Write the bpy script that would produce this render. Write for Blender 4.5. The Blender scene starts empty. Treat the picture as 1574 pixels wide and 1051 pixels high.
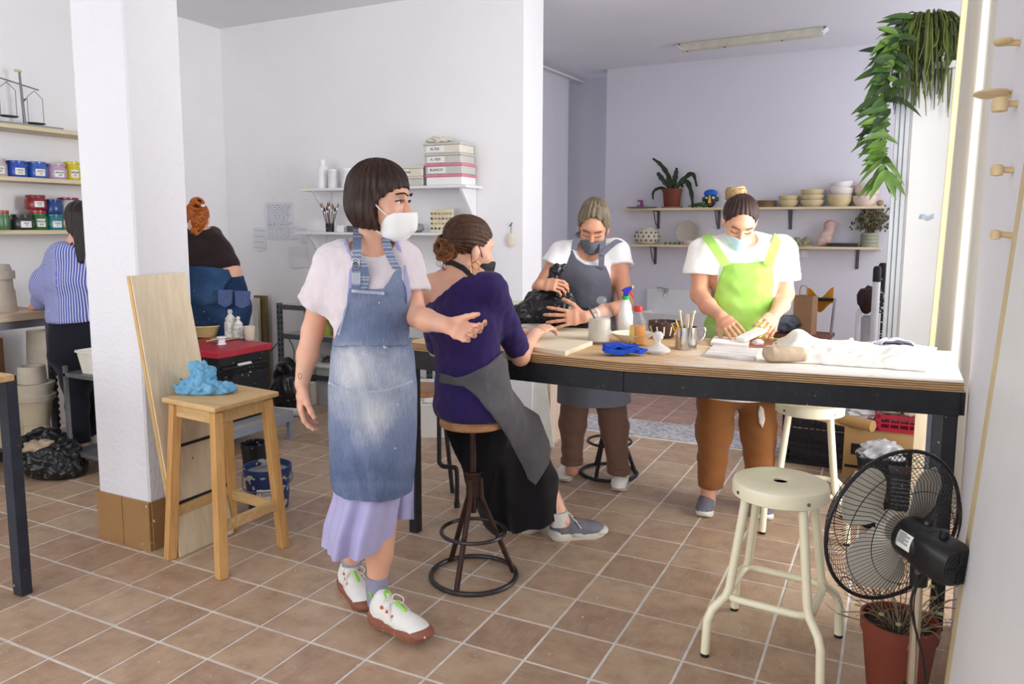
import bpy, bmesh, math, random
import numpy as np
from math import sin, cos, pi, radians as R
from mathutils import Vector as V, Matrix, noise as mnoise

SC = bpy.context.scene
COL = SC.collection
rng = random.Random(7)

# ------------------------------------------------------------------ camera
FPX, CX, CY, HOR, CAMH, YAW, ROLL = 1175.0, 787.0, 490.0, 350.0, 1.45, 0.466, 0.003
_t = math.atan((CY - HOR) / FPX)
FW = np.array([-sin(YAW)*cos(_t), cos(YAW)*cos(_t), -sin(_t)])
RT = np.array([cos(YAW), sin(YAW), 0.0]); UP = np.cross(RT, FW)
RT, UP = RT*cos(ROLL)+UP*sin(ROLL), UP*cos(ROLL)-RT*sin(ROLL)
CAM = np.array([0.0, 0.0, CAMH])
NH = np.array([FW[0], FW[1], 0.0]); NH /= np.linalg.norm(NH)      # horizontal view direction
RH = np.array([cos(YAW), sin(YAW), 0.0])                           # horizontal right
cd = bpy.data.cameras.new('camera'); cam = bpy.data.objects.new('camera', cd); COL.objects.link(cam)
cd.sensor_width = 36.0; cd.lens = FPX/1574*36; cd.shift_y = -(525.5-CY)/1574
cd.clip_start = 0.05; cd.clip_end = 60
cam.matrix_world = Matrix(((RT[0], UP[0], -FW[0], 0), (RT[1], UP[1], -FW[1], 0), (RT[2], UP[2], -FW[2], CAMH), (0, 0, 0, 1)))
SC.camera = cam

# ------------------------------------------------------------------ light
SC.view_settings.view_transform = 'Standard'; SC.view_settings.look = 'None'
SC.view_settings.gamma = 1.0; SC.view_settings.use_curve_mapping = False
SC.view_settings.exposure = 0.53
wd = bpy.data.worlds.new('daylight'); SC.world = wd; wd.use_nodes = True
wd.node_tree.nodes['Background'].inputs[0].default_value = (0.86, 0.92, 1.0, 1)
wd.node_tree.nodes['Background'].inputs[1].default_value = 1.0

def area(name, loc, rot, sx, sy, power, color):
    l = bpy.data.lights.new(name, 'AREA'); l.shape = 'RECTANGLE'; l.size = sx; l.size_y = sy
    l.energy = power; l.color = color
    o = bpy.data.objects.new(name, l); COL.objects.link(o); o.location = loc; o.rotation_euler = rot
    return o
# daylight entering by the shop front behind the camera and by the side window beyond the table; then two added fill lamps
area('shopfront_daylight', (-2.3, -2.35, 1.75), (R(90), 0, 0), 5.6, 2.6, 62, (1.0, 0.98, 0.96))
area('side_window_daylight', (0.95, 3.62, 1.65), (0, R(90), 0), 2.6, 1.5, 56, (1.0, 0.985, 0.97)).data.spread = R(125)
area('rear_room_fill', (1.25, 6.9, 1.9), (0, R(90), 0), 1.8, 2.0, 26, (0.93, 0.95, 1.0))  # unseen lamp added to give the rear room its own light
area('left_side_fill', (-5.4, -0.6, 1.9), (0, R(-90), 0), 2.0, 2.6, 25, (0.93, 0.97, 1.0))  # soft lamp added from the left; the wall here has no window

# ------------------------------------------------------------------ pixel helpers (1574x1051 frame)
def _ray(x, y):
    return FW*FPX + RT*(x-CX) - UP*(y-CY)
def W(x, y, D):
    """world point seen at pixel x,y lying D metres ahead (horizontal depth)"""
    d = _ray(x, y); return V(CAM + d*(D/(d@NH)))
def FZ(x, y, z=0.0):
    d = _ray(x, y); return V(CAM + d*((z-CAMH)/d[2]))
def FY(x, y, Y):
    d = _ray(x, y); return V(CAM + d*(Y/d[1]))
def FX(x, y, X):
    d = _ray(x, y); return V(CAM + d*(X/d[0]))

# ------------------------------------------------------------------ materials
def lin(c):
    return tuple(((v/12.92) if v <= 0.04045 else ((v+0.055)/1.055)**2.4) for v in (c[0]/255, c[1]/255, c[2]/255))
MATS = {}
class N:
    """tiny node-graph helper"""
    def __init__(s, name):
        s.m = bpy.data.materials.new(name); s.m.use_nodes = True
        s.nt = s.m.node_tree; s.b = s.nt.nodes['Principled BSDF']; s._tc = None
    def node(s, t, **k):
        n = s.nt.nodes.new(t)
        for a, v in k.items(): setattr(n, a, v)
        return n
    def link(s, a, b): s.nt.links.new(a, b)
    def co(s, kind='Object'):
        if s._tc is None: s._tc = s.node('ShaderNodeTexCoord')
        return s._tc.outputs[kind]
    def mapping(s, src, scale=(1, 1, 1), rot=(0, 0, 0), loc=(0, 0, 0)):
        n = s.node('ShaderNodeMapping'); s.link(src, n.inputs[0])
        n.inputs['Scale'].default_value = scale; n.inputs['Rotation'].default_value = rot; n.inputs['Location'].default_value = loc
        return n.outputs[0]
    def noise(s, src, scale, detail=3, rough=0.55, dist=0.0):
        n = s.node('ShaderNodeTexNoise'); s.link(src, n.inputs['Vector'])
        n.inputs['Scale'].default_value = scale; n.inputs['Detail'].default_value = detail
        n.inputs['Roughness'].default_value = rough; n.inputs['Distortion'].default_value = dist
        return n.outputs['Fac']
    def ramp(s, fac, stops):
        n = s.node('ShaderNodeValToRGB'); s.link(fac, n.inputs[0]); el = n.color_ramp.elements
        while len(el) < len(stops): el.new(0.5)
        for e, (p, c) in zip(el, stops):
            e.position = p; e.color = (*c, 1) if len(c) == 3 else c
        return n.outputs[0]
    def fac(s, f, lo, hi):
        n = s.node('ShaderNodeMapRange'); s.link(f, n.inputs[0])
        n.inputs[1].default_value = lo; n.inputs[2].default_value = hi; n.clamp = True
        return n.outputs[0]
    def mix(s, f, a, b, mode='MIX'):
        n = s.node('ShaderNodeMix'); n.data_type = 'RGBA'; n.blend_type = mode
        for i, v in ((0, f), (6, a), (7, b)):
            if hasattr(v, 'links'): s.link(v, n.inputs[i])
            elif i == 0: n.inputs[0].default_value = v
            else: n.inputs[i].default_value = (*v, 1)
        return n.outputs[2]
    def math(s, op, a, b=0.0):
        n = s.node('ShaderNodeMath', operation=op)
        for i, v in ((0, a), (1, b)):
            if hasattr(v, 'links'): s.link(v, n.inputs[i])
            else: n.inputs[i].default_value = v
        return n.outputs[0]
    def sep(s, src):
        n = s.node('ShaderNodeSeparateXYZ'); s.link(src, n.inputs[0]); return n.outputs
    def attr(s, name):
        n = s.node('ShaderNodeAttribute'); n.attribute_name = name; return n.outputs['Fac']
    def rnd(s):
        return s.node('ShaderNodeObjectInfo').outputs['Random']
    def color(s, v):
        if hasattr(v, 'links'): s.link(v, s.b.inputs['Base Color'])
        else: s.b.inputs['Base Color'].default_value = (*v, 1)
    def rough(s, v):
        if hasattr(v, 'links'): s.link(v, s.b.inputs['Roughness'])
        else: s.b.inputs['Roughness'].default_value = v
    def bump(s, h, strength=0.2, dist=0.01):
        n = s.node('ShaderNodeBump'); n.inputs['Strength'].default_value = strength; n.inputs['Distance'].default_value = dist
        s.link(h, n.inputs['Height']); s.link(n.outputs[0], s.b.inputs['Normal'])
    def set(s, **k):
        for a, v in k.items(): s.b.inputs[a.replace('_', ' ')].default_value = v

def M(name, c=None, rough=0.6, metal=0.0, var=0.12, scale=8.0, bump=0.0, bscale=60.0, c2=None, stretch=(1, 1, 1), spec=0.5, trans=0.0, alpha=1.0, sss=0.0, sheen=0.0, coat=0.0, ior=1.45, spots=None, spotc=(235, 232, 225), spotscale=60):
    """a general procedural material: base colour broken up by noise, optional second colour, spatter and relief"""
    if name in MATS: return MATS[name]
    n = N(name); a = lin(c)
    if c2 is not None: b = lin(c2)
    else:
        b = tuple(min(1, x*(1+var)) for x in a); a = tuple(x*(1-var) for x in a)
    src = n.mapping(n.co(), scale=stretch)
    f = n.noise(src, scale, 4, 0.6)
    col = n.ramp(f, [(0.3, a), (0.7, b)])
    if spots:
        g = n.noise(n.co(), spotscale, 2, 0.5)
        h = n.noise(n.co(), 5, 2, 0.5)
        g = n.math('ADD', g, n.math('MULTIPLY', h, 0.25))
        col = n.mix(n.fac(g, spots, spots+0.03), col, lin(spotc))
    n.color(col); n.rough(rough); n.set(Metallic=metal, IOR=ior)
    n.b.inputs['Specular IOR Level'].default_value = spec
    if trans: n.b.inputs['Transmission Weight'].default_value = trans
    if alpha < 1: n.set(Alpha=alpha)
    if sss:
        n.b.inputs['Subsurface Weight'].default_value = sss; n.b.inputs['Subsurface Radius'].default_value = (0.9, 0.35, 0.2); n.b.inputs['Subsurface Scale'].default_value = 0.012
    if sheen: n.b.inputs['Sheen Weight'].default_value = sheen
    if coat: n.b.inputs['Coat Weight'].default_value = coat
    if bump: n.bump(n.noise(n.mapping(n.co(), scale=stretch), bscale, 3, 0.6), bump, 0.01)
    MATS[name] = n.m; return n.m

# ------------------------------------------------------------------ mesh builder
class MB:
    def __init__(s): s.v = []; s.f = []; s.M = Matrix()
    def _add(s, vs, fs):
        o = len(s.v); s.v += [s.M @ V(p) for p in vs]; s.f += [tuple(i+o for i in f) for f in fs]; return s
    def at(s, loc=(0, 0, 0), rot=(0, 0, 0), sc=1.0):
        from mathutils import Euler
        s.M = Matrix.Translation(loc) @ Euler(rot).to_matrix().to_4x4() @ Matrix.Scale(sc, 4); return s
    def box(s, c, d, rz=0.0, rot=None):
        x, y, z = (k/2 for k in d); vs = [V((sx*x, sy*y, sz*z)) for sz in (-1, 1) for sy in (-1, 1) for sx in (-1, 1)]
        from mathutils import Euler
        Rm = Euler(rot if rot else (0, 0, rz)).to_matrix()
        return s._add([V(c) + Rm@p for p in vs], [(0, 2, 3, 1), (4, 5, 7, 6), (0, 1, 5, 4), (2, 6, 7, 3), (0, 4, 6, 2), (1, 3, 7, 5)])
    def bar(s, a, b, w, h, upv=(0, 0, 1)):
        """rectangular bar from a to b; w across, h along upv"""
        a = V(a); b = V(b); d = (b-a).normalized(); u = V(upv); x = d.cross(u)
        if x.length < 1e-4: x = d.cross(V((1, 0, 0)))
        x.normalize(); y = x.cross(d).normalized(); vs = []
        for p in (a, b):
            for i, j in ((-1, -1), (1, -1), (1, 1), (-1, 1)): vs.append(p + x*(w/2*i) + y*(h/2*j))
        return s._add(vs, [(3, 2, 1, 0), (4, 5, 6, 7), (0, 1, 5, 4), (1, 2, 6, 5), (2, 3, 7, 6), (3, 0, 4, 7)])
    def cyl(s, a, b, r0, r1=None, n=16, caps=True):
        return s.tube([a, b], [r0, r0 if r1 is None else r1], n, caps)
    def tube(s, pts, r, n=8, caps=True, closed=False, flat=None):
        pts = [V(p) for p in pts]; m = len(pts); rr = r if isinstance(r, (list, tuple)) else [r]*m
        vs = []; fs = []; px = None
        for i, p in enumerate(pts):
            if closed: d = pts[(i+1) % m] - pts[i-1]
            else: d = pts[min(i+1, m-1)] - pts[max(i-1, 0)]
            if d.length < 1e-9: d = V((0, 0, 1))
            d.normalize()
            if px is None:
                ref = V((0, 0, 1)) if abs(d.z) < 0.9 else V((1, 0, 0)); px = d.cross(ref).normalized()
            else:
                px = px - d*px.dot(d)
                px = px.normalized() if px.length > 1e-6 else d.orthogonal().normalized()
            py = d.cross(px); fl = 1.0 if flat is None else flat
            for k in range(n):
                a = 2*pi*k/n; vs.append(p + (px*cos(a) + py*(sin(a)*fl))*rr[i])
        L = m if closed else m-1
        for i in range(L):
            for k in range(n):
                a = i*n+k; b = i*n+(k+1) % n; c = ((i+1) % m)*n+(k+1) % n; d2 = ((i+1) % m)*n+k
                fs.append((a, b, c, d2))
        if caps and not closed:
            fs.append(tuple(range(n-1, -1, -1))); fs.append(tuple(range((m-1)*n, m*n)))
        return s._add(vs, fs)
    def lathe(s, prof, c=(0, 0, 0), n=28, sx=1.0, sy=1.0, wob=0.0, seed=0):
        """prof: list of (r,z); closed at r=0 ends"""
        vs = []; fs = []; c = V(c)
        for j, (r, z) in enumerate(prof):
            for k in range(n):
                a = 2*pi*k/n; w = 1.0
                if wob: w += wob*mnoise.noise(V((cos(a)*1.5+seed, sin(a)*1.5, z*9+seed)))
                vs.append(c + V((r*cos(a)*sx*w, r*sin(a)*sy*w, z)))
        for j in range(len(prof)-1):
            for k in range(n):
                a = j*n+k; b = j*n+(k+1) % n; fs.append((a, b, b+n, a+n))
        if prof[0][0] > 1e-5: fs.append(tuple(range(n-1, -1, -1)))
        if prof[-1][0] > 1e-5: fs.append(tuple(range((len(prof)-1)*n, len(prof)*n)))
        return s._add(vs, fs)
    def prism(s, poly, a, b):
        """extrude polygon (list of 3D points) by vector from a to b offsets"""
        n = len(poly); a = V(a); b = V(b); vs = [V(p)+a for p in poly] + [V(p)+b for p in poly]
        fs = [tuple(range(n-1, -1, -1)), tuple(range(n, 2*n))] + [(i, (i+1) % n, n+(i+1) % n, n+i) for i in range(n)]
        return s._add(vs, fs)
    def loft(s, rings, caps=True, closed=True):
        n = len(rings[0]); vs = [V(p) for r in rings for p in r]; fs = []
        for i in range(len(rings)-1):
            for k in range(n if closed else n-1):
                fs.append((i*n+k, i*n+(k+1) % n, (i+1)*n+(k+1) % n, (i+1)*n+k))
        if caps and closed: fs += [tuple(range(n-1, -1, -1)), tuple(range((len(rings)-1)*n, len(rings)*n))]
        return s._add(vs, fs)
    def sheet(s, fn, nu, nv, th=0.004):
        """fn(u,v)->point, given thickness along its normal"""
        g = [[V(fn(i/nu, j/nv)) for i in range(nu+1)] for j in range(nv+1)]; top = []; bot = []
        for j in range(nv+1):
            for i in range(nu+1):
                du = g[j][min(i+1, nu)] - g[j][max(i-1, 0)]; dv = g[min(j+1, nv)][i] - g[max(j-1, 0)][i]
                q = du.cross(dv); q = q.normalized() if q.length > 1e-9 else V((0, 0, 1))
                top.append(g[j][i]+q*th/2); bot.append(g[j][i]-q*th/2)
        w = nu+1; T = len(top); fs = []
        for j in range(nv):
            for i in range(nu):
                a = j*w+i; fs.append((a, a+1, a+w+1, a+w)); fs.append((T+a+w, T+a+w+1, T+a+1, T+a))
        rim = [i for i in range(w)] + [j*w+nu for j in range(1, nv+1)] + [nv*w+i for i in range(nu-1, -1, -1)] + [j*w for j in range(nv-1, 0, -1)]
        for k in range(len(rim)):
            a, b = rim[k], rim[(k+1) % len(rim)]; fs.append((b, a, T+a, T+b))
        return s._add(top+bot, fs)
    def ico(s, c, r, sub=2, sc=(1, 1, 1), wob=0.0, seed=0.0, freq=2.0):
        bm = bmesh.new(); bmesh.ops.create_icosphere(bm, subdivisions=sub, radius=1.0); c = V(c); vs = []
        for v in bm.verts:
            k = 1.0 + (wob*mnoise.noise(v.co*freq+V((seed, seed*1.7, 0))) if wob else 0)
            vs.append(c + V((v.co.x*r*sc[0]*k, v.co.y*r*sc[1]*k, v.co.z*r*sc[2]*k)))
        fs = [tuple(l.index for l in f.verts) for f in bm.faces]; bm.free()
        return s._add(vs, fs)
    def build(s, name, mat, parent=None, smooth=40, bevel=0.0, world=False):
        me = bpy.data.meshes.new(name)
        off = V((0, 0, 0))
        if world and parent is not None:
            off = parent.location.copy()
            if parent.parent: off += parent.parent.location
        me.from_pydata([tuple(p-off) for p in s.v], [], s.f); me.update()
        o = bpy.data.objects.new(name, me); COL.objects.link(o)
        if parent: o.parent = parent
        me.materials.append(mat if not isinstance(mat, str) else MATS[mat])
        finish(me, smooth, bevel)
        return o
def finish(me, smooth=40, bevel=0.0):
    bm = bmesh.new(); bm.from_mesh(me)
    bmesh.ops.recalc_face_normals(bm, faces=bm.faces)
    if bevel > 0:
        es = [e for e in bm.edges if len(e.link_faces) == 2 and e.calc_face_angle(0) > R(35)]
        bmesh.ops.bevel(bm, geom=es, offset=bevel, segments=1, affect='EDGES', profile=0.5)
    if smooth:
        for f in bm.faces: f.smooth = True
        for e in bm.edges:
            if len(e.link_faces) == 2 and e.calc_face_angle(0) > R(smooth): e.smooth = False
    bm.to_mesh(me); bm.free()
def tag(o, label=None, cat=None, group=None, kind=None):
    if label: o['label'] = label
    if cat: o['category'] = cat
    if group: o['group'] = group
    if kind: o['kind'] = kind
    return o
def thing(name, label, cat, loc=(0, 0, 0), rz=0.0, group=None):
    o = bpy.data.objects.new(name, None); COL.objects.link(o); o.empty_display_size = 0.1
    o.location = loc; o.rotation_euler = (0, 0, rz); return tag(o, label, cat, group)
def copy_tree(o, parent=None):
    c = o.copy(); COL.objects.link(c); c.parent = parent
    for ch in list(o.children): copy_tree(ch, c)
    return c
def arc(c, r, a0, a1, n, ax=(1, 0, 0), ay=(0, 1, 0)):
    c = V(c); ax = V(ax); ay = V(ay)
    return [c + ax*(r*cos(a0+(a1-a0)*i/n)) + ay*(r*sin(a0+(a1-a0)*i/n)) for i in range(n+1)]
def spline(pts, n=8):
    """Catmull-Rom through points"""
    P = [V(p) for p in pts]; out = []
    for i in range(len(P)-1):
        p0 = P[max(i-1, 0)]; p1 = P[i]; p2 = P[i+1]; p3 = P[min(i+2, len(P)-1)]
        for k in range(n):
            t = k/n; out.append(0.5*((2*p1)+(p2-p0)*t+(2*p0-5*p1+4*p2-p3)*t*t+(3*p1-p0-3*p2+p3)*t**3))
    return out + [P[-1]]
FONT = None
def text(name, s, size, mat, parent, loc, rot, ext=0.0004, align='CENTER'):
    cu = bpy.data.curves.new(name, 'FONT'); cu.body = s; cu.size = size; cu.extrude = ext; cu.align_x = align; cu.align_y = 'CENTER'; cu.resolution_u = 2
    t = bpy.data.objects.new(name, cu); COL.objects.link(t)
    dg = bpy.context.evaluated_depsgraph_get(); me = bpy.data.meshes.new_from_object(t.evaluated_get(dg))
    bpy.data.objects.remove(t); bpy.data.curves.remove(cu)
    o = bpy.data.objects.new(name, me); COL.objects.link(o); me.materials.clear(); me.materials.append(mat)
    o.parent = parent; o.location = loc; o.rotation_euler = rot
    return o
# ------------------------------------------------------------------ setting materials
def wall_mat(name, c, bump=0.25, sc=90):
    n = N(name); a = lin(c); src = n.co()
    f = n.noise(src, 1.3, 4, 0.6); g = n.noise(src, 7, 4, 0.65)
    col = n.ramp(f, [(0.3, tuple(x*0.955 for x in a)), (0.7, a)])
    sm = n.fac(g, 0.70, 0.78)
    col = n.mix(n.math('MULTIPLY', sm, 0.25), col, tuple(x*0.75 for x in a))
    n.color(col); n.rough(0.85); n.bump(n.noise(src, sc, 3, 0.55), bump, 0.006); MATS[name] = n.m; return n.m
wall_mat('wall_white', (242, 242, 245)); wall_mat('wall_lavender', (226, 224, 233)); wall_mat('plaster_rough', (226, 226, 232), 0.8, 45)
wall_mat('ceiling_white', (228, 228, 234), 0.15)
def tile_mat(name, c1, c2, c3):
    n = N(name); o = n.co(); r = n.rnd()
    off = n.node('ShaderNodeCombineXYZ'); n.link(n.math('MULTIPLY', r, 37.0), off.inputs[0]); n.link(n.math('MULTIPLY', r, 91.0), off.inputs[1])
    ad = n.node('ShaderNodeVectorMath', operation='ADD'); n.link(o, ad.inputs[0]); n.link(off.outputs[0], ad.inputs[1]); src = ad.outputs[0]
    base = n.ramp(r, [(0.0, lin(c1)), (0.45, lin(c2)), (1.0, lin(c3))])
    f = n.noise(src, 9, 6, 0.65)
    col = n.mix(n.fac(f, 0.35, 0.7), base, n.mix(1.0, base, (0.72, 0.66, 0.62), 'MULTIPLY'))
    st = n.noise(n.mapping(src, scale=(3, 30, 1), rot=(0, 0, 0.5)), 3, 4, 0.6)
    col = n.mix(n.math('MULTIPLY', n.fac(st, 0.5, 0.8), 0.3), col, lin((206, 190, 176)))
    d = n.noise(src, 26, 6, 0.75); e = n.noise(src, 5, 2, 0.5)
    dust = n.fac(n.math('ADD', d, n.math('MULTIPLY', e, 0.35)), 0.80, 0.93)
    col = n.mix(n.math('MULTIPLY', dust, 0.6), col, lin((222, 214, 206)))
    sp = n.noise(src, 70, 1, 0.4)
    col = n.mix(n.fac(sp, 0.77, 0.79), col, lin((238, 234, 228)))
    n.color(col); n.rough(n.math('ADD', n.math('MULTIPLY', f, 0.25), 0.32)); n.bump(f, 0.12, 0.004); MATS[name] = n.m
tile_mat('tile_terracotta', (178, 150, 127), (190, 161, 134), (198, 174, 147))
tile_mat('tile_rose', (172, 134, 122), (180, 143, 128), (190, 155, 139))
M('grout', (238, 234, 228), 0.9, var=0.1, scale=14, c2=(206, 202, 198))
M('cement_strip', (188, 188, 192), 0.9, scale=9, c2=(206, 200, 196), spots=0.62, spotc=(160, 160, 168), spotscale=30)
M('skirting_tile', (150, 112, 70), 0.35, scale=5, c2=(166, 128, 84), spots=0.83, spotscale=25)

# ------------------------------------------------------------------ room shell
ZC = 3.19
XL, YM, YM2, XE, YB, XR = -5.474, 5.11, 5.45, -2.484, 8.25, 0.36
def wall(name, c, d, mat='wall_white', label=None):
    o = MB().box(c, d).build(name, mat, smooth=0); tag(o, label, kind='structure'); return o
wall('wall_left', (XL-0.1, 3.3, ZC/2), (0.2, 11.6, ZC), label='white plaster wall carrying the jar shelves')
wall('wall_middle', ((XL+XE)/2, (YM+YM2)/2, ZC/2), (XE-XL, YM2-YM, ZC), label='white wall behind the storage boxes with a free end')
wall('wall_back', ((-2.98+1.6)/2, YB+0.1, ZC/2), (4.58, 0.2, ZC), 'wall_lavender', 'lavender white wall of the rear room with two long shelves')
wall('wall_recess', (-3.4, YB+0.55, ZC/2), (1.6, 0.2, ZC), 'wall_lavender', 'recessed wall left of the rear shelves')
wall('wall_passage', (-3.62, 6.95, ZC/2), (0.2, 3.0, ZC), 'wall_lavender', 'side wall of the passage behind the free wall end')
wall('wall_right', (0.25+0.12, 0.35, ZC/2), (0.24, 5.5, ZC), 'plaster_rough', 'rough plastered wall at the right beside the table end')
wall('wall_window_pier', (0.33+0.12, 5.35, ZC/2), (0.24, 0.5, ZC), 'wall_lavender', 'narrow wall pier behind the white cabinet')
wall('wall_window_side', (1.42, 5.55, ZC/2), (0.2, 5.4, ZC), 'wall_white', 'outer wall of the window bay')
wall('wall_front_low', (-2.3, -2.6, 0.2), (6.6, 0.2, 0.4), label='low front wall under the shop window')
wall('wall_front_high', (-2.3, -2.6, 3.1), (6.6, 0.2, 0.2), label='front wall above the shop window')
c = wall('ceiling', (-2.0, 3.2, ZC+0.1), (7.4, 12.2, 0.2), 'ceiling_white', 'white plastered ceiling')

# floor: mortar bed with separate tiles
TS, TX0, TY0 = 0.2393, -2.489, 1.470
fl = MB().box((-2.0, 3.2, -0.0525), (7.4, 12.2, 0.1)).build('floor', 'grout', smooth=0)
tag(fl, 'terracotta tiled floor with pale dusty joints', kind='structure')
g = 0.005
tb = MB().box((0, 0, -0.004), (TS-2*g, TS-2*g, 0.008)).build('tile', 'tile_terracotta', smooth=0, bevel=0.0012)
tr = MB().box((0, 0, -0.004), (TS-2*g, TS-2*g, 0.008)).build('tile', 'tile_rose', smooth=0, bevel=0.0012)
cells = []
for i in range(-14, 16):
    for j in range(-16, 29):
        x = TX0+(i+0.5)*TS; y = TY0+(j+0.5)*TS
        if x < XL+0.1 or x > XR+0.7 or y > YB-0.1: continue
        if 5.08 < y < 5.52: continue
        if y > 5.0 and x < XE-1.0: continue
        v = np.array([x, y, 0])-CAM; z = v@FW
        px = CX+FPX*(v@RT)/max(z, .1); py = CY-FPX*(v@UP)/max(z, .1)
        out = z < 0.3 or px < -60 or px > 1640 or py > 1150
        cells.append((z+(100 if out else 0), x, y, rng.uniform(-0.0008, 0.0006)))
cells.sort()
for k, (z, x, y, dz) in enumerate(cells[:300]):
    src = tb if y < 5.1 else tr
    o = src if k == 0 else src.copy()
    if k: COL.objects.link(o)
    o.parent = fl; o.location = (x, y, dz); o.rotation_euler = (rng.uniform(-0.002, 0.002), rng.uniform(-0.002, 0.002), rng.choice([0, pi/2, pi, -pi/2]))
bpy.data.objects.remove(tr)
for nm, sel, mt in (('far_tiles', [q for q in cells[300:] if q[2] < 5.1], 'tile_terracotta'), ('rear_room_tiles', [q for q in cells[300:] if q[2] >= 5.1], 'tile_rose')):
    mb = MB()
    for z, x, y, dz in sel: mb.box((x, y, -0.004+dz), (TS-2*g, TS-2*g, 0.008))
    if mb.v: tag(mb.build(nm, mt, fl, smooth=0), kind='stuff')
st = MB().sheet(lambda u, v: (XE-0.5+u*3.4, 5.095+v*0.42, 0.001+0.0015*mnoise.noise(V((u*20, v*3, 0)))), 40, 6, 0.004).build('trim_1', 'cement_strip')
tag(st, 'patched grey cement strip across the floor where a wall stood', kind='structure')

# pillar with tiled skirting
PX0, PX1, PY0, PY1 = -3.275, -2.929, 2.22, 2.50
pil = MB().box(((PX0+PX1)/2, (PY0+PY1)/2, ZC/2+0.1), (PX1-PX0, PY1-PY0, ZC-0.2)).build('wall_pillar', 'plaster_rough', smooth=0, bevel=0.008)
tag(pil, 'square white pillar with brown tiled foot', kind='structure')
for k in range(2):
    w = (PX1-PX0+0.016)/2
    MB().box((PX0-0.008+w*(k+0.5), PY0-0.006, 0.113), (w-0.004, 0.012, 0.226)).build('tile', 'skirting_tile', pil, smooth=0, bevel=0.001)
    w2 = (PY1-PY0)/2
    MB().box((PX1+0.006, PY0+w2*(k+0.5), 0.113), (0.012, w2-0.004, 0.226)).build('tile', 'skirting_tile', pil, smooth=0, bevel=0.001)
MB().box(((PX0+PX1)/2, (PY0+PY1)/2, 0.1), (PX1-PX0, PY1-PY0, 0.2)).build('skirting_core', 'grout', pil, smooth=0)
# ------------------------------------------------------------------ implicit bodies (smooth unions, meshed by surface nets)
def A3(p): return np.array([p[0], p[1], p[2]], float)
class Cone:            # rounded tapered limb
    def __init__(s, a, b, r0, r1=None, k=0.02):
        s.a = A3(a); s.b = A3(b); s.r0 = r0; s.r1 = r0 if r1 is None else r1; s.k = k
    def box(s):
        m = max(s.r0, s.r1); return np.minimum(s.a, s.b)-m, np.maximum(s.a, s.b)+m
    def d(s, P, g=0.0):
        ab = s.b-s.a; q = P-s.a; t = np.clip((q@ab)/max(ab@ab, 1e-9), 0, 1)
        return np.linalg.norm(q-t[..., None]*ab, axis=-1)-(s.r0+(s.r1-s.r0)*t)-g
class Ell:             # oriented ellipsoid: axes rows
    def __init__(s, c, r, ax=None, k=0.02):
        s.c = A3(c); s.r = np.array(r, float); s.ax = np.eye(3) if ax is None else np.array([A3(q) for q in ax]); s.k = k
    def box(s):
        e = np.sqrt(((s.ax*s.r[:, None])**2).sum(0)); return s.c-e, s.c+e
    def d(s, P, g=0.0):
        q = (P-s.c)@s.ax.T; r = s.r+g
        k0 = np.linalg.norm(q/r, axis=-1); k1 = np.linalg.norm(q/(r*r), axis=-1)
        return k0*(k0-1)/np.maximum(k1, 1e-6)
class Slab:            # trunk piece: elliptical cross sections a (sideways, along L) x b between two centres
    def __init__(s, p, q, L, a0, b0, a1, b1, k=0.03):
        s.p = A3(p); s.q = A3(q); s.k = k; d = s.q-s.p; s.len = np.linalg.norm(d); s.d_ = d/s.len
        L = A3(L); L = L-s.d_*(L@s.d_); s.L = L/np.linalg.norm(L); s.Nn = np.cross(s.d_, s.L); s.ab = (a0, b0, a1, b1)
    def box(s):
        m = max(s.ab); return np.minimum(s.p, s.q)-m, np.maximum(s.p, s.q)+m
    def d(s, P, g=0.0):
        a0, b0, a1, b1 = s.ab; q = P-s.p; ax = q@s.d_; t = np.clip(ax/s.len, 0, 1)
        a = a0+(a1-a0)*t+g; b = b0+(b1-b0)*t+g; ex = ax-t*s.len; mn = np.minimum(a, b)*0.8
        u = (q@s.L)/a; v = (q@s.Nn)/b; w = ex/mn
        k0 = np.sqrt(u*u+v*v+w*w); k1 = np.sqrt((u/a)**2+(v/b)**2+(w/mn)**2)
        return k0*(k0-1)/np.maximum(k1, 1e-6)
def smin(a, b, k):
    h = np.maximum(k-np.abs(a-b), 0)/k; return np.minimum(a, b)-h*h*k*0.25
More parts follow.
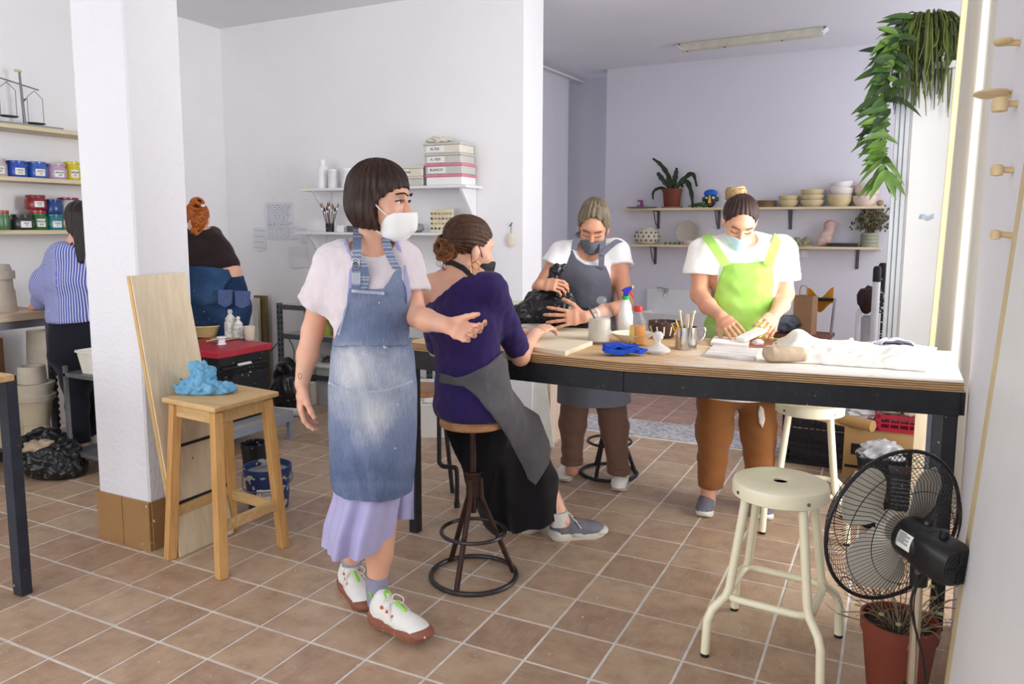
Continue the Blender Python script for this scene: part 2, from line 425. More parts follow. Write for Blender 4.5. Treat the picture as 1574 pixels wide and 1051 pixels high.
def nets(F, org, h):
    """surface nets on scalar grid F (<0 inside) -> verts, quads"""
    S = F < 0; nx, ny, nz = F.shape
    c = np.zeros((nx-1, ny-1, nz-1), np.int8)
    for i in (0, 1):
        for j in (0, 1):
            for k in (0, 1): c += S[i:nx-1+i, j:ny-1+j, k:nz-1+k]
    act = (c > 0) & (c < 8); idx = np.argwhere(act); ID = np.full(act.shape, -1, np.int32); ID[act] = np.arange(len(idx))
    acc = np.zeros((len(idx), 3)); cnt = np.zeros(len(idx))
    cs = [(i, j, k) for i in (0, 1) for j in (0, 1) for k in (0, 1)]
    val = {q: F[idx[:, 0]+q[0], idx[:, 1]+q[1], idx[:, 2]+q[2]] for q in cs}
    for q in cs:
        for ax in range(3):
            if q[ax]: continue
            r = list(q); r[ax] = 1; r = tuple(r); a = val[q]; b = val[r]; cr = (a < 0) != (b < 0)
            t = np.where(cr, a/np.where(np.abs(a-b) < 1e-12, 1, a-b), 0)
            p = np.tile(np.array(q, float), (len(idx), 1)); p[:, ax] = t; acc += p*cr[:, None]; cnt += cr
    vs = (idx+acc/np.maximum(cnt, 1)[:, None])*h+org
    quads = []
    for ax in range(3):
        o1, o2 = [(1, 2), (2, 0), (0, 1)][ax]; sl0 = [slice(None)]*3; sl1 = [slice(None)]*3
        sl0[ax] = slice(0, -1); sl1[ax] = slice(1, None); a = S[tuple(sl0)]; b = S[tuple(sl1)]
        e = np.argwhere(a != b); ok = (e[:, o1] > 0) & (e[:, o2] > 0) & (e[:, o1] < F.shape[o1]-1) & (e[:, o2] < F.shape[o2]-1); e = e[ok]
        fl = a[tuple(e.T)]; d1 = np.zeros(3, int); d1[o1] = 1; d2 = np.zeros(3, int); d2[o2] = 1
        g = lambda q: ID[q[:, 0], q[:, 1], q[:, 2]]
        Q = np.stack([g(e-d1-d2), g(e-d2), g(e), g(e-d1)], 1); Q[~fl] = Q[~fl][:, ::-1]; quads.append(Q)
    Q = np.concatenate(quads); return vs, Q[(Q >= 0).all(1)]
def field(prims, h, grow=0.0, post=None, cuts=(), lo=None, hi=None, pad=None):
    """prims: united smoothly; cuts: subtracted; post(P,d)->d for trimming on the whole grid"""
    pad = 3*h if pad is None else pad
    bx = [p.box() for p in prims]; L = np.min([b[0] for b in bx], 0)-grow-pad; H = np.max([b[1] for b in bx], 0)+grow+pad
    if lo is not None: L = np.maximum(L, lo)
    if hi is not None: H = np.minimum(H, hi)
    n = np.ceil((H-L)/h).astype(int)+1
    xs = [L[i]+np.arange(n[i])*h for i in range(3)]; F = np.full(n, 0.25, np.float64)
    def sub(p, extra):
        b0, b1 = p.box(); m = grow+extra+2*h
        i0 = np.clip(((b0-m-L)/h).astype(int), 0, n); i1 = np.clip(((b1+m-L)/h).astype(int)+2, 0, n)
        if (i1 <= i0).any(): return None, None
        P = np.stack(np.meshgrid(*[xs[i][i0[i]:i1[i]] for i in range(3)], indexing='ij'), -1)
        return tuple(slice(a, b) for a, b in zip(i0, i1)), P
    for p in prims:
        sl, P = sub(p, p.k+0.03)
        if sl is None: continue
        F[sl] = smin(F[sl], p.d(P, grow), p.k)
    for p in cuts:
        sl, P = sub(p, p.k)
        if sl is None: continue
        F[sl] = -smin(-F[sl], p.d(P), p.k)
    if post is not None:
        P = np.stack(np.meshgrid(*xs, indexing='ij'), -1); F = post(P, F)
    F[0] = np.maximum(F[0], h); F[-1] = np.maximum(F[-1], h); F[:, 0] = np.maximum(F[:, 0], h); F[:, -1] = np.maximum(F[:, -1], h); F[:, :, 0] = np.maximum(F[:, :, 0], h); F[:, :, -1] = np.maximum(F[:, :, -1], h)
    return nets(F, L, h)
def fmesh(name, parts, mat, parent, disp=None, attrs=None, relax=0, smooth=70):
    """join surface-net pieces into one mesh object (world coordinates, re-based on parent)"""
    vs = []; fs = []; o = 0
    for v, q in parts: vs.append(v); fs.append(q+o); o += len(v)
    v = np.concatenate(vs); q = np.concatenate(fs)
    for _ in range(relax):
        acc = np.zeros_like(v); c = np.zeros(len(v))
        for k in range(4):
            a = q[:, k]; b = q[:, (k+1) % 4]; np.add.at(acc, a, v[b]); np.add.at(c, a, 1)
        v = v*0.5+0.5*acc/np.maximum(c, 1)[:, None]
    if disp is not None:
        a = v[q[:, 2]]-v[q[:, 0]]; b = v[q[:, 3]]-v[q[:, 1]]; fn = np.cross(a, b); vn = np.zeros_like(v)
        for k in range(4): np.add.at(vn, q[:, k], fn)
        vn /= np.maximum(np.linalg.norm(vn, axis=1), 1e-12)[:, None]
        v = v+vn*disp(v, vn)[:, None]
    w = v.copy(); off = np.zeros(3)
    if parent is not None:
        off = A3(parent.location) + (A3(parent.parent.location) if parent.parent else 0)
    me = bpy.data.meshes.new(name); me.vertices.add(len(v)); me.vertices.foreach_set('co', (v-off).ravel())
    me.loops.add(len(q)*4); me.loops.foreach_set('vertex_index', q.ravel().astype(np.int32))
    me.polygons.add(len(q)); me.polygons.foreach_set('loop_start', np.arange(len(q))*4); me.polygons.foreach_set('loop_total', np.full(len(q), 4))
    me.polygons.foreach_set('use_smooth', np.ones(len(q), bool))
    me.update(); me.validate()
    if attrs:
        for nm, fn in attrs.items():
            at = me.attributes.new(nm, 'FLOAT', 'POINT'); at.data.foreach_set('value', np.asarray(fn(w), np.float32))
    ob = bpy.data.objects.new(name, me); COL.objects.link(ob)
    if parent is not None: ob.parent = parent
    me.materials.append(MATS[mat] if isinstance(mat, str) else mat)
    return ob
def vnoise(P, sc, seed=0.0):
    """cheap smooth pseudo noise in [-1,1] on arrays"""
    x, y, z = P[..., 0]*sc+seed, P[..., 1]*sc+seed*1.3, P[..., 2]*sc+seed*0.7
    return (np.sin(x*1.7+np.sin(y*1.3+1.1)*1.6)+np.sin(y*2.1+np.sin(z*1.1+2.3)*1.7)+np.sin(z*1.9+np.sin(x*1.6+0.7)*1.5))/3
def unit(v): v = A3(v); return v/np.linalg.norm(v)
def poly_sd(U, Vv, poly):
    """signed distance in 2D to a polygon (negative inside)"""
    p = np.array(poly, float); n = len(p); d = np.full(U.shape, 1e9); ins = np.zeros(U.shape, bool)
    for i in range(n):
        a = p[i]; b = p[(i+1) % n]; e = b-a; wx = U-a[0]; wy = Vv-a[1]
        t = np.clip((wx*e[0]+wy*e[1])/max(e@e, 1e-12), 0, 1); d = np.minimum(d, np.hypot(wx-t*e[0], wy-t*e[1]))
        c = ((a[1] > Vv) != (b[1] > Vv)) & (U < (b[0]-a[0])*(Vv-a[1])/(b[1]-a[1]+1e-12)+a[0]); ins ^= c
    return np.where(ins, -d, d)
def pix(P):
    """pixel coordinates of world points (used to lay garment outlines on a body seen from the front)"""
    v = P-CAM; z = v@FW; return CX+FPX*(v@RT)/z, CY-FPX*(v@UP)/z, v@NH
class Flat:             # flattened polygon tool: signed distance of an outline projected along a fixed body direction
    def __init__(s, o, ux, uy, poly):
        s.o = A3(o); s.ux = unit(ux); s.uy = unit(uy); s.poly = poly
    def d(s, P): q = P-s.o; return poly_sd(q@s.ux, q@s.uy, s.poly)

# ------------------------------------------------------------------ anatomy
def hand(wr, dr, pn, side, s=1.0, curl=(0.4, 0.45, 0.5, 0.55), thumb=0.5, spread=0.08, tout=0.7):
    """prims of a hand: wr wrist, dr direction of the palm, pn direction the palm faces, side +1 if the thumb lies along cross(dr,pn)"""
    wr = A3(wr); dr = unit(dr); pn = A3(pn); pn = unit(pn-dr*(pn@dr)); t = np.cross(dr, pn)*side     # t: thumb side
    pr = [Slab(wr, wr+dr*0.045*s, t, .026*s, .017*s, .036*s, .014*s, .014), Slab(wr+dr*0.045*s, wr+dr*0.082*s, t, .036*s, .014*s, .038*s, .011*s, .012)]
    L = [(.040, .025, .020), (.045, .029, .022), (.041, .027, .021), (.032, .020, .018)]
    for i in range(4):
        b = wr+dr*(.088-.004*abs(i-1.2))*s+t*(.030-.0205*i)*s; d = unit(dr+t*spread*(1.5-i)); a = 0.0
        r = (.0085, .0088, .0083, .0072)[i]*s
        for j in range(3):
            a += curl[i]*(0.9, 1.15, 0.8)[j]; v = d*cos(a)+pn*sin(a); e = b+v*L[i][j]*s
            pr.append(Cone(b, e, r*(1.0, .95, .88)[j], r*(.95, .88, .78)[j], .005)); b = e
    b = wr+dr*.022*s+t*.024*s+pn*.006*s; v = unit(dr*0.75+t*tout+pn*0.25*thumb*2)
    e = b+v*.042*s; pr.append(Cone(b, e, .0145*s, .0105*s, .012)); v2 = unit(v+dr*0.35-t*0.35*thumb+pn*thumb*0.6)
    e2 = e+v2*.030*s; pr.append(Cone(e, e2, .0105*s, .0095*s, .006)); e3 = e2+unit(v2+dr*.1+pn*0.3*thumb)*.023*s
    pr.append(Cone(e2, e3, .0095*s, .0075*s, .006)); return pr
class Head:
    def __init__(s, c, fwd, up, k=1.0):
        s.c = A3(c); s.f = unit(fwd); u = A3(up); s.u = unit(u-s.f*(u@s.f)); s.l = np.cross(s.u, s.f); s.k = k   # l: the head's own left
        s.ax = [s.l, s.f, s.u]
    def p(s, l, f, u): return s.c+(s.l*l+s.f*f+s.u*u)*s.k
    def e(s, c, r, k=.02): return Ell(s.p(*c), np.array(r)*s.k, s.ax, k)
    def prims(s):
        k = s.k
        pr = [s.e((0, -.012, .03), (.073, .094, .086)), s.e((0, .03, -.028), (.060, .062, .082), .03), s.e((0, .042, -.082), (.043, .047, .032), .03),
              s.e((0, .062, .028), (.052, .030, .022), .02)]
        for q in (-1, 1):
            pr.append(s.e((q*.040, .058, -.03), (.024, .024, .024), .02)); pr.append(s.e((q*.0755, -.008, -.018), (.008, .019, .030), .008))
            pr.append(s.e((q*.079, -.014, -.012), (.008, .014, .022), .006))
            pr.append(s.e((q*.031, .076, -.001), (.015, .012, .011), .006))
        pr.append(Cone(s.p(0, .088, .004), s.p(0, .108, -.036), .0075*k, .011*k, .012)); pr.append(s.e((0, .096, -.041), (.017, .012, .009), .01))
        pr += [s.e((0, .086, -.064), (.022, .010, .007), .008), s.e((0, .083, -.074), (.019, .010, .008), .008)]
        return pr
    def cuts(s): return [s.e((q*.031, .090, .004), (.017, .012, .010), .012) for q in (-1, 1)]
# ------------------------------------------------------------------ people: materials
def skin_mat(name, c):
    n = N(name); a = lin(c); o = n.co()
    f = n.noise(o, 14, 3, 0.6); col = n.mix(n.fac(f, 0.35, 0.7), a, tuple(x*y for x, y in zip(a, (0.97, 0.86, 0.82))))
    n.color(col); n.rough(0.48); n.b.inputs['Subsurface Weight'].default_value = 0.12; n.b.inputs['Subsurface Radius'].default_value = (1.0, 0.35, 0.2); n.b.inputs['Subsurface Scale'].default_value = 0.01
    n.bump(n.noise(o, 220, 2, 0.5), 0.06, 0.003); MATS[name] = n.m
skin_mat('skin_light', (226, 176, 150)); skin_mat('skin_warm', (214, 160, 130)); skin_mat('skin_tan', (206, 152, 124))
def hair_mat(name, c1, c2, st=(70, 70, 5), rough=0.38):
    n = N(name); src = n.mapping(n.co(), scale=st)
    f = n.noise(src, 1.6, 5, 0.7, 0.6); g = n.noise(n.co(), 6, 2, 0.5)
    f = n.math('ADD', n.math('MULTIPLY', f, 0.75), n.math('MULTIPLY', g, 0.3))
    n.color(n.ramp(f, [(0.38, lin(c1)), (0.68, lin(c2))])); n.rough(rough); n.b.inputs['Specular IOR Level'].default_value = 0.3; n.bump(n.noise(src, 3.0, 4, 0.7), 0.5, 0.006); MATS[name] = n.m
hair_mat('hair_dark', (18, 12, 11), (66, 42, 32)); hair_mat('hair_brown', (34, 21, 16), (104, 68, 46)); hair_mat('hair_ash', (48, 42, 36), (150, 134, 108), (60, 60, 8))
hair_mat('hair_bun', (92, 70, 44), (196, 168, 120), (26, 26, 26)); hair_mat('hair_plum', (26, 16, 17), (68, 42, 38)); hair_mat('hair_red', (120, 52, 18), (206, 116, 44), (26, 26, 26)); hair_mat('hair_curl', (74, 44, 26), (160, 104, 62), (24, 24, 24))
hair_mat('hair_black', (20, 17, 18), (52, 42, 40))
M('brow_dark', (44, 32, 28), 0.7); M('eye_dark', (30, 22, 20), 0.25); M('eye_white', (225, 220, 215), 0.3, var=0.02)
M('tattoo_ink', (62, 58, 62), 0.6)
def cloth(name, c, var=0.08, weave=400, bump=0.15, scale=9, c2=None, sheen=0.15, rough=0.85):
    return M(name, c, rough, var=var, scale=scale, bump=bump, bscale=weave, c2=c2, sheen=sheen, spec=0.2)
cloth('tee_pale', (220, 211, 216)); cloth('tee_white', (240, 238, 240)); cloth('tee_cream', (246, 244, 240)); cloth('satin_lavender', (176, 172, 216), rough=0.45, sheen=0.3); cloth('strap_lavender', (168, 164, 204))
cloth('knit_purple', (48, 34, 88), weave=180, bump=0.3, sheen=0.1); cloth('skirt_black', (22, 21, 25)); cloth('apron_grey', (104, 106, 118)); cloth('apron_black_grey', (88, 86, 90), var=0.14, scale=14)
cloth('apron_green', (146, 198, 78), c2=(166, 210, 106), scale=5); cloth('trouser_brown', (112, 84, 72)); cloth('trouser_rust', (138, 88, 48)); cloth('sock_grey', (150, 150, 172)); cloth('sock_white', (206, 204, 198))
cloth('legging_navy', (24, 25, 36)); cloth('top_black', (38, 26, 28)); cloth('apron_back', (40, 62, 104)); cloth('strap_black', (44, 42, 46))
M('mask_white', (246, 246, 246), 0.7, var=0.02); M('mask_blue', (188, 218, 226), 0.7, var=0.03); M('mask_grey', (92, 98, 106), 0.7, var=0.06); M('mask_black', (28, 28, 30), 0.7)
M('shoe_white', (232, 232, 228), 0.55, var=0.05, scale=20); M('shoe_grey', (112, 112, 122), 0.7, var=0.2, scale=18); M('shoe_pale', (196, 196, 190), 0.6); M('gum_sole', (140, 86, 68), 0.6, spots=0.85); M('sole_white', (224, 222, 214), 0.6); M('sole_cream', (208, 202, 188), 0.65)
M('lime', (140, 214, 60), 0.5); M('lace_white', (236, 234, 226), 0.8); M('lace_yellow', (226, 226, 150), 0.8); M('rubber_black', (26, 26, 28), 0.6); M('red_detail', (214, 88, 70), 0.5)
M('gold', (212, 176, 110), 0.25, 1.0, var=0.03); M('steel', (190, 190, 194), 0.28, 1.0, var=0.06); M('watch_glass', (14, 14, 18), 0.1)
def denim_mat(name, dark, mid, pale):
    n = N(name); o = n.co()
    w = n.noise(n.mapping(o, scale=(260, 260, 22)), 1.0, 3, 0.6); b = n.noise(o, 7, 5, 0.65); fa = n.attr('fade')
    t = n.math('ADD', fa, n.math('MULTIPLY', n.math('SUBTRACT', b, 0.5), 0.55)); t = n.math('ADD', t, n.math('MULTIPLY', n.math('SUBTRACT', w, 0.5), 0.5))
    col = n.ramp(t, [(0.0, lin(dark)), (0.45, lin(mid)), (1.0, lin(pale))])
    sp = n.noise(n.mapping(o, scale=(1, 1, 0.6)), 55, 2, 0.5); col = n.mix(n.fac(sp, 0.735, 0.76), col, lin((232, 234, 240)))
    n.color(col); n.rough(0.9); n.b.inputs['Specular IOR Level'].default_value = 0.15; n.bump(w, 0.3, 0.003); MATS[name] = n.m
denim_mat('denim', (80, 95, 128), (122, 135, 163), (202, 204, 209)); denim_mat('jeans', (28, 46, 74), (48, 76, 112), (100, 128, 160))
M('denim_stitch', (196, 202, 218), 0.8); M('denim_dark', (78, 96, 140), 0.85, var=0.25, scale=60)
def stripe_mat():
    n = N('stripe_blue'); s = n.attr('stripe'); f = n.math('SINE', n.math('MULTIPLY', s, 2*pi/0.0125))
    n.color(n.mix(n.fac(f, 0.25, 0.65), lin((74, 86, 164)), lin((206, 210, 234)))); n.rough(0.85); MATS['stripe_blue'] = n.m
stripe_mat()
def add_attr(o, nm, fn):
    me = o.data; n = len(me.vertices); co = np.zeros(n*3); me.vertices.foreach_get('co', co); co = co.reshape(-1, 3)
    off = np.zeros(3); p = o.parent
    while p is not None: off = off+A3(p.location); p = p.parent
    at = me.attributes.new(nm, 'FLOAT', 'POINT'); at.data.foreach_set('value', np.asarray(fn(co+off), np.float32))

# ------------------------------------------------------------------ people: shared builders
FOOT = [(-.5, .0), (-.49, .09), (-.44, .125), (-.3, .135), (-.1, .12), (.1, .135), (.25, .165), (.38, .155), (.46, .11), (.5, .02), (.49, -.06), (.42, -.125), (.28, -.155), (.1, -.135), (-.1, -.12), (-.3, -.135), (-.44, -.125), (-.49, -.09)]
def shoe(parent, heel, d, z0=0.0, L=0.27, upper='shoe_white', sole='sole_white', sh=0.028, accent=None, lace='lace_white', pitch=0.0, style='runner', tab=None):
    """one shoe: heel point on the floor, horizontal direction d; parts: sole, toe cap, laces"""
    d = unit((d[0], d[1], 0)); t = np.array([-d[1], d[0], 0]); zz = np.array([0, 0, 1.0])
    d2 = d*cos(pitch)+zz*sin(pitch); n2 = zz*cos(pitch)-d*sin(pitch); h0 = np.array([heel[0], heel[1], z0])
    P = lambda a, b, c: h0+d2*(a*L)+t*(b*L)+n2*c
    ax = [d2, t, n2]
    pr = [Ell(P(.13, 0, .050), (.040, .036, .052), ax, .03), Ell(P(.36, 0, .05), (.065, .037, .05), ax, .03), Ell(P(.60, 0, .043), (.07, .043, .038), ax, .03), Ell(P(.82, 0, .036), (.046, .042, .028), ax, .03),
          Cone(P(.16, 0, .07), P(.2, 0, .098), .034, .034, .02)]
    def post(Q, F):
        q = Q-h0; return np.maximum(F, sh*0.8-q@n2)
    o = fmesh('shoe', [field(pr, .0045, post=post)], upper, parent)
    m = MB(); pol = [(x+.5, y) for x, y in FOOT]
    rings = []
    for zc, k in ((0, .96), (.3, 1.03), (.8, 1.05), (1.15, .98)):
        up = lambda x: (.012*max(0, (x-.75)/.25)**2*(1 if zc < .5 else .6) + .006*max(0, (.1-x)/.1))
        rings.append([P(.5+(x-.5)*k, y*k*1.04, sh*zc+up(x)) for x, y in pol])
    m.loft(rings).build('sole', sole, o, world=True)
    if style == 'canvas':
        m = MB(); m.tube([P(.5+(x-.5)*1.04, y*1.1, sh*.85) for x, y in pol], .0016, 5, closed=True); m.build('sole_stripe', 'rubber_black', o, world=True)
        fmesh('toe_cap', [field([Ell(P(.85, 0, .034), (.045, .041, .030), ax, .02)], .0045, post=lambda Q, F: np.maximum(F, sh*0.8-(Q-h0)@n2))], 'sole_white', o)
    elif accent:
        fmesh('side_panel', [field([Ell(P(.87, 0, .028), (.048, .0465, .026), ax, .012), Ell(P(.10, 0, .034), (.038, .0405, .036), ax, .012), Ell(P(.46, 0, .026), (.05, .046, .024), ax, .012)], .0045, post=lambda Q, F: np.maximum(F, sh*0.6-(Q-h0)@n2))], accent, o)
    m = MB()
    for i in range(5):
        a = .36+.075*i; c = .098-.011*i; w = .10
        m.tube(spline([P(a, -w, c-.014), P(a+.02, 0, c+.003), P(a+.04, w, c-.014)], 4), .0026, 5)
        m.tube(spline([P(a, w, c-.014), P(a+.02, 0, c+.004), P(a+.04, -w, c-.014)], 4), .0026, 5)
    for q in (-1, 1):
        m.tube(spline([P(.36, 0, .104), P(.33, q*.08, .116), P(.40, q*.16, .10), P(.44, q*.10, .088), P(.37, 0, .103)], 5), .0024, 5)
        m.tube(spline([P(.36, 0, .104), P(.42, q*.10, .092), P(.5, q*.17, .06)], 5), .0024, 5)
    tag(m.build('laces', lace, o, world=True), kind='stuff')
    if tab:
        m = MB(); m.box((0, 0, 0), (.001, .001, .001)); m = MB()
        for a, c in ((.02, .10), (.30, .118)): m.tube(spline([P(a, -.03, c-.01), P(a-.03, -.03, c+.012), P(a-.03, .03, c+.012), P(a, .03, c-.01)], 4), .004, 5)
        m.tube([P(.44, 0, .106), P(.52, 0, .096), P(.62, 0, .084)], .0055, 6); tag(m.build('pull_tab', tab, o, world=True), kind='stuff'); m = MB()
        for q in (-1, 1):
            for a, c in ((.30, .086), (.40, .078), (.50, .068)): m.ico(P(a, q*.115, c), .0065, 2)
        tag(m.build('eyelets', 'red_detail', o, world=True), kind='stuff')
    return o
def ringloft(levels, n=56, fold=0.0, nf=9, seed=0.0, phase=0.0):
    """levels: (centre, lateral vec, front vec, a, b, amp) -> rings with ripples"""
    out = []
    for (c, L, F, a, b, amp) in levels:
        c = V(c); L = V(L); F = V(F); r = []
        for k in range(n):
            th = 2*pi*k/n; w = 1+amp*(0.6*sin(nf*th+phase+seed)+0.4*sin((nf*1.7//1)*th+1.3*seed+phase*2))
            r.append(c+L*(a*cos(th)*w)+F*(b*sin(th)*w))
        out.append(r)
    return out
def resample(levels, m):
    """linear resample of tuples of (vec.., floats) to m levels"""
    out = []; K = len(levels)-1
    for i in range(m+1):
        t = i/m*K; j = min(int(t), K-1); u = t-j; u = u*u*(3-2*u)*0.4+u*0.6; a = levels[j]; b = levels[j+1]
        out.append(tuple(V(x)*(1-u)+V(y)*u if not isinstance(x, (int, float)) else x*(1-u)+y*u for x, y in zip(a, b)))
    return out
RHv = V(RH); NHv = V(NH); ZV = V((0, 0, 1))
def bump3(amp, sc, seed=0.0, st=(1, 1, 1)):
    return lambda v, n: amp*vnoise(v*np.array(st), sc, seed)+0.5*amp*vnoise(v*np.array(st), sc*2.3, seed+3)
# ------------------------------------------------------------------ person walking in the denim apron
def walker():
    D = 2.73; J = lambda x, y, d=0.0: A3(W(x, y, D+d))
    base = FZ(572, 948); T = thing('person', 'person walking in pale tee, bleached denim apron and lavender skirt, white mask', 'person', (base.x, base.y, 0))
    Lx = unit(RH-0.12*NH); Fr = unit(-NH-0.12*RH)
    neckb = J(574, 392); shl = J(506, 402, .0); shr = J(624, 397, .03); el = J(481, 508, .04); wl = J(464, 590, -.02)
    er = J(637, 484, -.02); wr_ = J(688, 500, -.17)
    hip = J(571, 585); hl = J(545, 605, .02); hr = J(596, 605, -.02); kl = J(541, 735, .02); kr = J(590, 740, -.02)
    fl_ = FZ(541, 903); ff = FZ(588, 950)
    al = A3(fl_)+np.array([0, 0, .11]); ar = A3(ff)+np.array([0, 0, .10])
    al = J(541, 858, .12); ar = J(579, 906, -.03)
    torso = [Slab(J(565, 408, .01), J(564, 450), Lx, .150, .082, .138, .105, .05), Slab(J(564, 450), J(569, 520), Lx, .138, .105, .118, .090, .05), Slab(J(569, 520), J(571, 590), Lx, .120, .092, .150, .108, .05),
             Cone(neckb, J(538, 396, .01), .050, .045, .04), Cone(neckb, J(606, 394, .01), .050, .045, .04)]
    legs = [Cone(hl, kl, .082, .055, .04), Cone(hr, kr, .082, .055, .04), Cone(kl, al, .052, .036, .03), Cone(kr, ar, .052, .038, .03), Cone(J(587, 790, -.015), J(583, 850, -.02), .053, .048, .03)]
    arms = [Cone(shl, el, .047, .038, .03), Cone(el, J(473, 545, .02), .039, .038, .02), Cone(J(473, 545, .02), wl, .037, .024, .02), Cone(shr, er, .047, .039, .03), Cone(er, J(655, 492, -.08), .040, .039, .02), Cone(J(655, 492, -.08), wr_, .038, .026, .02)]
    hd = Head(J(586, 308, .01), RH*0.93-NH*0.30-ZV_()*0.06, (0.03, 0, 1), 1.05)
    neck = [Cone(J(574, 345, .02), neckb, .052, .056, .03)]
    hL = hand(wl, (0, 0, -1.0)-0.10*RH, RH*0.9+NH*0.35, 1, 1.05, (.35, .42, .5, .55), .5, .03, .35)
    hR = hand(wr_, RH*0.80-NH*0.40-np.array([0, 0, .22]), -NH*0.85+np.array([0, 0, .55]), -1, 1.0, (.42, .55, .62, .68), .5, .06, .45)
    body = fmesh('body', [field(torso+neck+legs+arms, .006), field([Cone(J(471, 552, .015), wl, .036, .025, .02)]+hL, .0028), field([Cone(J(660, 493, -.09), wr_, .037, .027, .02)]+hR, .0028), field(hd.prims()+neck, .0034, cuts=hd.cuts())], 'skin_light', T)
    tag(body, 'skin')
    # hair: chin-length bob
    hp = [hd.e((0, -.016, .044), (.090, .110, .096), .03), hd.e((.0, -.042, -.02), (.100, .080, .08), .04), hd.e((-.052, -.012, -.045), (.045, .058, .070), .04), hd.e((.052, -.012, -.045), (.045, .058, .070), .04)]
    fpoly = [(.3, .085), (.112, .062), (.088, .046), (.056, .024), (.026, -.002), (.018, -.04), (.030, -.12), (.3, -.2)]
    def post(P, F):
        q = P-hd.c; f = q@hd.f; u = q@hd.u; F = np.maximum(F, -poly_sd(f, u, fpoly)); return np.maximum(F, -(u+.098+.10*(f+.04)))
    def streak(v, n):
        q = v-hd.c; th = np.arctan2(q@hd.l, q@hd.f+.02); return .0022*np.sin(th*26+4*vnoise(v, 12))+.0010*np.sin(th*61+3*vnoise(v, 20))
    fmesh('hair', [field(hp, .0032, post=post)], 'hair_dark', T, disp=streak)
    # face details
    for q in (-1, 1):
        m = MB(); m.tube(spline([hd.p(q*.012, .103, .020), hd.p(q*.030, .099, .028), hd.p(q*.052, .078, .022)], 5), [.0028]*5+[.0034]*5+[.0015], 6)
        m.build('eyebrow', 'brow_dark', T, world=True)
        ey = MB().ico(hd.p(q*.031, .0775, -.001), .0108, 2).build('eye', 'eye_white', T, world=True)
        m = MB(); m.ico(hd.p(q*.031+.002, .0835, -.0008), .0062, 2); m.tube(spline([hd.p(q*.014, .088, .001), hd.p(q*.030, .094, .0055), hd.p(q*.052, .078, .0)], 5), .0026, 5)
        tag(m.build('lashes', 'eye_dark', ey, world=True), kind='stuff')
    # mask: peaked respirator
    mp = [hd.e((0, .055, -.055), (.062, .066, .06), .02), Cone(hd.p(0, .118, -.035), hd.p(0, .122, -.085), .010, .012, .04), hd.e((0, .055, -.095), (.050, .058, .045), .02)]
    mpoly = [(.052, -.055), (.075, -.040), (.17, -.030), (.17, -.2), (.085, -.150), (.02, -.122), (.018, -.098)]
    mk = fmesh('face_mask', [field(mp, .0035, post=lambda P, F: np.maximum(F, poly_sd((P-hd.c)@hd.f, (P-hd.c)@hd.u, mpoly)))], 'mask_white', T, relax=1)
    for q in (-1, 1):
        m = MB(); m.tube(spline([hd.p(q*.052, .062, -.055), hd.p(q*.074, .03, -.025), hd.p(q*.080, .002, .004)], 5), .0028, 6)
        m.tube(spline([hd.p(q*.050, .030, -.110), hd.p(q*.070, .01, -.09), hd.p(q*.078, -.008, -.05)], 5), .0024, 6)
        tag(m.build('ear_loop', 'mask_white', mk, world=True), kind='stuff')
    # t-shirt
    slL = [Cone(J(512, 404), J(485, 470, .03), .062, .070, .05)]; slR = [Cone(J(618, 400, .03), J(634, 446, .0), .064, .066, .05)]
    tp = [Slab(J(565, 404, .01), J(564, 450), Lx, .168, .095, .155, .122, .05), Slab(J(564, 450), J(566, 515), Lx, .155, .122, .150, .112, .05)]+slL+slR+[Cone(neckb, J(535, 398, .01), .056, .056, .04), Cone(neckb, J(608, 396, .01), .056, .056, .04)]
    dl = unit(el-shl); dr = unit(er-shr)
    def post(P, F):
        arm = (P-J(484, 470, .03))@(dl*.93-RH*.2)
        near = (P-J(520, 440))@RH < 0.0
        F = np.where(near, np.maximum(F, arm), F)
        armr = (P-J(635, 450, .0))@dr; nearr = (P-J(622, 430))@RH > 0
        F = np.where(nearr, np.maximum(F, armr), F)
        return np.maximum(F, (J(0, 522)[2]-P[..., 2]))
    fmesh('tee_shirt', [field(tp, .006, post=post, cuts=[Ell(J(574, 378, -.02), (.082, .09, .045), None, .01)])], 'tee_pale', T, disp=lambda v, n: .0055*vnoise(v*np.array([1.2, 1.2, .45]), 26, 2)+.0035*np.abs(vnoise(v*np.array([1, 1, .6]), 52, 1)), relax=1)
    # under-dress straps and skirt
    for sp in ([(523, 358), (531, 358), (544, 402), (542, 440), (536, 512), (529, 512), (535, 440), (537, 404)], [(602, 360), (609, 360), (623, 400), (632, 452), (626, 470), (625, 450), (616, 402)]):
        fmesh('dress_strap', [field(tp, .004, grow=.005, post=lambda P, F: np.maximum(F, np.maximum(poly_sd(*pix(P)[:2], sp)*D/FPX, (P-J(566, 470, .03))@NH)))], 'strap_lavender', T)
    lv = resample([(J(571, 560), Lx, Fr, .145, .112, .0), (J(572, 640), Lx, Fr, .143, .125, .0), (J(574, 705), Lx, Fr, .128, .13, .01), (J(566, 760, -.02), Lx, Fr, .116, .145, .08), (J(556, 800, -.02), Lx, Fr, .118, .16, .13), (J(551, 832, -.01), Lx, Fr, .114, .165, .15)], 44)
    m = MB(); m.loft(ringloft(lv, 110, nf=7, seed=.8)); sk = m.build('skirt', 'satin_lavender', T, world=True)
    # hind panel of the skirt swinging back
    m = MB(); m.sheet(lambda u, v: J(606+u*30+v*0, 690+v*108, .12+.03*u+.01*sin(u*7+v*2)), 10, 14, .004).build('skirt_panel', 'satin_lavender', T, world=True)
    # denim apron: bib, straps, skirt
    bib = [(537, 442), (560, 443), (590, 444), (598, 432), (606, 416), (616, 408), (624, 428), (631, 452), (629, 500), (628, 532), (512, 532), (519, 512), (527, 486), (534, 462)]
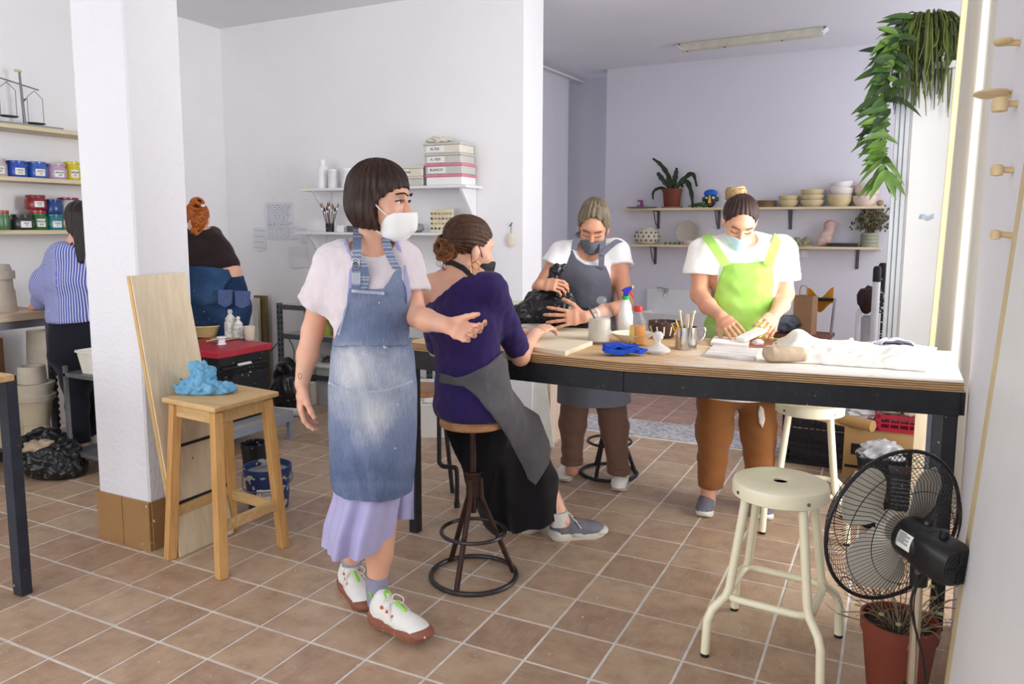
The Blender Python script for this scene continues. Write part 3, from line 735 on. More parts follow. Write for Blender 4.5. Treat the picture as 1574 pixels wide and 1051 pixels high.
    def fade(v):
        x, y, d = pix(v); f = .42+.10*vnoise(v, 14, 4)
        f = f+.42*np.exp(-(((x-535)/34)**2+((y-565)/62)**2))+.25*np.exp(-(((x-590)/50)**2+((y-575)/45)**2))+.30*np.exp(-(((x-575)/26)**2+((y-655)/38)**2))
        f = f-.30*np.clip((y-640)/90, 0, 1)-.22*np.clip((y-455)/40, 0, 1)*np.clip((545-y)/25, 0, 1)+.1*np.exp(-((y-745)/5)**2)-.2*np.exp(-((y-452)/7)**2)*.5
        return f
    def wr(v, n):
        return .003*vnoise(v*np.array([1, 1, 2.2]), 20, 5)+.002*vnoise(v, 48, 2)
    px = D/FPX
    ap = fmesh('denim_apron', [field(tp[:2]+[Slab(J(566, 500), J(571, 560), Lx, .128, .105, .150, .118, .05)], .005, grow=.010, post=lambda P, F: np.maximum(F, np.maximum(poly_sd(*pix(P)[:2], bib)*px, (P-J(566, 470, -.035))@NH)))], 'denim', T, disp=wr, attrs={'fade': fade})
    lv = resample([(J(572, 520), Lx, Fr, .138, .126, .0), (J(573, 540), Lx, Fr, .146, .132, .0), (J(573, 590), Lx, Fr, .158, .142, .008), (J(573, 650), Lx, Fr, .158, .150, .012), (J(573, 700), Lx, Fr, .153, .165, .012), (J(572, 742), Lx, Fr, .143, .175, .015)], 60)
    m = MB()
    rg = ringloft(lv, 110, nf=6, seed=2.1)
    half = [r[:58]+[r[-3], r[-2], r[-1]] for r in rg]
    half = []
    for i, r in enumerate(rg):
        row = [V(r[k % 110]) for k in range(-6, 62)]
        for k, p in enumerate(row):
            t = i/60; p.z += .055*max(0, t-.5)*2*((k/67-.5)*-1.0+.1)*(-1) if t > .5 else 0
            p += V(A3(p-V(J(573, 600)))*0)+NHv*(.003*sin(k*.9+i*.35)+.003*sin(i*.5+k*.31))
        half.append(row)
    nu = len(half[0])-1; nv = len(half)-1
    m.sheet(lambda u, v: half[int(round(v*nv))][int(round(u*nu))], nu, nv, .004)
    o = m.build('apron_skirt', 'denim', ap, world=True); add_attr(o, 'fade', fade)
    # straps, seams and buckle
    for pts in ([(549, 350, .05), (549, 372, -.09), (548, 402, -.128), (547, 446, -.148)], [(590, 356, .05), (594, 374, -.075), (601, 396, -.115), (611, 414, -.125)], [(556, 446, -.147), (561, 428, -.137), (557, 405, -.135), (549, 402, -.133)]):
        m = MB(); p = spline([J(*q) for q in pts], 10)
        m.sheet(lambda u, v, p=p: p[int(round(v*(len(p)-1)))]+RHv*((u-.5)*.030), 3, len(p)-1, .004)
        o = m.build('apron_strap', 'denim', ap, world=True); add_attr(o, 'fade', lambda v: .30+.5*(np.sin(v[:, 2]*520) > .35))
    m = MB()
    for q in (0, 1):
        m.tube(arc(J(547, 403+q*4, -.142), .013, 0, 2*pi, 18, Lx, (0, 0, 1))[:-1], .0016, 6, closed=True)
    tag(m.build('ring_buckle', 'steel', ap, world=True), kind='stuff')
    m = MB()
    def seam(pts, n, w=.010):
        p = spline([V(q) for q in pts], n)
        for i in range(len(p)-1):
            d = (p[i+1]-p[i]).normalized(); x = d.cross(V(Fr)).normalized()
            m.bar(p[i]-x*w/2, p[i]+x*w/2, .0022, .0016, tuple(Fr))
    S = lambda x, y, b=.147: J(x, y, -b)
    seam([S(505, 588, .10), S(540, 600, .145), S(590, 600, .150), S(635, 585, .09)], 18, .007)
    seam([S(541, 447, .152), S(565, 449, .158), S(591, 451, .152)], 16); seam([S(533, 466, .142), S(527, 490, .137), S(520, 515, .130)], 14, .006)
    tag(m.build('stitching', 'denim_stitch', ap, world=True), kind='stuff')
    # socks and shoes
    m = MB(); m.tube([J(540, 838, .135), J(541, 868, .125)], [.042, .040], 16); m.build('sock', 'sock_grey', T, world=True)
    m = MB(); m.tube([J(580, 884, -.035), J(579, 905, -.03), J(583, 925, -.02)], [.043, .041, .044], 16); m.build('sock', 'sock_grey', T, world=True)
    hl_ = FZ(530, 898); d1 = A3(FZ(560, 935))-A3(hl_); shoe(T, hl_, d1, 0, .28, 'shoe_white', 'gum_sole', .034, 'gum_sole', tab='lime')
    hf = FZ(575, 958); d2 = A3(FZ(640, 990))-A3(hf); shoe(T, hf, d2, 0.012, .285, 'shoe_white', 'gum_sole', .034, 'gum_sole', tab='lime', pitch=.05)
    # tattoos as thin inked rings lying on the forearm
    m = MB(); c = J(461, 578, -.052); m.tube([c+RH*(.0055*cos(a))+np.array([0, 0, .011*sin(a)]) for a in np.linspace(0, 2*pi, 18)[:-1]], .0009, 4, closed=True)
    m.build('tattoo', 'tattoo_ink', T, world=True)
def ZV_(): return np.array([0, 0, 1.0])
walker()
# ------------------------------------------------------------------ person seated with her back turned
def seated():
    D = 3.05; J = lambda x, y, d=0.0: A3(W(x, y, D+d))
    base = FZ(735, 860); T = thing('person', 'person seated on the turning stool in purple one-shoulder knit, seen from behind', 'person', (base.x, base.y, 0))
    F = unit(NH*.78+RH*.62); Rr = np.array([F[1], -F[0], 0])     # her right
    sb = FZ(728, 886); sH = W(718, 640, (A3(sb)-CAM)@NH).z
    seatc = lambda P, F: np.maximum(F, -np.maximum(np.hypot(P[..., 0]-sb.x, P[..., 1]-sb.y)-.145, P[..., 2]-sH))
    nb = J(712, 418, .02); sl = J(660, 440, .10); sr = J(757, 443, -.06)
    er = J(800, 548, .12); wr = J(822, 513, .36); elb = J(672, 535, .30); wl = J(792, 512, .42)
    torso = [Slab(J(708, 446, .02), J(712, 500, .0), Rr, .150, .085, .140, .105, .05), Slab(J(712, 500), J(722, 565, .0), Rr, .138, .105, .122, .10, .05), Slab(J(722, 565), J(722, 618, .0), Rr, .125, .105, .155, .125, .05),
             Cone(nb, J(668, 436, .09), .045, .042, .05), Cone(nb, J(750, 440, -.05), .045, .042, .05)]
    kr = J(800, 655, .24); kl = J(760, 665, .36); ar = J(864, 800, .14); al = J(778, 800, .30)
    legs = [Cone(J(748, 618, -.02), kr, .085, .062, .04), Cone(J(705, 618, .06), kl, .085, .062, .04), Cone(kr, ar, .055, .035, .03), Cone(kl, al, .055, .038, .03)]
    arms = [Cone(sr, er, .045, .036, .03), Cone(er, wr, .038, .025, .02), Cone(sl, elb, .045, .036, .03), Cone(elb, wl, .038, .025, .02)]
    hd = Head(J(722, 380, .02), RH*.86+NH*.50-ZV_()*.22, (.05, .0, 1.0), 1.0)
    neck = [Cone(hd.p(0, -.03, -.07), nb, .050, .056, .03)]
    hR = hand(wr, unit(J(838, 503, .42)-wr), (-.1, 0, -1.0), 1, .98, (.35, .4, .45, .5), .5, .05, .5)
    hL = hand(wl, unit(J(812, 507, .50)-wl), (.1, 0, -1.0), -1, .98, (.5, .5, .55, .6), .5, .05, .5)
    tag(fmesh('body', [field(torso+neck+legs+arms, .006, post=seatc), field([Cone(er*.4+wr*.6, wr, .030, .025, .02)]+hR, .0028), field([Cone(elb*.3+wl*.7, wl, .029, .025, .02)]+hL, .003), field(hd.prims()+neck, .0034, cuts=hd.cuts())], 'skin_light', T), 'skin')
    # hair swept back into a low bun
    hp = [hd.e((0, -.018, .036), (.082, .104, .090), .03)]
    fpoly = [(.3, .075), (.085, .070), (.045, .045), (.030, .015), (.006, .010), (-.012, -.03), (-.03, -.06), (-.06, -.085), (-.3, -.085), (-.3, -.3), (.3, -.3)]
    def streak(v, n):
        q = v-hd.c; th = np.arctan2(q@hd.l, q@hd.u-.0); return .0022*np.sin(th*30+3*vnoise(v, 12))+.0014*np.sin(th*67)
    hr = fmesh('hair', [field(hp, .004, post=lambda P, F: np.maximum(F, -poly_sd((P-hd.c)@hd.f, (P-hd.c)@hd.u, fpoly)))], 'hair_brown', T, disp=streak)
    bc = J(692, 382, .0); r2 = random.Random(3); m = MB()
    for k in range(60):
        a = r2.uniform(0, 2*pi); b = r2.uniform(-1, 1); rr = r2.uniform(.038, .060); ax = V((r2.uniform(-1, 1), r2.uniform(-1, 1), r2.uniform(-1, 1))).normalized(); ay = ax.orthogonal().normalized(); az = ax.cross(ay)
        c = V(bc)+ax*r2.uniform(-.014, .014); pts = [c+(ay*cos(t)+az*sin(t))*(rr*(1+.12*sin(3*t+k))) for t in np.linspace(a, a+r2.uniform(2.5, 5.2), 16)]
        m.tube(pts, [.002]+[.0065]*14+[.002], 6)
    for k in range(10):
        p0 = V(bc)+V((r2.uniform(-.03, .03), r2.uniform(-.02, .02), -.03)); m.tube(spline([p0, p0+RHv*r2.uniform(-.04, .01)+ZV*-.03, p0+RHv*r2.uniform(-.04, .02)+ZV*r2.uniform(-.075, -.05)], 5), .0011, 4)
    tag(m.build('bun', 'hair_curl', hr, world=True), kind='stuff')
    m = MB(); c = V(bc)+V(hd.f)*.040+ZV*.01
    ax = V(hd.l); ay = V(hd.u)
    m.tube([c+(ax*cos(t)+ay*sin(t))*(.030+.004*sin(9*t)) for t in np.linspace(0, 2*pi, 40)[:-1]], .007, 7, closed=True); m.build('hair_tie', M('scrunchie', (186, 92, 108), .8), hr, world=True)
    # black mask with ear loop, hoop earring, apron neck strap
    mp = [hd.e((0, .052, -.055), (.060, .066, .06), .02), Cone(hd.p(0, .105, -.035), hd.p(0, .105, -.085), .012, .014, .04), hd.e((0, .048, -.095), (.048, .055, .042), .02)]
    mk = fmesh('face_mask', [field(mp, .0035, post=lambda P, F: np.maximum(F, poly_sd((P-hd.c)@hd.f, (P-hd.c)@hd.u, [(.045, -.045), (.17, -.025), (.17, -.2), (.06, -.145), (.01, -.12), (.01, -.09)])))], 'mask_black', T, relax=1)
    for q in (-1, 1):
        m = MB(); m.tube(spline([hd.p(q*.052, .05, -.05), hd.p(q*.074, .015, -.01), hd.p(q*.086, -.012, .014), hd.p(q*.090, -.034, -.012), hd.p(q*.078, -.02, -.05), hd.p(q*.058, .012, -.10)], 6), .0018, 5)
        m.build('ear_loop', 'mask_black', mk, world=True)
        c = hd.p(q*.082, .000, -.078); m = MB(); m.tube([c+hd.f*(.019*sin(t))+hd.u*(.027*cos(t)) for t in np.linspace(0, 2*pi, 26)[:-1]], .0028, 7, closed=True); m.build('hoop_earring', 'gold', T, world=True)
    nsp = [(678, 398), (697, 400), (714, 408), (730, 424), (724, 429), (710, 416), (694, 408), (676, 407)]
    fmesh('neck_strap', [field(torso[:1]+torso[3:]+neck, .004, grow=.005, post=lambda P, F: np.maximum(F, np.maximum(poly_sd(*pix(P)[:2], nsp)*D/FPX, (P-J(710, 420, .05))@NH)))], 'strap_black', T)
    # knit top, one shoulder off, three-quarter sleeves
    tp = [Slab(J(708, 446, .02), J(712, 500, .0), Rr, .158, .094, .150, .114, .05), Slab(J(712, 500), J(722, 565, .0), Rr, .150, .114, .140, .112, .05), Slab(J(722, 565), J(722, 622, .0), Rr, .142, .116, .165, .137, .05),
          Cone(J(714, 432, .02), J(752, 444, -.05), .045, .050, .05), Cone(sr, er*.88+sr*.12, .054, .052, .05), Cone(sl, elb*.92+sl*.08, .054, .05, .05)]
    off = [(560, 300), (725, 300), (728, 414), (716, 420), (700, 436), (672, 458), (646, 476), (600, 500)]
    da = unit(er-sr); dl = unit(elb-sl)
    def post(P, F):
        x, y, d = pix(P); F = np.maximum(F, -poly_sd(x, y, off)*D/FPX)
        F = np.where((P-sr)@RH > .05, np.maximum(F, (P-(er*.90+sr*.10))@da), F)
        return np.maximum(F, sH-P[..., 2])
    fmesh('knit_top', [field(tp, .006, post=post)], 'knit_purple', T, disp=lambda v, n: .003*vnoise(v*np.array([1, 1, 2.0]), 22, 1)+.002*vnoise(v*np.array([1.5, 1.5, .8]), 50, 2), relax=1)
    # black wide skirt over the knees
    sp = [Slab(J(722, 612), J(745, 640, .08), Rr, .165, .135, .16, .12, .05), Slab(J(745, 640, .08), J(786, 668, .20), Rr, .16, .12, .15, .11, .05), Slab(J(786, 668, .20), J(810, 735, .22), Rr, .150, .115, .150, .10, .05), Slab(J(810, 735, .22), J(822, 815, .21), Rr, .150, .10, .155, .10, .04), Cone(J(718, 660, .1), J(762, 800, .25), .085, .06, .05)]
    hem = unit(J(872, 786, .14)-J(770, 812, .25)); hn = np.cross(hem, NH); hn = hn if hn[2] > 0 else -hn
    fmesh('skirt', [field(sp, .007, post=lambda P, F: seatc(P, np.maximum(F, -(P-J(825, 800, .2))@hn)))], 'skirt_black', T, disp=lambda v, n: .006*np.sin((v@RH)*70+3*vnoise(v, 6))*np.clip((.75-v[:, 2])*3, 0, 1), relax=1)
    # dark grey apron wrapped over the hip
    apoly = [(676, 573), (700, 581), (722, 575), (748, 561), (775, 540), (781, 548), (800, 583), (822, 622), (848, 688), (843, 714), (823, 746), (812, 736), (795, 700), (778, 668), (756, 637), (732, 608), (714, 594), (690, 590), (676, 588)]
    px = D/FPX
    ap = fmesh('apron', [field(tp[:3]+sp[:4], .0055, grow=.013, post=lambda P, F: np.maximum(F, np.maximum(poly_sd(*pix(P)[:2], apoly)*px, (P-J(760, 600, .12))@NH-.35*np.maximum(0, (P-J(760, 600))@RH))))], 'apron_black_grey', T, disp=bump3(.0025, 30, 2, (1, 1, 1)))
    m = MB()
    def seam(pts, n):
        q = []
        for x, y in pts: q.append((x, y))
        for i in range(len(q)-1):
            for k in range(n):
                t = k/n; x = q[i][0]*(1-t)+q[i+1][0]*t; y = q[i][1]*(1-t)+q[i+1][1]*t; P0 = J(x, y, -.19+.0024*max(0, x-740)); m.box(P0, (.004, .004, .002))
    # folded pocket edge and waist band
    for pts in ([(676, 580), (700, 586), (724, 580), (750, 566), (776, 545)],):
        b = []
        for x, y in pts:
            b.append(J(x, y, -.128+abs(x-735)*.0006+.0009*max(0, x-735)))
        p = spline(b, 8); mm = MB(); mm.sheet(lambda u, v: p[int(round(v*(len(p)-1)))]+ZV*((u-.5)*.030), 3, len(p)-1, .006); mm.build('waist_band', 'apron_black_grey', ap, world=True)
    # socks, shoes
    MB().tube([J(858, 785, .14), J(860, 806, .14)], [.042, .040], 16).build('sock', 'sock_white', T, world=True)
    h = FZ(846, 829); shoe(T, h, A3(FZ(916, 823))-A3(h), 0, .27, 'shoe_grey', 'sole_cream', .030, 'shoe_pale', lace='lace_white')
    h = FZ(748, 812); shoe(T, h, A3(FZ(802, 815))-A3(h), 0, .27, 'shoe_grey', 'sole_cream', .030, 'shoe_pale', lace='lace_white')
seated()

# ------------------------------------------------------------------ person in the grey apron wrapping clay
def eyes_down(hd, T, brow='brow_dark', bz=.024):
    for q in (-1, 1):
        m = MB(); m.tube(spline([hd.p(q*.012, .100, bz-.002), hd.p(q*.030, .098, bz+.004), hd.p(q*.052, .077, bz-.002)], 5), [.0020]*5+[.0026]*5+[.0012], 6); m.build('eyebrow', brow, T, world=True)
        m = MB(); m.tube(spline([hd.p(q*.013, .0875, -.004), hd.p(q*.030, .0915, -.0075), hd.p(q*.050, .0765, -.005)], 5), .0017, 5); m.build('eyelash', 'eye_dark', T, world=True)
def mask_flat(hd, T, mat, peak=.104, top=-.022):
    mp = [hd.e((0, .050, -.055), (.063, .066, .06), .02), Cone(hd.p(0, peak, -.035), hd.p(0, peak, -.085), .012, .014, .04), hd.e((0, .046, -.095), (.052, .056, .044), .02)]
    mk = fmesh('face_mask', [field(mp, .0035, post=lambda P, F: np.maximum(F, poly_sd((P-hd.c)@hd.f, (P-hd.c)@hd.u, [(.045, -.040), (.075, -.032), (.17, top), (.17, -.2), (.06, -.145), (.012, -.115), (.014, -.08)])))], mat, T, disp=lambda v, n: .0012*np.sin(((v-hd.c)@hd.u)*420), relax=1)
    for q in (-1, 1):
        m = MB(); m.tube(spline([hd.p(q*.054, .05, -.045), hd.p(q*.074, .015, -.01), hd.p(q*.087, -.012, .012)], 6), .0018, 5); m.build('ear_loop', mat, mk, world=True)
    return mk
def grey():
    D = 4.2; J = lambda x, y, d=0.0: A3(W(x, y, D+d)); px = D/FPX
    base = FZ(915, 745); T = thing('person', 'person with hair up in slate grey apron and grey mask wrapping clay in black plastic', 'person', (base.x, base.y, 0))
    Lx = unit(RH); Fr = -NH
    nb = J(909, 385, .02); sl = J(861, 391); sr = J(950, 388); el = J(829, 443, -.02); wl = J(829, 438, -.32); er = J(962, 470, -.14); wr = J(899, 487, -.44)
    torso = [Slab(J(907, 393, .02), J(908, 425), Lx, .155, .085, .145, .105, .05), Slab(J(908, 425), J(909, 485), Lx, .145, .105, .130, .10, .05), Slab(J(909, 485), J(911, 560), Lx, .132, .10, .165, .12, .05), Cone(nb, J(875, 386, .01), .05, .045, .04), Cone(nb, J(942, 384, .01), .05, .045, .04)]
    legs = [Cone(J(888, 570), J(881, 660), .085, .06, .04), Cone(J(934, 570), J(944, 665), .085, .06, .04), Cone(J(881, 660), J(879, 722, .02), .055, .038, .03), Cone(J(944, 665), J(953, 735, -.04), .055, .038, .03)]
    arms = [Cone(sl, el, .046, .038, .03), Cone(el, wl, .038, .026, .02), Cone(sr, er, .047, .040, .03), Cone(er, J(930, 478, -.28), .041, .036, .02), Cone(J(930, 478, -.28), wr, .036, .026, .02)]
    hd = Head(J(912, 350, -.03), -NH*.86-RH*.16-ZV_()*.46, ZV_()*.9-NH*.42, 1.0); neck = [Cone(hd.p(0, -.025, -.07), nb, .05, .056, .03)]
    hL = hand(wl, unit(RH*.9-NH*.35+ZV_()*.05), NH*.6-ZV_()*.55+RH*.1, -1 if False else 1, 1.0, (.55, .6, .65, .7), .6, .05, .5)
    hR = hand(wr, unit(-RH*.98-NH*.12-ZV_()*.02), NH*.95-ZV_()*.2, -1, 1.1, (.10, .10, .12, .14), .3, .16, 1.0)
    tag(fmesh('body', [field(torso+neck+legs+arms, .007), field([Cone(el*.3+wl*.7, wl, .029, .026, .02)]+hL, .003), field([Cone(J(915, 483, -.36), wr, .031, .026, .02)]+hR, .003), field(hd.prims()+neck, .0036, cuts=hd.cuts())], 'skin_tan', T), 'skin')
    hp = [hd.e((0, -.020, .042), (.086, .104, .090), .03), hd.e((0, .0, .118), (.045, .05, .035), .05), hd.e((.0, -.06, .10), (.05, .05, .04), .05)]
    fpoly = [(.3, .095), (.094, .083), (.066, .074), (.045, .050), (.016, .018), (-.010, -.03), (-.03, -.07), (-.3, -.09), (-.3, -.3), (.3, -.3)]
    def streak(v, n):
        q = v-hd.c; th = np.arctan2(q@hd.l, q@hd.f+.1); return .003*np.sin(th*34+3*vnoise(v, 12))
    hr = fmesh('hair', [field(hp, .0042, post=lambda P, F: np.maximum(F, -poly_sd((P-hd.c)@hd.f, (P-hd.c)@hd.u-.024+9*((P-hd.c)@hd.l)**2, fpoly)))], 'hair_ash', T, disp=streak)
    m = MB(); r2 = random.Random(14); bc = V(hd.p(0, -.035, .125))
    for k in range(26):
        ax = V((r2.uniform(-1, 1), r2.uniform(-1, 1), r2.uniform(-1, 1))).normalized(); ay = ax.orthogonal().normalized(); az = ax.cross(ay); t0 = r2.uniform(0, 6)
        m.tube([bc+(ay*cos(t)+az*sin(t))*r2.uniform(.030, .034) for t in np.linspace(t0, t0+r2.uniform(3, 5), 14)], [.002]+[.006]*12+[.002], 6)
    tag(m.build('pinned_bun', 'hair_ash', hr, world=True), kind='stuff')
    eyes_down(hd, T); mask_flat(hd, T, 'mask_grey', .112)
    # tee with scoop neck
    tp = [Slab(J(907, 390, .02), J(908, 425), Lx, .168, .098, .155, .118, .05), Slab(J(908, 425), J(909, 490), Lx, .155, .118, .148, .112, .05), Cone(nb, J(872, 387, .01), .052, .055, .04), Cone(nb, J(945, 385, .01), .052, .055, .04), Cone(sl, J(849, 408, -.02), .066, .070, .05), Cone(sr, J(955, 412, -.03), .066, .072, .05)]
    def post(P, F):
        F = np.where((P-J(874, 420))@RH < 0, np.maximum(F, (P-J(850, 407, -.02))@unit(el-sl+np.array([0, 0, -.05]))), F)
        return np.where((P-J(936, 420))@RH > 0, np.maximum(F, (P-J(956, 411, -.03))@unit(er-sr)), F)
    fmesh('tee_shirt', [field(tp, .006, post=post, cuts=[Ell(J(905, 380, -.09), (.075, .10, .075), None, .01)])], 'tee_white', T, disp=lambda v, n: .003*vnoise(v*np.array([1, 1, .6]), 26, 4), relax=1)
    # apron: bib, straps, skirt
    bib = [(878, 379), (886, 398), (900, 406), (921, 409), (930, 408), (938, 425), (944, 470), (952, 540), (856, 540), (858, 470), (858, 420), (868, 396)]
    ap = fmesh('apron', [field(tp[:2]+[Slab(J(909, 485), J(911, 560), Lx, .140, .11, .17, .13, .05)], .006, grow=.012, post=lambda P, F: np.maximum(F, np.maximum(poly_sd(*pix(P)[:2], bib)*px, (P-J(908, 450, .0))@NH)))], 'apron_grey', T, disp=bump3(.002, 24, 1))
    lv = resample([(J(911, 520), Lx, Fr, .17, .15, .0), (J(911, 570), Lx, Fr, .195, .165, .01), (J(912, 616), Lx, Fr, .205, .175, .02)], 24); rg = ringloft(lv, 80, nf=7, seed=1); half = [[r[k % 80] for k in range(-4, 45)] for r in rg]
    MB().sheet(lambda u, v: half[int(round(v*24))][int(round(u*48))], 48, 24, .004).build('apron_skirt', 'apron_grey', ap, world=True)
    for pts in ([(882, 384, -.115), (886, 366, -.085), (893, 356, .02)], [(924, 412, -.135), (925, 390, -.125), (927, 366, -.07), (924, 355, .02)], [(924, 392, -.135), (936, 380, -.105), (950, 370, -.065), (958, 372, .02)]):
        p = spline([J(*q) for q in pts], 8); MB().sheet(lambda u, v: p[int(round(v*(len(p)-1)))]+RHv*((u-.5)*.030)+ZV*((u-.5)*-.012), 3, len(p)-1, .005).build('apron_strap', 'apron_grey', ap, world=True)
    m = MB(); m.tube(spline([J(884, 386, -.085), J(891, 396, -.112), J(900, 402, -.122), J(909, 396, -.114), J(917, 386, -.085)], 8), .0009, 5); o = m.build('necklace', 'gold', T, world=True); MB().cyl(J(900, 402, -.128), J(900, 402, -.124), .006, n=14).build('pendant', 'steel', o, world=True)
    # watch and ring
    w0 = A3(wr)*.78+A3(er)*.22; ax = unit(er-wr); s1 = unit(np.cross(ax, NH)); s2 = np.cross(ax, s1)
    m = MB(); pts = [w0+s1*(.031*cos(t))+s2*(.029*sin(t)) for t in np.linspace(0, 2*pi, 28)[:-1]]; m.loft([[p+ax*d for p in pts] for d in (-.010, .010)], caps=False)
    wt = m.build('wrist_watch', M('watch_band', (206, 200, 192), .5), T, world=True)
    c = w0-NH*.031; m = MB(); m.bar(c-ax*.017, c+ax*.017, .038, .010, tuple(-NH)).build('watch_case', 'steel', wt, world=True, bevel=.003); MB().bar(c-NH*.005-ax*.013, c-NH*.005+ax*.013, .030, .003, tuple(-NH)).build('watch_face', 'watch_glass', wt, world=True)
    # trousers, shoes
    tr = [Slab(J(911, 555), J(911, 590), Lx, .165, .125, .165, .12, .05), Cone(J(888, 590), J(880, 650), .092, .074, .05), Cone(J(880, 650), J(879, 712, .01), .072, .056, .04), Cone(J(935, 590), J(944, 655), .092, .076, .05), Cone(J(944, 655), J(951, 726, -.03), .074, .058, .04)]
    zl, zr = J(879, 713)[2], J(951, 726)[2]
    tr_o = fmesh('trousers', [field(tr, .006, post=lambda P, F: np.maximum(F, np.where((P-J(912, 660))@RH < 0, zl, zr)-P[..., 2]))], 'trouser_brown', T, disp=lambda v, n: .004*vnoise(v*np.array([1, 1, 2]), 22, 3), relax=1)
    for c, r in ((J(879, 708, .01), .062), (J(951, 722, -.03), .064)): MB().lathe([(r, -.016), (r+.003, -.01), (r+.003, .014), (r-.002, .018)], c, 24).build('cuff', 'trouser_brown', tr_o, world=True)
    h = FZ(884, 722); shoe(T, h, A3(FZ(862, 742))-A3(h), 0, .255, 'shoe_white', 'sole_white', .026, None, style='canvas')
    h = FZ(958, 735); shoe(T, h, A3(FZ(945, 768))-A3(h), 0, .255, 'shoe_white', 'sole_white', .026, None, style='canvas')
grey()
# ------------------------------------------------------------------ person in the lime apron
def green():
    D = 3.86; J = lambda x, y, d=0.0: A3(W(x, y, D+d)); px = D/FPX
    base = FZ(1125, 785); T = thing('person', 'person with a top knot in lime green apron over white tee, rust trousers', 'person', (base.x, base.y, 0))
    Lx = unit(RH-.05*NH); Fr = -NH
    nb = J(1143, 375, .02); sl = J(1080, 388); sr = J(1203, 386); el = J(1075, 452, -.02); wl = J(1108, 486, -.24); er = J(1206, 452, -.02); wr = J(1190, 485, -.25)
    torso = [Slab(J(1142, 388, .02), J(1143, 425), Lx, .172, .09, .160, .115, .05), Slab(J(1143, 425), J(1140, 480), Lx, .160, .118, .150, .112, .05), Slab(J(1140, 480), J(1135, 560), Lx, .150, .112, .178, .128, .05), Cone(nb, J(1098, 382, .01), .052, .05, .04), Cone(nb, J(1190, 380, .01), .052, .05, .04)]
    legs = [Cone(J(1106, 575), J(1100, 665), .09, .064, .04), Cone(J(1162, 575), J(1164, 665), .09, .064, .04), Cone(J(1100, 665), J(1088, 765, -.04), .058, .038, .03), Cone(J(1164, 665), J(1166, 772, -.04), .058, .038, .03)]
    arms = [Cone(sl, el, .052, .044, .03), Cone(el, J(1088, 470, -.13), .044, .040, .02), Cone(J(1088, 470, -.13), wl, .039, .027, .02), Cone(sr, er, .052, .044, .03), Cone(er, J(1201, 468, -.13), .044, .040, .02), Cone(J(1201, 468, -.13), wr, .039, .027, .02)]
    hd = Head(J(1137, 340, -.05), -NH*.78-RH*.10-ZV_()*.60, ZV_()*.8-NH*.55, 1.0); neck = [Cone(hd.p(0, -.03, -.06), nb, .052, .058, .03)]
    hL = hand(wl, unit(J(1133, 512, -.36)-wl), NH*.2+RH*.5-ZV_()*.75, -1, 1.0, (.2, .25, .3, .35), .4, .06, .6)
    hR = hand(wr, unit(J(1172, 505, -.36)-wr), -RH*.55-NH*.1-ZV_()*.5, 1, 1.0, (.35, .45, .5, .5), .6, .05, .5)
    tag(fmesh('body', [field(torso+neck+legs+arms, .007), field([Cone(J(1092, 473, -.15), wl, .036, .027, .02)]+hL, .003), field([Cone(J(1199, 470, -.15), wr, .037, .027, .02)]+hR, .003), field(hd.prims()+neck, .0036, cuts=hd.cuts())], 'skin_warm', T), 'skin')
    hp = [hd.e((0, -.020, .040), (.084, .102, .088), .03)]
    fpoly = [(.3, .090), (.090, .078), (.062, .066), (.034, .034), (.006, .006), (-.014, -.03), (-.04, -.07), (-.3, -.09), (-.3, -.3), (.3, -.3)]
    def streak(v, n):
        q = v-hd.c; th = np.arctan2(q@hd.l, q@hd.f+.14); return .002*np.sin(th*60+2*vnoise(v, 12))
    hr = fmesh('hair', [field(hp, .004, post=lambda P, F: np.maximum(F, -poly_sd((P-hd.c)@hd.f, (P-hd.c)@hd.u-.022+8*((P-hd.c)@hd.l)**2, fpoly)))], 'hair_plum', T, disp=streak)
    bc = V(J(1131, 298, -.03)); r2 = random.Random(5); m = MB()
    for k in range(34):
        z = r2.uniform(-.026, .026); rr = math.sqrt(max(.0001, (.05**2)-z*z))*r2.uniform(.75, 1.0); a = r2.uniform(0, 6.28)
        m.tube([bc+RHv*(rr*cos(t))-NHv*(rr*sin(t)*.8)+ZV*(z+.006*sin(2*t+k)) for t in np.linspace(a, a+r2.uniform(3, 5.5), 18)], [.002]+[.0062]*16+[.002], 6)
    tag(m.build('top_knot', 'hair_bun', hr, world=True), kind='stuff')
    eyes_down(hd, T); mask_flat(hd, T, 'mask_blue', .104)
    MB().ico(hd.p(.082, .000, -.055), .004, 2).build('earring', 'gold', T, world=True)
    tp = [Slab(J(1142, 384, .02), J(1143, 425), Lx, .190, .105, .175, .130, .05), Slab(J(1143, 425), J(1140, 500), Lx, .175, .130, .170, .128, .05), Cone(nb, J(1096, 383, .01), .055, .06, .04), Cone(nb, J(1192, 381, .01), .055, .06, .04), Cone(sl, J(1075, 418, -.01), .075, .082, .05), Cone(sr, J(1206, 424, -.01), .075, .080, .05)]
    def post(P, F):
        F = np.where((P-J(1098, 430))@RH < 0, np.maximum(F, (P-J(1075, 422, -.01))@unit(el-sl)), F)
        return np.where((P-J(1186, 430))@RH > 0, np.maximum(F, (P-J(1206, 432, -.01))@unit(er-sr)), F)
    fmesh('tee_shirt', [field(tp, .006, post=post, cuts=[Ell(J(1143, 366, -.05), (.075, .08, .05), None, .01)])], 'tee_cream', T, disp=lambda v, n: .0035*vnoise(v*np.array([1, 1, .6]), 24, 6), relax=1)
    bib = [(1114, 405), (1145, 404), (1176, 402), (1188, 404), (1190, 440), (1187, 465), (1180, 490), (1190, 560), (1076, 560), (1081, 500), (1096, 458), (1108, 420)]
    wk = lambda v, n: .004*vnoise(v*np.array([1, 1, 1.8]), 20, 2)+.002*vnoise(v, 45, 3)
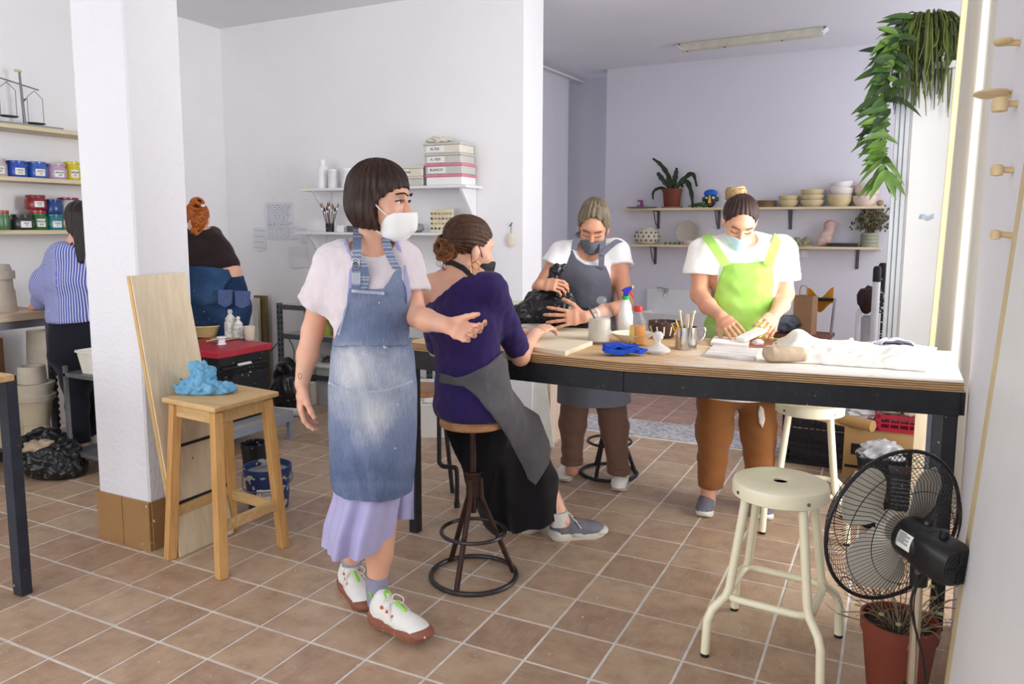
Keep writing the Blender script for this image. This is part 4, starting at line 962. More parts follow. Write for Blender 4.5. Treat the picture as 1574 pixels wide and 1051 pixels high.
    ap = fmesh('apron', [field(tp[:2]+[Slab(J(1140, 480), J(1135, 560), Lx, .165, .125, .185, .14, .05)], .006, grow=.013, post=lambda P, F: np.maximum(F, np.maximum(poly_sd(*pix(P)[:2], bib)*px, (P-J(1140, 450, .0))@NH)))], 'apron_green', T, disp=wk)
    lv = resample([(J(1136, 520), Lx, Fr, .190, .160, .0), (J(1134, 570), Lx, Fr, .205, .175, .01), (J(1133, 602), Lx, Fr, .208, .18, .015)], 24); rg = ringloft(lv, 90, nf=6, seed=3); half = [[r[k % 90] for k in range(-4, 50)] for r in rg]
    MB().sheet(lambda u, v: half[int(round(v*24))][int(round(u*53))], 53, 24, .004).build('apron_skirt', 'apron_green', ap, world=True)
    # printed border: white band with yellow and green rings
    bd = [[r[k % 90]*1.0 for k in range(-4, 50)] for r in ringloft(resample([(J(1133, 588), Lx, Fr, .209, .181, .012), (J(1133, 606), Lx, Fr, .211, .183, .015)], 4), 90, nf=6, seed=3)]
    b = MB().sheet(lambda u, v: bd[int(round(v*4))][int(round(u*53))], 53, 4, .005).build('printed_border', M('border_white', (232, 230, 226), .8), ap, world=True)
    r2 = random.Random(9); m = MB(); m2 = MB()
    for k in range(34):
        th = r2.uniform(.15, pi-.15); zc = r2.uniform(592, 604); c = V(J(1133, zc))+V(Lx)*(.213*cos(th))+V(Fr)*(.186*sin(th)); n_ = (V(Lx)*cos(th)+V(Fr)*sin(th)).normalized(); t_ = ZV.cross(n_); rr = r2.uniform(.006, .013)
        (m if k % 3 else m2).tube([c+t_*(rr*cos(a))+ZV*(rr*sin(a)) for a in np.linspace(0, 2*pi, 15)[:-1]], .0016, 4, closed=True)
        if k % 4 == 0: m2.cyl(c-n_*.001, c+n_*.001, rr*.7, n=12)
    tag(m.build('ring_print', M('print_olive', (120, 140, 70), .8), b, world=True), kind='stuff'); tag(m2.build('ring_print', M('print_yellow', (232, 206, 40), .8), b, world=True), kind='stuff')
    for pts in ([(1116, 408, -.155), (1106, 392, -.145), (1094, 374, -.10), (1086, 362, -.02), (1084, 364, .05)], [(1180, 408, -.15), (1186, 392, -.145), (1192, 376, -.10), (1196, 362, -.01), (1196, 364, .05)]):
        p = spline([J(*q) for q in pts], 8); MB().sheet(lambda u, v: p[int(round(v*(len(p)-1)))]+RHv*((u-.5)*.042)+ZV*((u-.5)*(.016 if pts[0][0] < 1150 else -.016)), 3, len(p)-1, .006).build('apron_strap', 'apron_green', ap, world=True)
    tr = [Slab(J(1135, 550), J(1135, 590), Lx, .175, .135, .175, .13, .05), Cone(J(1102, 590), J(1098, 660), .102, .088, .05), Cone(J(1098, 660), J(1092, 742, -.03), .088, .066, .04), Cone(J(1164, 590), J(1166, 660), .102, .088, .05), Cone(J(1166, 660), J(1167, 752, -.03), .088, .068, .04)]
    z0 = J(1092, 744)[2]
    fmesh('trousers', [field(tr, .006, post=lambda P, F: np.maximum(F, z0-P[..., 2]))], 'trouser_rust', T, disp=lambda v, n: .006*vnoise(v*np.array([1, 1, 2]), 18, 7)*np.clip(1.2-v[:, 2]*.8, .3, 1), relax=1)
    fmesh('paint_stain', [field(tr, .005, grow=.007, post=lambda P, F: np.maximum(F, np.maximum(poly_sd(*pix(P)[:2], [(1168, 622), (1174, 628), (1176, 645), (1172, 658), (1167, 650), (1165, 634)])*px, (P-J(1166, 640, .0))@NH)))], M('stain_white', (222, 216, 210), .8), T)
    for hx, hy, tx, ty in ((1090, 775, 1078, 803), (1168, 778, 1178, 810)):
        h = FZ(hx, hy-4); shoe(T, h, A3(FZ(tx, ty))-A3(h), 0, .26, 'shoe_grey', 'sole_white', .028, None, lace='lace_yellow')
        MB().tube([A3(h)+np.array([0, 0, .085])+unit(A3(FZ(tx, ty))-A3(h))*.05, A3(h)+np.array([0, 0, .16])+unit(A3(FZ(tx, ty))-A3(h))*.04], [.038, .040], 14).build('sock', 'sock_grey', T, world=True)
green()

# ------------------------------------------------------------------ person in the striped shirt behind the pillar
def striped():
    D = 4.62; J = lambda x, y, d=0.0: A3(W(x, y, D+d))
    base = FZ(128, 708); T = thing('person', 'person in blue striped shirt and dark leggings half hidden by the pillar', 'person', (base.x, base.y, 0))
    Lx = unit(RH*.8+NH*.6)
    nb = J(122, 372); sl = J(100, 395, -.05); sr = J(152, 392, .10); el = J(66, 455, .02); wl = J(50, 474, .22); er = J(165, 455, .2); wr = J(150, 474, .35)
    torso = [Slab(J(122, 392), J(122, 430), Lx, .15, .085, .14, .10, .05), Slab(J(122, 430), J(118, 490), Lx, .14, .10, .13, .105, .05), Slab(J(118, 490), J(118, 545), Lx, .14, .11, .155, .12, .05), Cone(nb, J(104, 385), .045, .045, .04), Cone(nb, J(145, 385), .045, .045, .04)]
    legs = [Cone(J(112, 555), J(118, 620), .08, .055, .04), Cone(J(118, 620), J(128, 690, .02), .052, .035, .03), Cone(J(130, 555, .1), J(142, 620, .15), .08, .055, .04), Cone(J(142, 620, .15), J(150, 690, .2), .052, .035, .03)]
    arms = [Cone(sl, el, .046, .038, .03), Cone(el, wl, .037, .026, .02), Cone(sr, er, .046, .038, .03), Cone(er, wr, .037, .026, .02)]
    hd = Head(J(124, 342, .05), NH*.75-RH*.35-ZV_()*.5, ZV_(), 1.0); neck = [Cone(hd.p(0, -.03, -.07), nb, .05, .056, .03)]
    hL = hand(wl, unit(-RH*.3+NH*.9-ZV_()*.3), -ZV_(), 1, 1.0, (.4, .4, .4, .4)); hR = hand(wr, unit(-RH*.3+NH*.9-ZV_()*.3), -ZV_(), -1, 1.0, (.4, .4, .4, .4))
    tag(fmesh('body', [field(torso+neck+legs+arms, .007), field(hL, .0035), field(hR, .0035), field(hd.prims()+neck, .004)], 'skin_light', T), 'skin')
    hp = [hd.e((0, -.02, .035), (.084, .104, .09), .03), Cone(hd.p(0, -.07, .0), J(124, 400, -.09), .055, .02, .05), hd.e((0, -.02, -.05), (.07, .06, .06), .04)]
    fmesh('hair', [field(hp, .0045, cuts=[hd.e((0, .12, -.05), (.08, .09, .12), .01)])], 'hair_black', T, disp=lambda v, n: .003*np.sin((v@RH)*160+2*vnoise(v, 9)))
    tp = [Slab(J(122, 392), J(122, 430), Lx, .17, .10, .165, .125, .05), Slab(J(122, 430), J(118, 488), Lx, .165, .125, .165, .135, .05), Cone(sl, J(78, 438, .0), .075, .105, .06), Cone(J(78, 438, .0), J(64, 462, .06), .105, .062, .05), Cone(sr, er, .07, .09, .05)]
    zc = J(118, 492)[2]
    def stripe(v):
        q = v-J(90, 420); side = np.clip(((v-J(100, 430))@RH)*14+.5, 0, 1)
        return (v@RH)*1.0*side+(1-side)*((v@RH)*.75+v[:, 2]*.8)
    fmesh('striped_shirt', [field(tp, .006, post=lambda P, F: np.maximum(F, zc-P[..., 2]), cuts=[Ell(J(122, 362, -.05), (.10, .10, .055), None, .01)])], 'stripe_blue', T, disp=bump3(.006, 13, 3), attrs={'stripe': stripe}, relax=1)
    m = MB(); m.tube(spline([J(112, 372, -.06), J(106, 380, -.10), J(108, 388, -.105)], 5), .004, 5).build('bra_strap', 'strap_black', T, world=True)
    sp = [Slab(J(118, 492), J(120, 545), Lx, .15, .12, .165, .13, .05), Cone(J(112, 555), J(116, 585), .095, .085, .05), Cone(J(130, 555, .1), J(138, 585, .13), .095, .085, .05), Cone(J(116, 585), J(119, 625), .075, .062, .03), Cone(J(119, 625), J(128, 684, .02), .062, .045, .03), Cone(J(138, 585, .13), J(143, 625, .15), .075, .062, .03), Cone(J(143, 625, .15), J(150, 684, .2), .062, .045, .03)]
    fmesh('leggings', [field(sp, .006, post=lambda P, F: np.maximum(F, J(128, 680)[2]-P[..., 2]))], 'legging_navy', T, disp=bump3(.002, 30, 1))
    h = FZ(133, 706); shoe(T, h, A3(FZ(104, 703))-A3(h), 0, .24, 'shoe_white', 'sole_white', .024, None, style='runner')
    h = FZ(160, 700); shoe(T, h, A3(FZ(130, 696))-A3(h), 0, .24, 'shoe_white', 'sole_white', .024, None, style='runner')
striped()

# ------------------------------------------------------------------ red-haired person behind the red cabinet
def redhead():
    D = 5.45; J = lambda x, y, d=0.0: A3(W(x, y, D+d))
    fz = W(338, 500, D); T = thing('person', 'red-haired person in dark sleeveless top and blue jeans seen from behind', 'person', (fz.x, fz.y, 0))
    Lx = unit(RH*.92+NH*.25)
    nb = J(306, 355, .05); sl = J(272, 378, .05); sr = J(316, 382, .09); el = J(266, 420, .25); wl = J(280, 452, .45); er = J(316, 425, .28); wr = J(300, 450, .5)
    torso = [Slab(J(306, 372, .06), J(318, 395, .03), Lx, .16, .095, .165, .12, .05), Slab(J(318, 395, .03), J(333, 425), Lx, .165, .12, .165, .125, .05), Slab(J(333, 425), J(338, 470), Lx, .17, .13, .20, .155, .05), Cone(nb, J(280, 372, .05), .05, .05, .04), Cone(nb, J(328, 368, .02), .05, .05, .04)]
    legs = [Cone(J(318, 480), J(318, 570), .11, .07, .04), Cone(J(358, 480), J(352, 570), .11, .07, .04)]
    for a, (x, y) in zip((0, 1), ((318, 570), (352, 570))):
        b = J(x, y); legs.append(Cone(b, (b[0], b[1], .07), .068, .045, .03))
    arms = [Cone(sl, el, .05, .042, .03), Cone(el, wl, .04, .028, .02), Cone(sr, er, .05, .042, .03), Cone(er, wr, .04, .028, .02)]
    hd = Head(J(303, 337, .10), NH*.85-RH*.2-ZV_()*.5, ZV_(), 1.0); neck = [Cone(hd.p(0, -.03, -.07), nb, .05, .058, .03)]
    hL = hand(wl, unit(NH*.9-ZV_()*.3), -ZV_(), 1, 1.0); hR = hand(wr, unit(NH*.9-ZV_()*.3), -ZV_(), -1, 1.0)
    tag(fmesh('body', [field(torso+neck+legs+arms, .008), field(hL, .004), field(hR, .004), field(hd.prims()+neck, .0045)], 'skin_light', T), 'skin')
    hr = fmesh('hair', [field([hd.e((0, -.02, .03), (.085, .10, .09), .03)], .0045, cuts=[hd.e((0, .12, -.05), (.08, .10, .12), .01)])], 'hair_red', T, disp=bump3(.004, 40, 1))
    r2 = random.Random(8); m = MB()
    for (bx, by, br) in ((303, 314, .055), (306, 340, .06), (304, 356, .05)):
        bc = V(J(bx, by, .0))
        for k in range(16):
            ax = V((r2.uniform(-1, 1), r2.uniform(-1, 1), r2.uniform(-1, 1))).normalized(); ay = ax.orthogonal().normalized(); az = ax.cross(ay); a = r2.uniform(0, 6)
            m.tube([bc+(ay*cos(t)+az*sin(t))*br*.8 for t in np.linspace(a, a+r2.uniform(3, 5), 12)], [.003]+[.010]*10+[.003], 6)
    tag(m.build('curls', 'hair_red', hr, world=True), kind='stuff')
    m = MB(); p = V(J(312, 316, -.06)); m.ico(p, .016, 2, (1.2, .6, .7)).build('hair_clip', M('clip_white', (232, 228, 226), .4), hr, world=True)
    tp = [Slab(J(306, 368, .06), J(318, 395, .03), Lx, .165, .105, .175, .13, .05), Slab(J(318, 395, .03), J(332, 416), Lx, .175, .13, .175, .135, .05), Cone(nb, J(286, 372, .05), .054, .06, .04), Cone(nb, J(328, 369, .02), .054, .066, .04)]
    fmesh('sleeveless_top', [field(tp, .007, post=lambda P, F: np.maximum(F, J(332, 418)[2]-P[..., 2]), cuts=[Ell(J(306, 345, .02), (.085, .10, .05), None, .01)])], 'top_black', T, disp=bump3(.003, 20, 1))
    jp = [Slab(J(332, 420), J(338, 470), Lx, .18, .14, .215, .165, .05), Cone(J(318, 480), J(318, 570), .12, .085, .05), Cone(J(358, 480), J(352, 570), .12, .085, .05)]
    for (x, y) in ((318, 570), (352, 570)):
        b = J(x, y); jp.append(Cone(b, (b[0], b[1], .10), .082, .07, .04))
    jn = fmesh('jeans', [field(jp, .007, post=lambda P, F: np.maximum(np.maximum(F, .05-P[..., 2]), (P[..., 2]-J(332, 424)[2])))], 'jeans', T, disp=bump3(.004, 18, 4), attrs={'fade': lambda v: .25+.2*vnoise(v, 9)})
    wb = [Slab(J(330, 416), J(336, 452), Lx, .19, .15, .215, .165, .05)]
    o = fmesh('denim_wrap', [field(wb, .007, grow=.012, post=lambda P, F: np.maximum(F, poly_sd(*pix(P)[:2], [(280, 408), (318, 410), (352, 414), (356, 426), (346, 440), (338, 470), (330, 500), (280, 500)])*D/FPX))], 'jeans', T, disp=bump3(.003, 20, 2), attrs={'fade': lambda v: .42+.2*vnoise(v, 11)})
    for (x, y) in ((346, 445), (372, 447)):
        m = MB(); c = [J(x-11, y, -.20), J(x+11, y+1, -.20), J(x+10, y+22, -.205), J(x, y+27, -.205), J(x-10, y+22, -.205)]; m.prism(c, NH*.03, NH*-.004).build('pocket', 'denim_dark', jn, world=True)
    for x in (318, 352):
        b = J(x, 570); h = (b[0]-.05*NH[0], b[1]-.05*NH[1]); shoe(T, h, NH, 0, .25, 'shoe_white', 'sole_white', .024)
redhead()
# ------------------------------------------------------------------ furniture materials
def wood(name, c1, c2, ax=0, sc=1.0, rough=0.55):
    n = N(name); st = [18*sc]*3; st[ax] = 1.4*sc; src = n.mapping(n.co(), scale=tuple(st))
    f = n.noise(src, 2.2, 5, 0.65, 0.8); g = n.noise(n.co(), 3, 2, 0.5)
    col = n.ramp(n.math('ADD', n.math('MULTIPLY', f, 0.8), n.math('MULTIPLY', g, 0.2)), [(0.35, lin(c1)), (0.65, lin(c2))])
    n.color(col); n.rough(rough); n.bump(f, 0.08, 0.003); MATS[name] = n.m
wood('pine_x', (196, 158, 104), (222, 188, 134), 0); wood('pine_y', (196, 158, 104), (222, 188, 134), 1); wood('pine_z', (190, 140, 80), (216, 170, 108), 2)
wood('poplar', (214, 196, 164), (232, 216, 188), 2); wood('poplar_pink', (208, 182, 160), (226, 204, 186), 2); wood('seat_wood', (148, 102, 66), (188, 140, 96), 0); wood('bench_wood', (186, 164, 138), (212, 192, 168), 1); wood('shelf_wood', (214, 198, 158), (232, 218, 184), 0); wood('shelf_wood_y', (206, 192, 156), (228, 216, 186), 1)
def ply():
    n = N('ply_edge'); o = n.sep(n.co()); f = n.math('SINE', n.math('ADD', n.math('MULTIPLY', o[2], 2*pi/0.0085), n.math('MULTIPLY', n.noise(n.co(), 9, 3, 0.6), 3.0)))
    g = n.noise(n.mapping(n.co(), scale=(3, 3, 60)), 3, 4, 0.7)
    col = n.mix(n.fac(f, -0.5, 0.7), lin((112, 80, 50)), lin((206, 172, 124))); n.color(n.mix(n.fac(g, 0.45, 0.7), col, lin((150, 112, 74)))); n.rough(0.7); MATS['ply_edge'] = n.m
ply()
def worktop():
    n = N('worktop'); o = n.co(); f = n.noise(n.mapping(o, scale=(1, 14, 1)), 2.5, 5, 0.65)
    col = n.ramp(f, [(0.3, lin((192, 154, 110))), (0.7, lin((214, 180, 136)))])
    d = n.noise(o, 3.2, 5, 0.7); x = n.sep(o)[0]
    dust = n.math('ADD', d, n.fac(x, -0.1, 1.0)); col = n.mix(n.fac(dust, 0.62, 1.05), col, lin((236, 230, 222)))
    st = n.noise(o, 8, 3, 0.6); col = n.mix(n.math('MULTIPLY', n.fac(st, 0.66, 0.74), 0.6), col, lin((176, 128, 84)))
    n.color(col); n.rough(0.65); MATS['worktop'] = n.m
worktop()
M('steel_black', (34, 35, 40), 0.5, 0.3, var=0.25, scale=20, spots=0.86, spotc=(150, 148, 146), spotscale=90); M('weld_rust', (146, 104, 82), 0.7, scale=30, c2=(206, 200, 192)); M('stool_iron', (66, 48, 42), 0.45, 0.6, var=0.3, scale=24); M('ring_iron', (70, 68, 70), 0.45, 0.6, var=0.3, scale=24)
M('cream_paint', (238, 232, 202), 0.35, var=0.04, coat=0.2); M('screw', (150, 150, 150), 0.3, 1.0); M('slot_steel', (128, 130, 134), 0.5, 0.7, var=0.15, scale=20)
M('dark_hole', (18, 18, 20), 0.9)

# ------------------------------------------------------------------ long worktable
ZT = 0.92
def table():
    Fp = [(-2.03, 2.935), (-.95, 2.885), (.232, 3.056)]; Bp = [(.232, 3.815), (-.95, 3.70), (-2.03, 3.74)]
    T = thing('worktable', 'long plywood worktable on a black steel frame, covered with clay tools', 'table', (-.9, 3.3, 0)); L = T.location
    q = [V((x, y, 0))-L for x, y in Fp+Bp]
    MB().prism(q, (0, 0, ZT-.004), (0, 0, ZT)).build('tabletop', 'worktop', T, smooth=0)
    MB().prism(q, (0, 0, ZT-.038), (0, 0, ZT-.0041)).build('plywood_edge', 'ply_edge', T, smooth=0, bevel=.001)
    zb = ZT-.038-.042
    for a, b in ((0, 1), (1, 2), (3, 4), (4, 5), (5, 0), (2, 3), (1, 4)):
        pa, pb = q[a], q[b]; c = sum(q, V())/6; pa = pa+(c-pa).normalized()*.012; pb = pb+(c-pb).normalized()*.012
        MB().bar((pa.x, pa.y, zb), (pb.x, pb.y, zb), .04, .082).build('beam', 'steel_black', T, smooth=0, bevel=.002)
    for i in (0, 2, 3, 5):
        c = sum(q, V())/6; p = q[i]+(c-q[i]).normalized()*.035
        MB().box((p.x, p.y, (zb-.04)/2), (.045, .045, zb-.04)).build('leg', 'steel_black', T, smooth=0, bevel=.002)
    p = q[1]; MB().box((p.x-.012, p.y+.006, zb), (.030, .012, .07)).build('weld_patch', 'weld_rust', T, bevel=.003); MB().box((p.x+.022, p.y+.008, zb+.005), (.022, .012, .06)).build('weld_patch', 'weld_rust', T, bevel=.003)
table()

# ------------------------------------------------------------------ wooden stool with a square seat (pixel-fitted legs)
def wood_stool():
    ft = [FZ(262, 858), FZ(341, 888), FZ(436, 840), FZ(357, 814)]          # left, near, right, back feet
    c = sum(ft, V())/4; T = thing('wooden_stool', 'tall pine stool with square seat holding the blue cloth', 'stool', (c.x, c.y, 0))
    H = .722; ft = [p-V((c.x, c.y, 0)) for p in ft]; tops = [V((p.x*.78, p.y*.78, H-.03)) for p in ft]
    for p, t in zip(ft, tops):
        m = MB(); d = (t-p).normalized(); m.bar(p, t, .045, .042, (.3, 1, 0)); 
        # level the foot
        for k in range(4): m.v[k].z = 0.0
        m.build('leg', 'pine_z', T, smooth=0, bevel=.003)
    MB().prism([V((t.x, t.y, 0))*1.30 for t in tops], (0, 0, H-.022), (0, 0, H)).build('seat', 'pine_x', T, smooth=0, bevel=.004)
    for a, b in ((0, 1), (1, 2), (2, 3), (3, 0)):
        MB().bar(tops[a]-V((0, 0, .022)), tops[b]-V((0, 0, .022)), .022, .06).build('apron_rail', 'pine_x', T, smooth=0, bevel=.002)
        if (a, b) == (0, 1): continue
        f = .30 if a % 2 else .27; pa = ft[a].lerp(tops[a], f); pb = ft[b].lerp(tops[b], f); MB().bar(pa, pb, .022, .045).build('stretcher', 'pine_x', T, smooth=0, bevel=.002)
    pa = ft[0].lerp(tops[0], .72); pb = ft[3].lerp(tops[3], .72); MB().bar(pa, pb, .008, .012).build('brace_rod', 'steel_black', T)
    pa = ft[0].lerp(tops[0], .345); pb = ft[3].lerp(tops[3], .345); MB().bar(pa, pb, .008, .010).build('brace_rod', 'steel_black', T)
    return V((c.x, c.y, H))
STOOL_TOP = wood_stool()

# ------------------------------------------------------------------ turning stool of the seated person
def turning_stool(label, c, H, R0, rz, seat='seat_wood', iron='stool_iron', ring='ring_iron', sr=.135, hub=.40, nleg=3):
    T = thing('turning_stool', label, 'stool', (c[0], c[1], 0), rz)
    MB().lathe([(0, H-.034), (sr-.006, H-.034), (sr, H-.028), (sr, H-.007), (sr-.006, H), (0, H)], n=40).build('seat', seat, T)
    MB().lathe([(0, hub-.12), (.013, hub-.12), (.013, H-.034), (.05, H-.034)], n=16).build('screw_post', iron, T)
    MB().lathe([(.012, hub-.05), (.028, hub-.05), (.030, hub+.04), (.036, hub+.045), (.036, hub+.055), (.012, hub+.055)], n=6).build('hub', iron, T, smooth=20)
    for k in range(nleg):
        a = 2*pi*k/nleg; d = V((cos(a), sin(a), 0)); MB().tube([d*.030+ZV*(hub+.03), d*.034+ZV*(hub-.06), d*(R0-.01)+ZV*.012], .0115, 10).build('leg', iron, T)
    f = .20; rr = .034+(R0-.044)*(hub-.06-f)/(hub-.072)
    MB().tube(arc((0, 0, .011), R0, 0, 2*pi, 48)[:-1], .010, 8, closed=True).build('base_ring', ring, T)
    MB().tube(arc((0, 0, f), rr+.012+.03, 0, 2*pi, 44)[:-1], .008, 8, closed=True).build('foot_ring', ring, T)
    return T
b = FZ(728, 886); s1 = W(718, 640, (A3(b)-CAM)@NH)
turning_stool('round wooden turning stool with iron ring base under the seated person', b, s1.z, .178, .62, sr=.137)
b = FZ(936, 728); turning_stool('black iron ring-base stool behind the legs of the grey apron wearer', b, .69, .165, .35, iron='steel_black', ring='steel_black', sr=.15)
# black tube-leg stool with a round wooden seat behind the walking person
def tube_stool():
    c = W(648, 600, 3.95); T = thing('tube_stool', 'small round wooden stool on black tube legs left of the seated person', 'stool', (c.x, c.y, 0), YAW)
    H = .62; MB().lathe([(0, H-.035), (.125, H-.035), (.13, H-.03), (.13, H-.005), (.125, H), (0, H)], n=36).build('seat', 'seat_wood', T)
    for sx in (-1, 1):
        MB().tube([V((sx*.10, -.09, H-.04)), V((sx*.10, -.10, .24))]+arc((sx*.115, -.10, .24), .0, 0, 1, 1)[:0]+spline([V((sx*.10, -.10, .24)), V((sx*.12, -.10, .22)), V((sx*.17, -.10, .215)), V((sx*.19, -.10, .19)), V((sx*.19, -.10, .012))], 5)[1:], .012, 10).build('leg', 'steel_black', T)
        MB().tube([V((sx*.10, .09, H-.04)), V((sx*.15, .12, .0))], .012, 10).build('leg', 'steel_black', T)
        MB().cyl((sx*.19, -.10, 0), (sx*.19, -.10, .03), .015, n=12).build('foot_cap', 'rubber_black', T)
tube_stool()

# ------------------------------------------------------------------ cream metal stools
def cream_stool(label, c, H, rz, group):
    T = thing('metal_stool', label, 'stool', (c[0], c[1], 0), rz, group)
    m = MB(); rs = .158
    m.lathe([(.024, H-.006), (.024, H), (.03, H+.002), (rs-.016, H+.002), (rs-.004, H-.003), (rs, H-.012), (rs, H-.048), (rs-.006, H-.052), (rs-.006, H-.03), (.024, H-.006)], n=48).build('seat', 'cream_paint', T)
    for k in range(4):
        a = pi/4+k*pi/2; d = V((cos(a), sin(a), 0)); t = V((-sin(a), cos(a), 0)); r0 = rs-.03
        MB().tube([d*r0+ZV*(H-.02), d*(r0+.006)+ZV*(H-.08), d*(r0+.05)+ZV*.235, d*(r0+.064)+ZV*.205]+[d*(r0+.112)+ZV*.165, d*(r0+.128)+ZV*.13, d*(r0+.134)+ZV*.012], .0152, 12).build('leg', 'cream_paint', T)
        MB().cyl(d*(r0+.134)+ZV*0, d*(r0+.134)+ZV*.014, .0145, n=12).build('foot_cap', 'rubber_black', T)
        MB().cyl(d*(rs-.002)+ZV*(H-.03), d*(rs+.003)+ZV*(H-.03), .006, n=10).build('screw', 'screw', T); MB().cyl(d*(r0+.066)+ZV*.205, d*(r0+.082)+ZV*.205, .005, n=10).build('screw', 'screw', T)
    q = .128+.045; pts = []
    for k in range(4):
        a = pi/4+k*pi/2; cc = V((cos(a), sin(a), 0))*(q*.95*1.0); cc = V((math.copysign(.088, cos(a)), math.copysign(.088, sin(a)), .205))
        pts += arc(cc, .05, a-pi/4, a+pi/4, 6)
    MB().tube(pts, .0128, 10, closed=True).build('foot_rail', 'cream_paint', T)
    return T
c1 = (FZ(1092, 1022)+FZ(1250, 978))/2
def seat_at(cx, cy, D): return W(cx, cy, D)
p = W(1200, 738, 2.52); cream_stool('cream painted metal stool standing alone in front of the table', (p.x, p.y), p.z, -.08, 'cream metal stools')
p = W(1245, 617, 3.62); cream_stool('cream painted metal stool pushed under the far side of the table', (p.x, p.y), p.z, .1, 'cream metal stools')

# ------------------------------------------------------------------ standing fan
def fan():
    D = 1.86; S = .92; hub = W(1408, 815, D); T = thing('standing_fan', 'black standing fan with wire cage and pale blades, seen from behind', 'fan', (hub.x, hub.y, 0))
    M('fan_black', (24, 24, 27), .35, var=.1); M('fan_wire', (30, 30, 33), .4); M('fan_blade', (192, 186, 172), .3, var=.05, alpha=1.0); M('chrome_pole', (206, 196, 182), .18, 1.0, var=.05); M('fan_label', (226, 226, 222), .5, var=.03); M('ink', (50, 50, 54), .6)
    n_ = V(unit(NH*.95-RH*.27+ZV_()*.10)); x_ = ZV.cross(n_).normalized()*-1; y_ = x_.cross(n_)*1.0; y_ = n_.cross(x_) if n_.cross(x_).z > 0 else x_.cross(n_)
    T.scale = (S, S, S); gc = (V(W(1374, 808, D+.03))-T.location)/S; Rg = .222
    P = lambda r, a, d: gc+x_*(r*cos(a))+y_*(r*sin(a))+n_*d
    MB().tube([P(Rg, 2*pi*k/72, 0) for k in range(72)], .0055, 8, closed=True).build('cage_rim', 'fan_black', T)
    m = MB()
    for k in range(84):
        a = 2*pi*k/84; tw = .42; m.tube([P(.055, a-tw*.6, -.075), P(.10, a-tw*.35, -.078), P(.16, a-.1, -.062), P(.20, a+.02, -.032), P(Rg, a+.06, 0)], .00095, 4, caps=False)
    for rr, d in ((.135, -.071), (.19, -.042)): m.tube([P(rr, 2*pi*k/60, d) for k in range(60)], .0012, 4, closed=True)
    tag(m.build('rear_cage_wires', 'fan_wire', T), kind='stuff')
    m = MB()
    for k in range(84):
        a = 2*pi*k/84; tw = -.42; m.tube([P(.045, a-tw*.6, .085), P(.10, a-tw*.35, .085), P(.16, a-.1, .068), P(.20, a+.02, .035), P(Rg, a+.06, 0)], .00095, 4, caps=False)
    for rr, d in ((.135, .078), (.19, .046)): m.tube([P(rr, 2*pi*k/60, d) for k in range(60)], .0012, 4, closed=True)
    tag(m.build('front_cage_wires', 'fan_wire', T), kind='stuff')
    MB().tube([P(r, 0, d) for r, d in ((0, .082), (0, .090))], [.05, .048], 28).build('front_badge', 'fan_black', T)
    for k, a0 in enumerate((2.15, .35, 4.25)):
        def bl(u, v, a0=a0):
            r = .035+.165*u; w = (.42+.25*sin(pi*min(1, u*1.05)))*(1.0 if u < .85 else 1-(u-.85)*2.2); a = a0+(v-.5)*w*2.0+.35*u; return P(r, a, .018+(v-.5)*-.055*(1-.3*u))
        MB().sheet(bl, 14, 10, .003).build('blade', 'fan_blade', T)
    MB().tube([P(0, 0, .03), P(0, 0, -.01)], [.036, .040], 24).build('blade_hub', 'fan_blade', T)
    hx = lambda d, dx=0, dy=0: P(0, 0, d)+x_*dx+y_*dy
    MB().tube([hx(-.052), hx(-.060), hx(-.125), hx(-.135)], [.056, .058, .058, .054], 32).build('motor_ring', 'fan_black', T)
    # squarish rear cover with vent rings
    m = MB(); rings = []
    for d, s in ((-.10, .050), (-.125, .056), (-.20, .055), (-.222, .047)):
        r = []
        for k in range(40):
            a = 2*pi*k/40; e = (abs(cos(a))**3.2+abs(sin(a))**3.2)**(-1/3.2); r.append(hx(d, s*e*cos(a)*.98, s*e*sin(a)*1.02-.004))
        rings.append(r)
    m.loft(rings); cv = m.build('motor_cover', 'fan_black', T)
    for rr in (.012, .022, .032, .042): MB().tube([hx(-.2225, rr*cos(a), rr*sin(a)-.004) for a in np.linspace(0, 2*pi, 33)[:-1]], .0016, 5, closed=True).build('vent_ring', 'fan_wire', cv)
    for a in range(4): MB().tube([hx(-.224, .01*cos(a*pi/2), .01*sin(a*pi/2)-.004), hx(-.224, .043*cos(a*pi/2), .043*sin(a*pi/2)-.004)], .0018, 5).build('vent_bar', 'fan_wire', cv)
    MB().tube([hx(-.165, 0, .050), hx(-.165, 0, .072)], [.012, .011], 14).build('oscillation_knob', 'fan_black', T); MB().tube([hx(-.10, .01, .052), hx(-.10, .01, .066)], [.016, .012], 14).build('top_knob', 'fan_black', T)
    lb = MB(); pts = []
    for i in range(9):
        a = 2.72+i*.085; pts.append((a,))
    lb.sheet(lambda u, v: hx(-.072-.048*u, .0592*cos(2.55+.75*v), .0592*sin(2.55+.75*v)), 2, 8, .0008); lo = lb.build('rating_label', 'fan_label', T)
    m = MB()
    for i in range(9):
        a = 2.62+.055*i; m.tube([hx(-.078, .0600*cos(a), .0600*sin(a)), hx(-.078-(.034 if i % 3 else .022), .0600*cos(a), .0600*sin(a))], .0009, 4)
    tag(m.build('label_print', 'ink', lo), kind='stuff')
    nk = hx(-.105, 0, -.066)
    MB().tube([hx(-.105, 0, -.04), nk, nk+ZV*-.05], [.026, .024, .022], 18).build('neck_joint', 'fan_black', T); MB().tube([nk+x_*-.022-n_*.02, nk+x_*-.028-n_*.02], [.008, .008], 12).build('pivot_screw', 'screw', T)
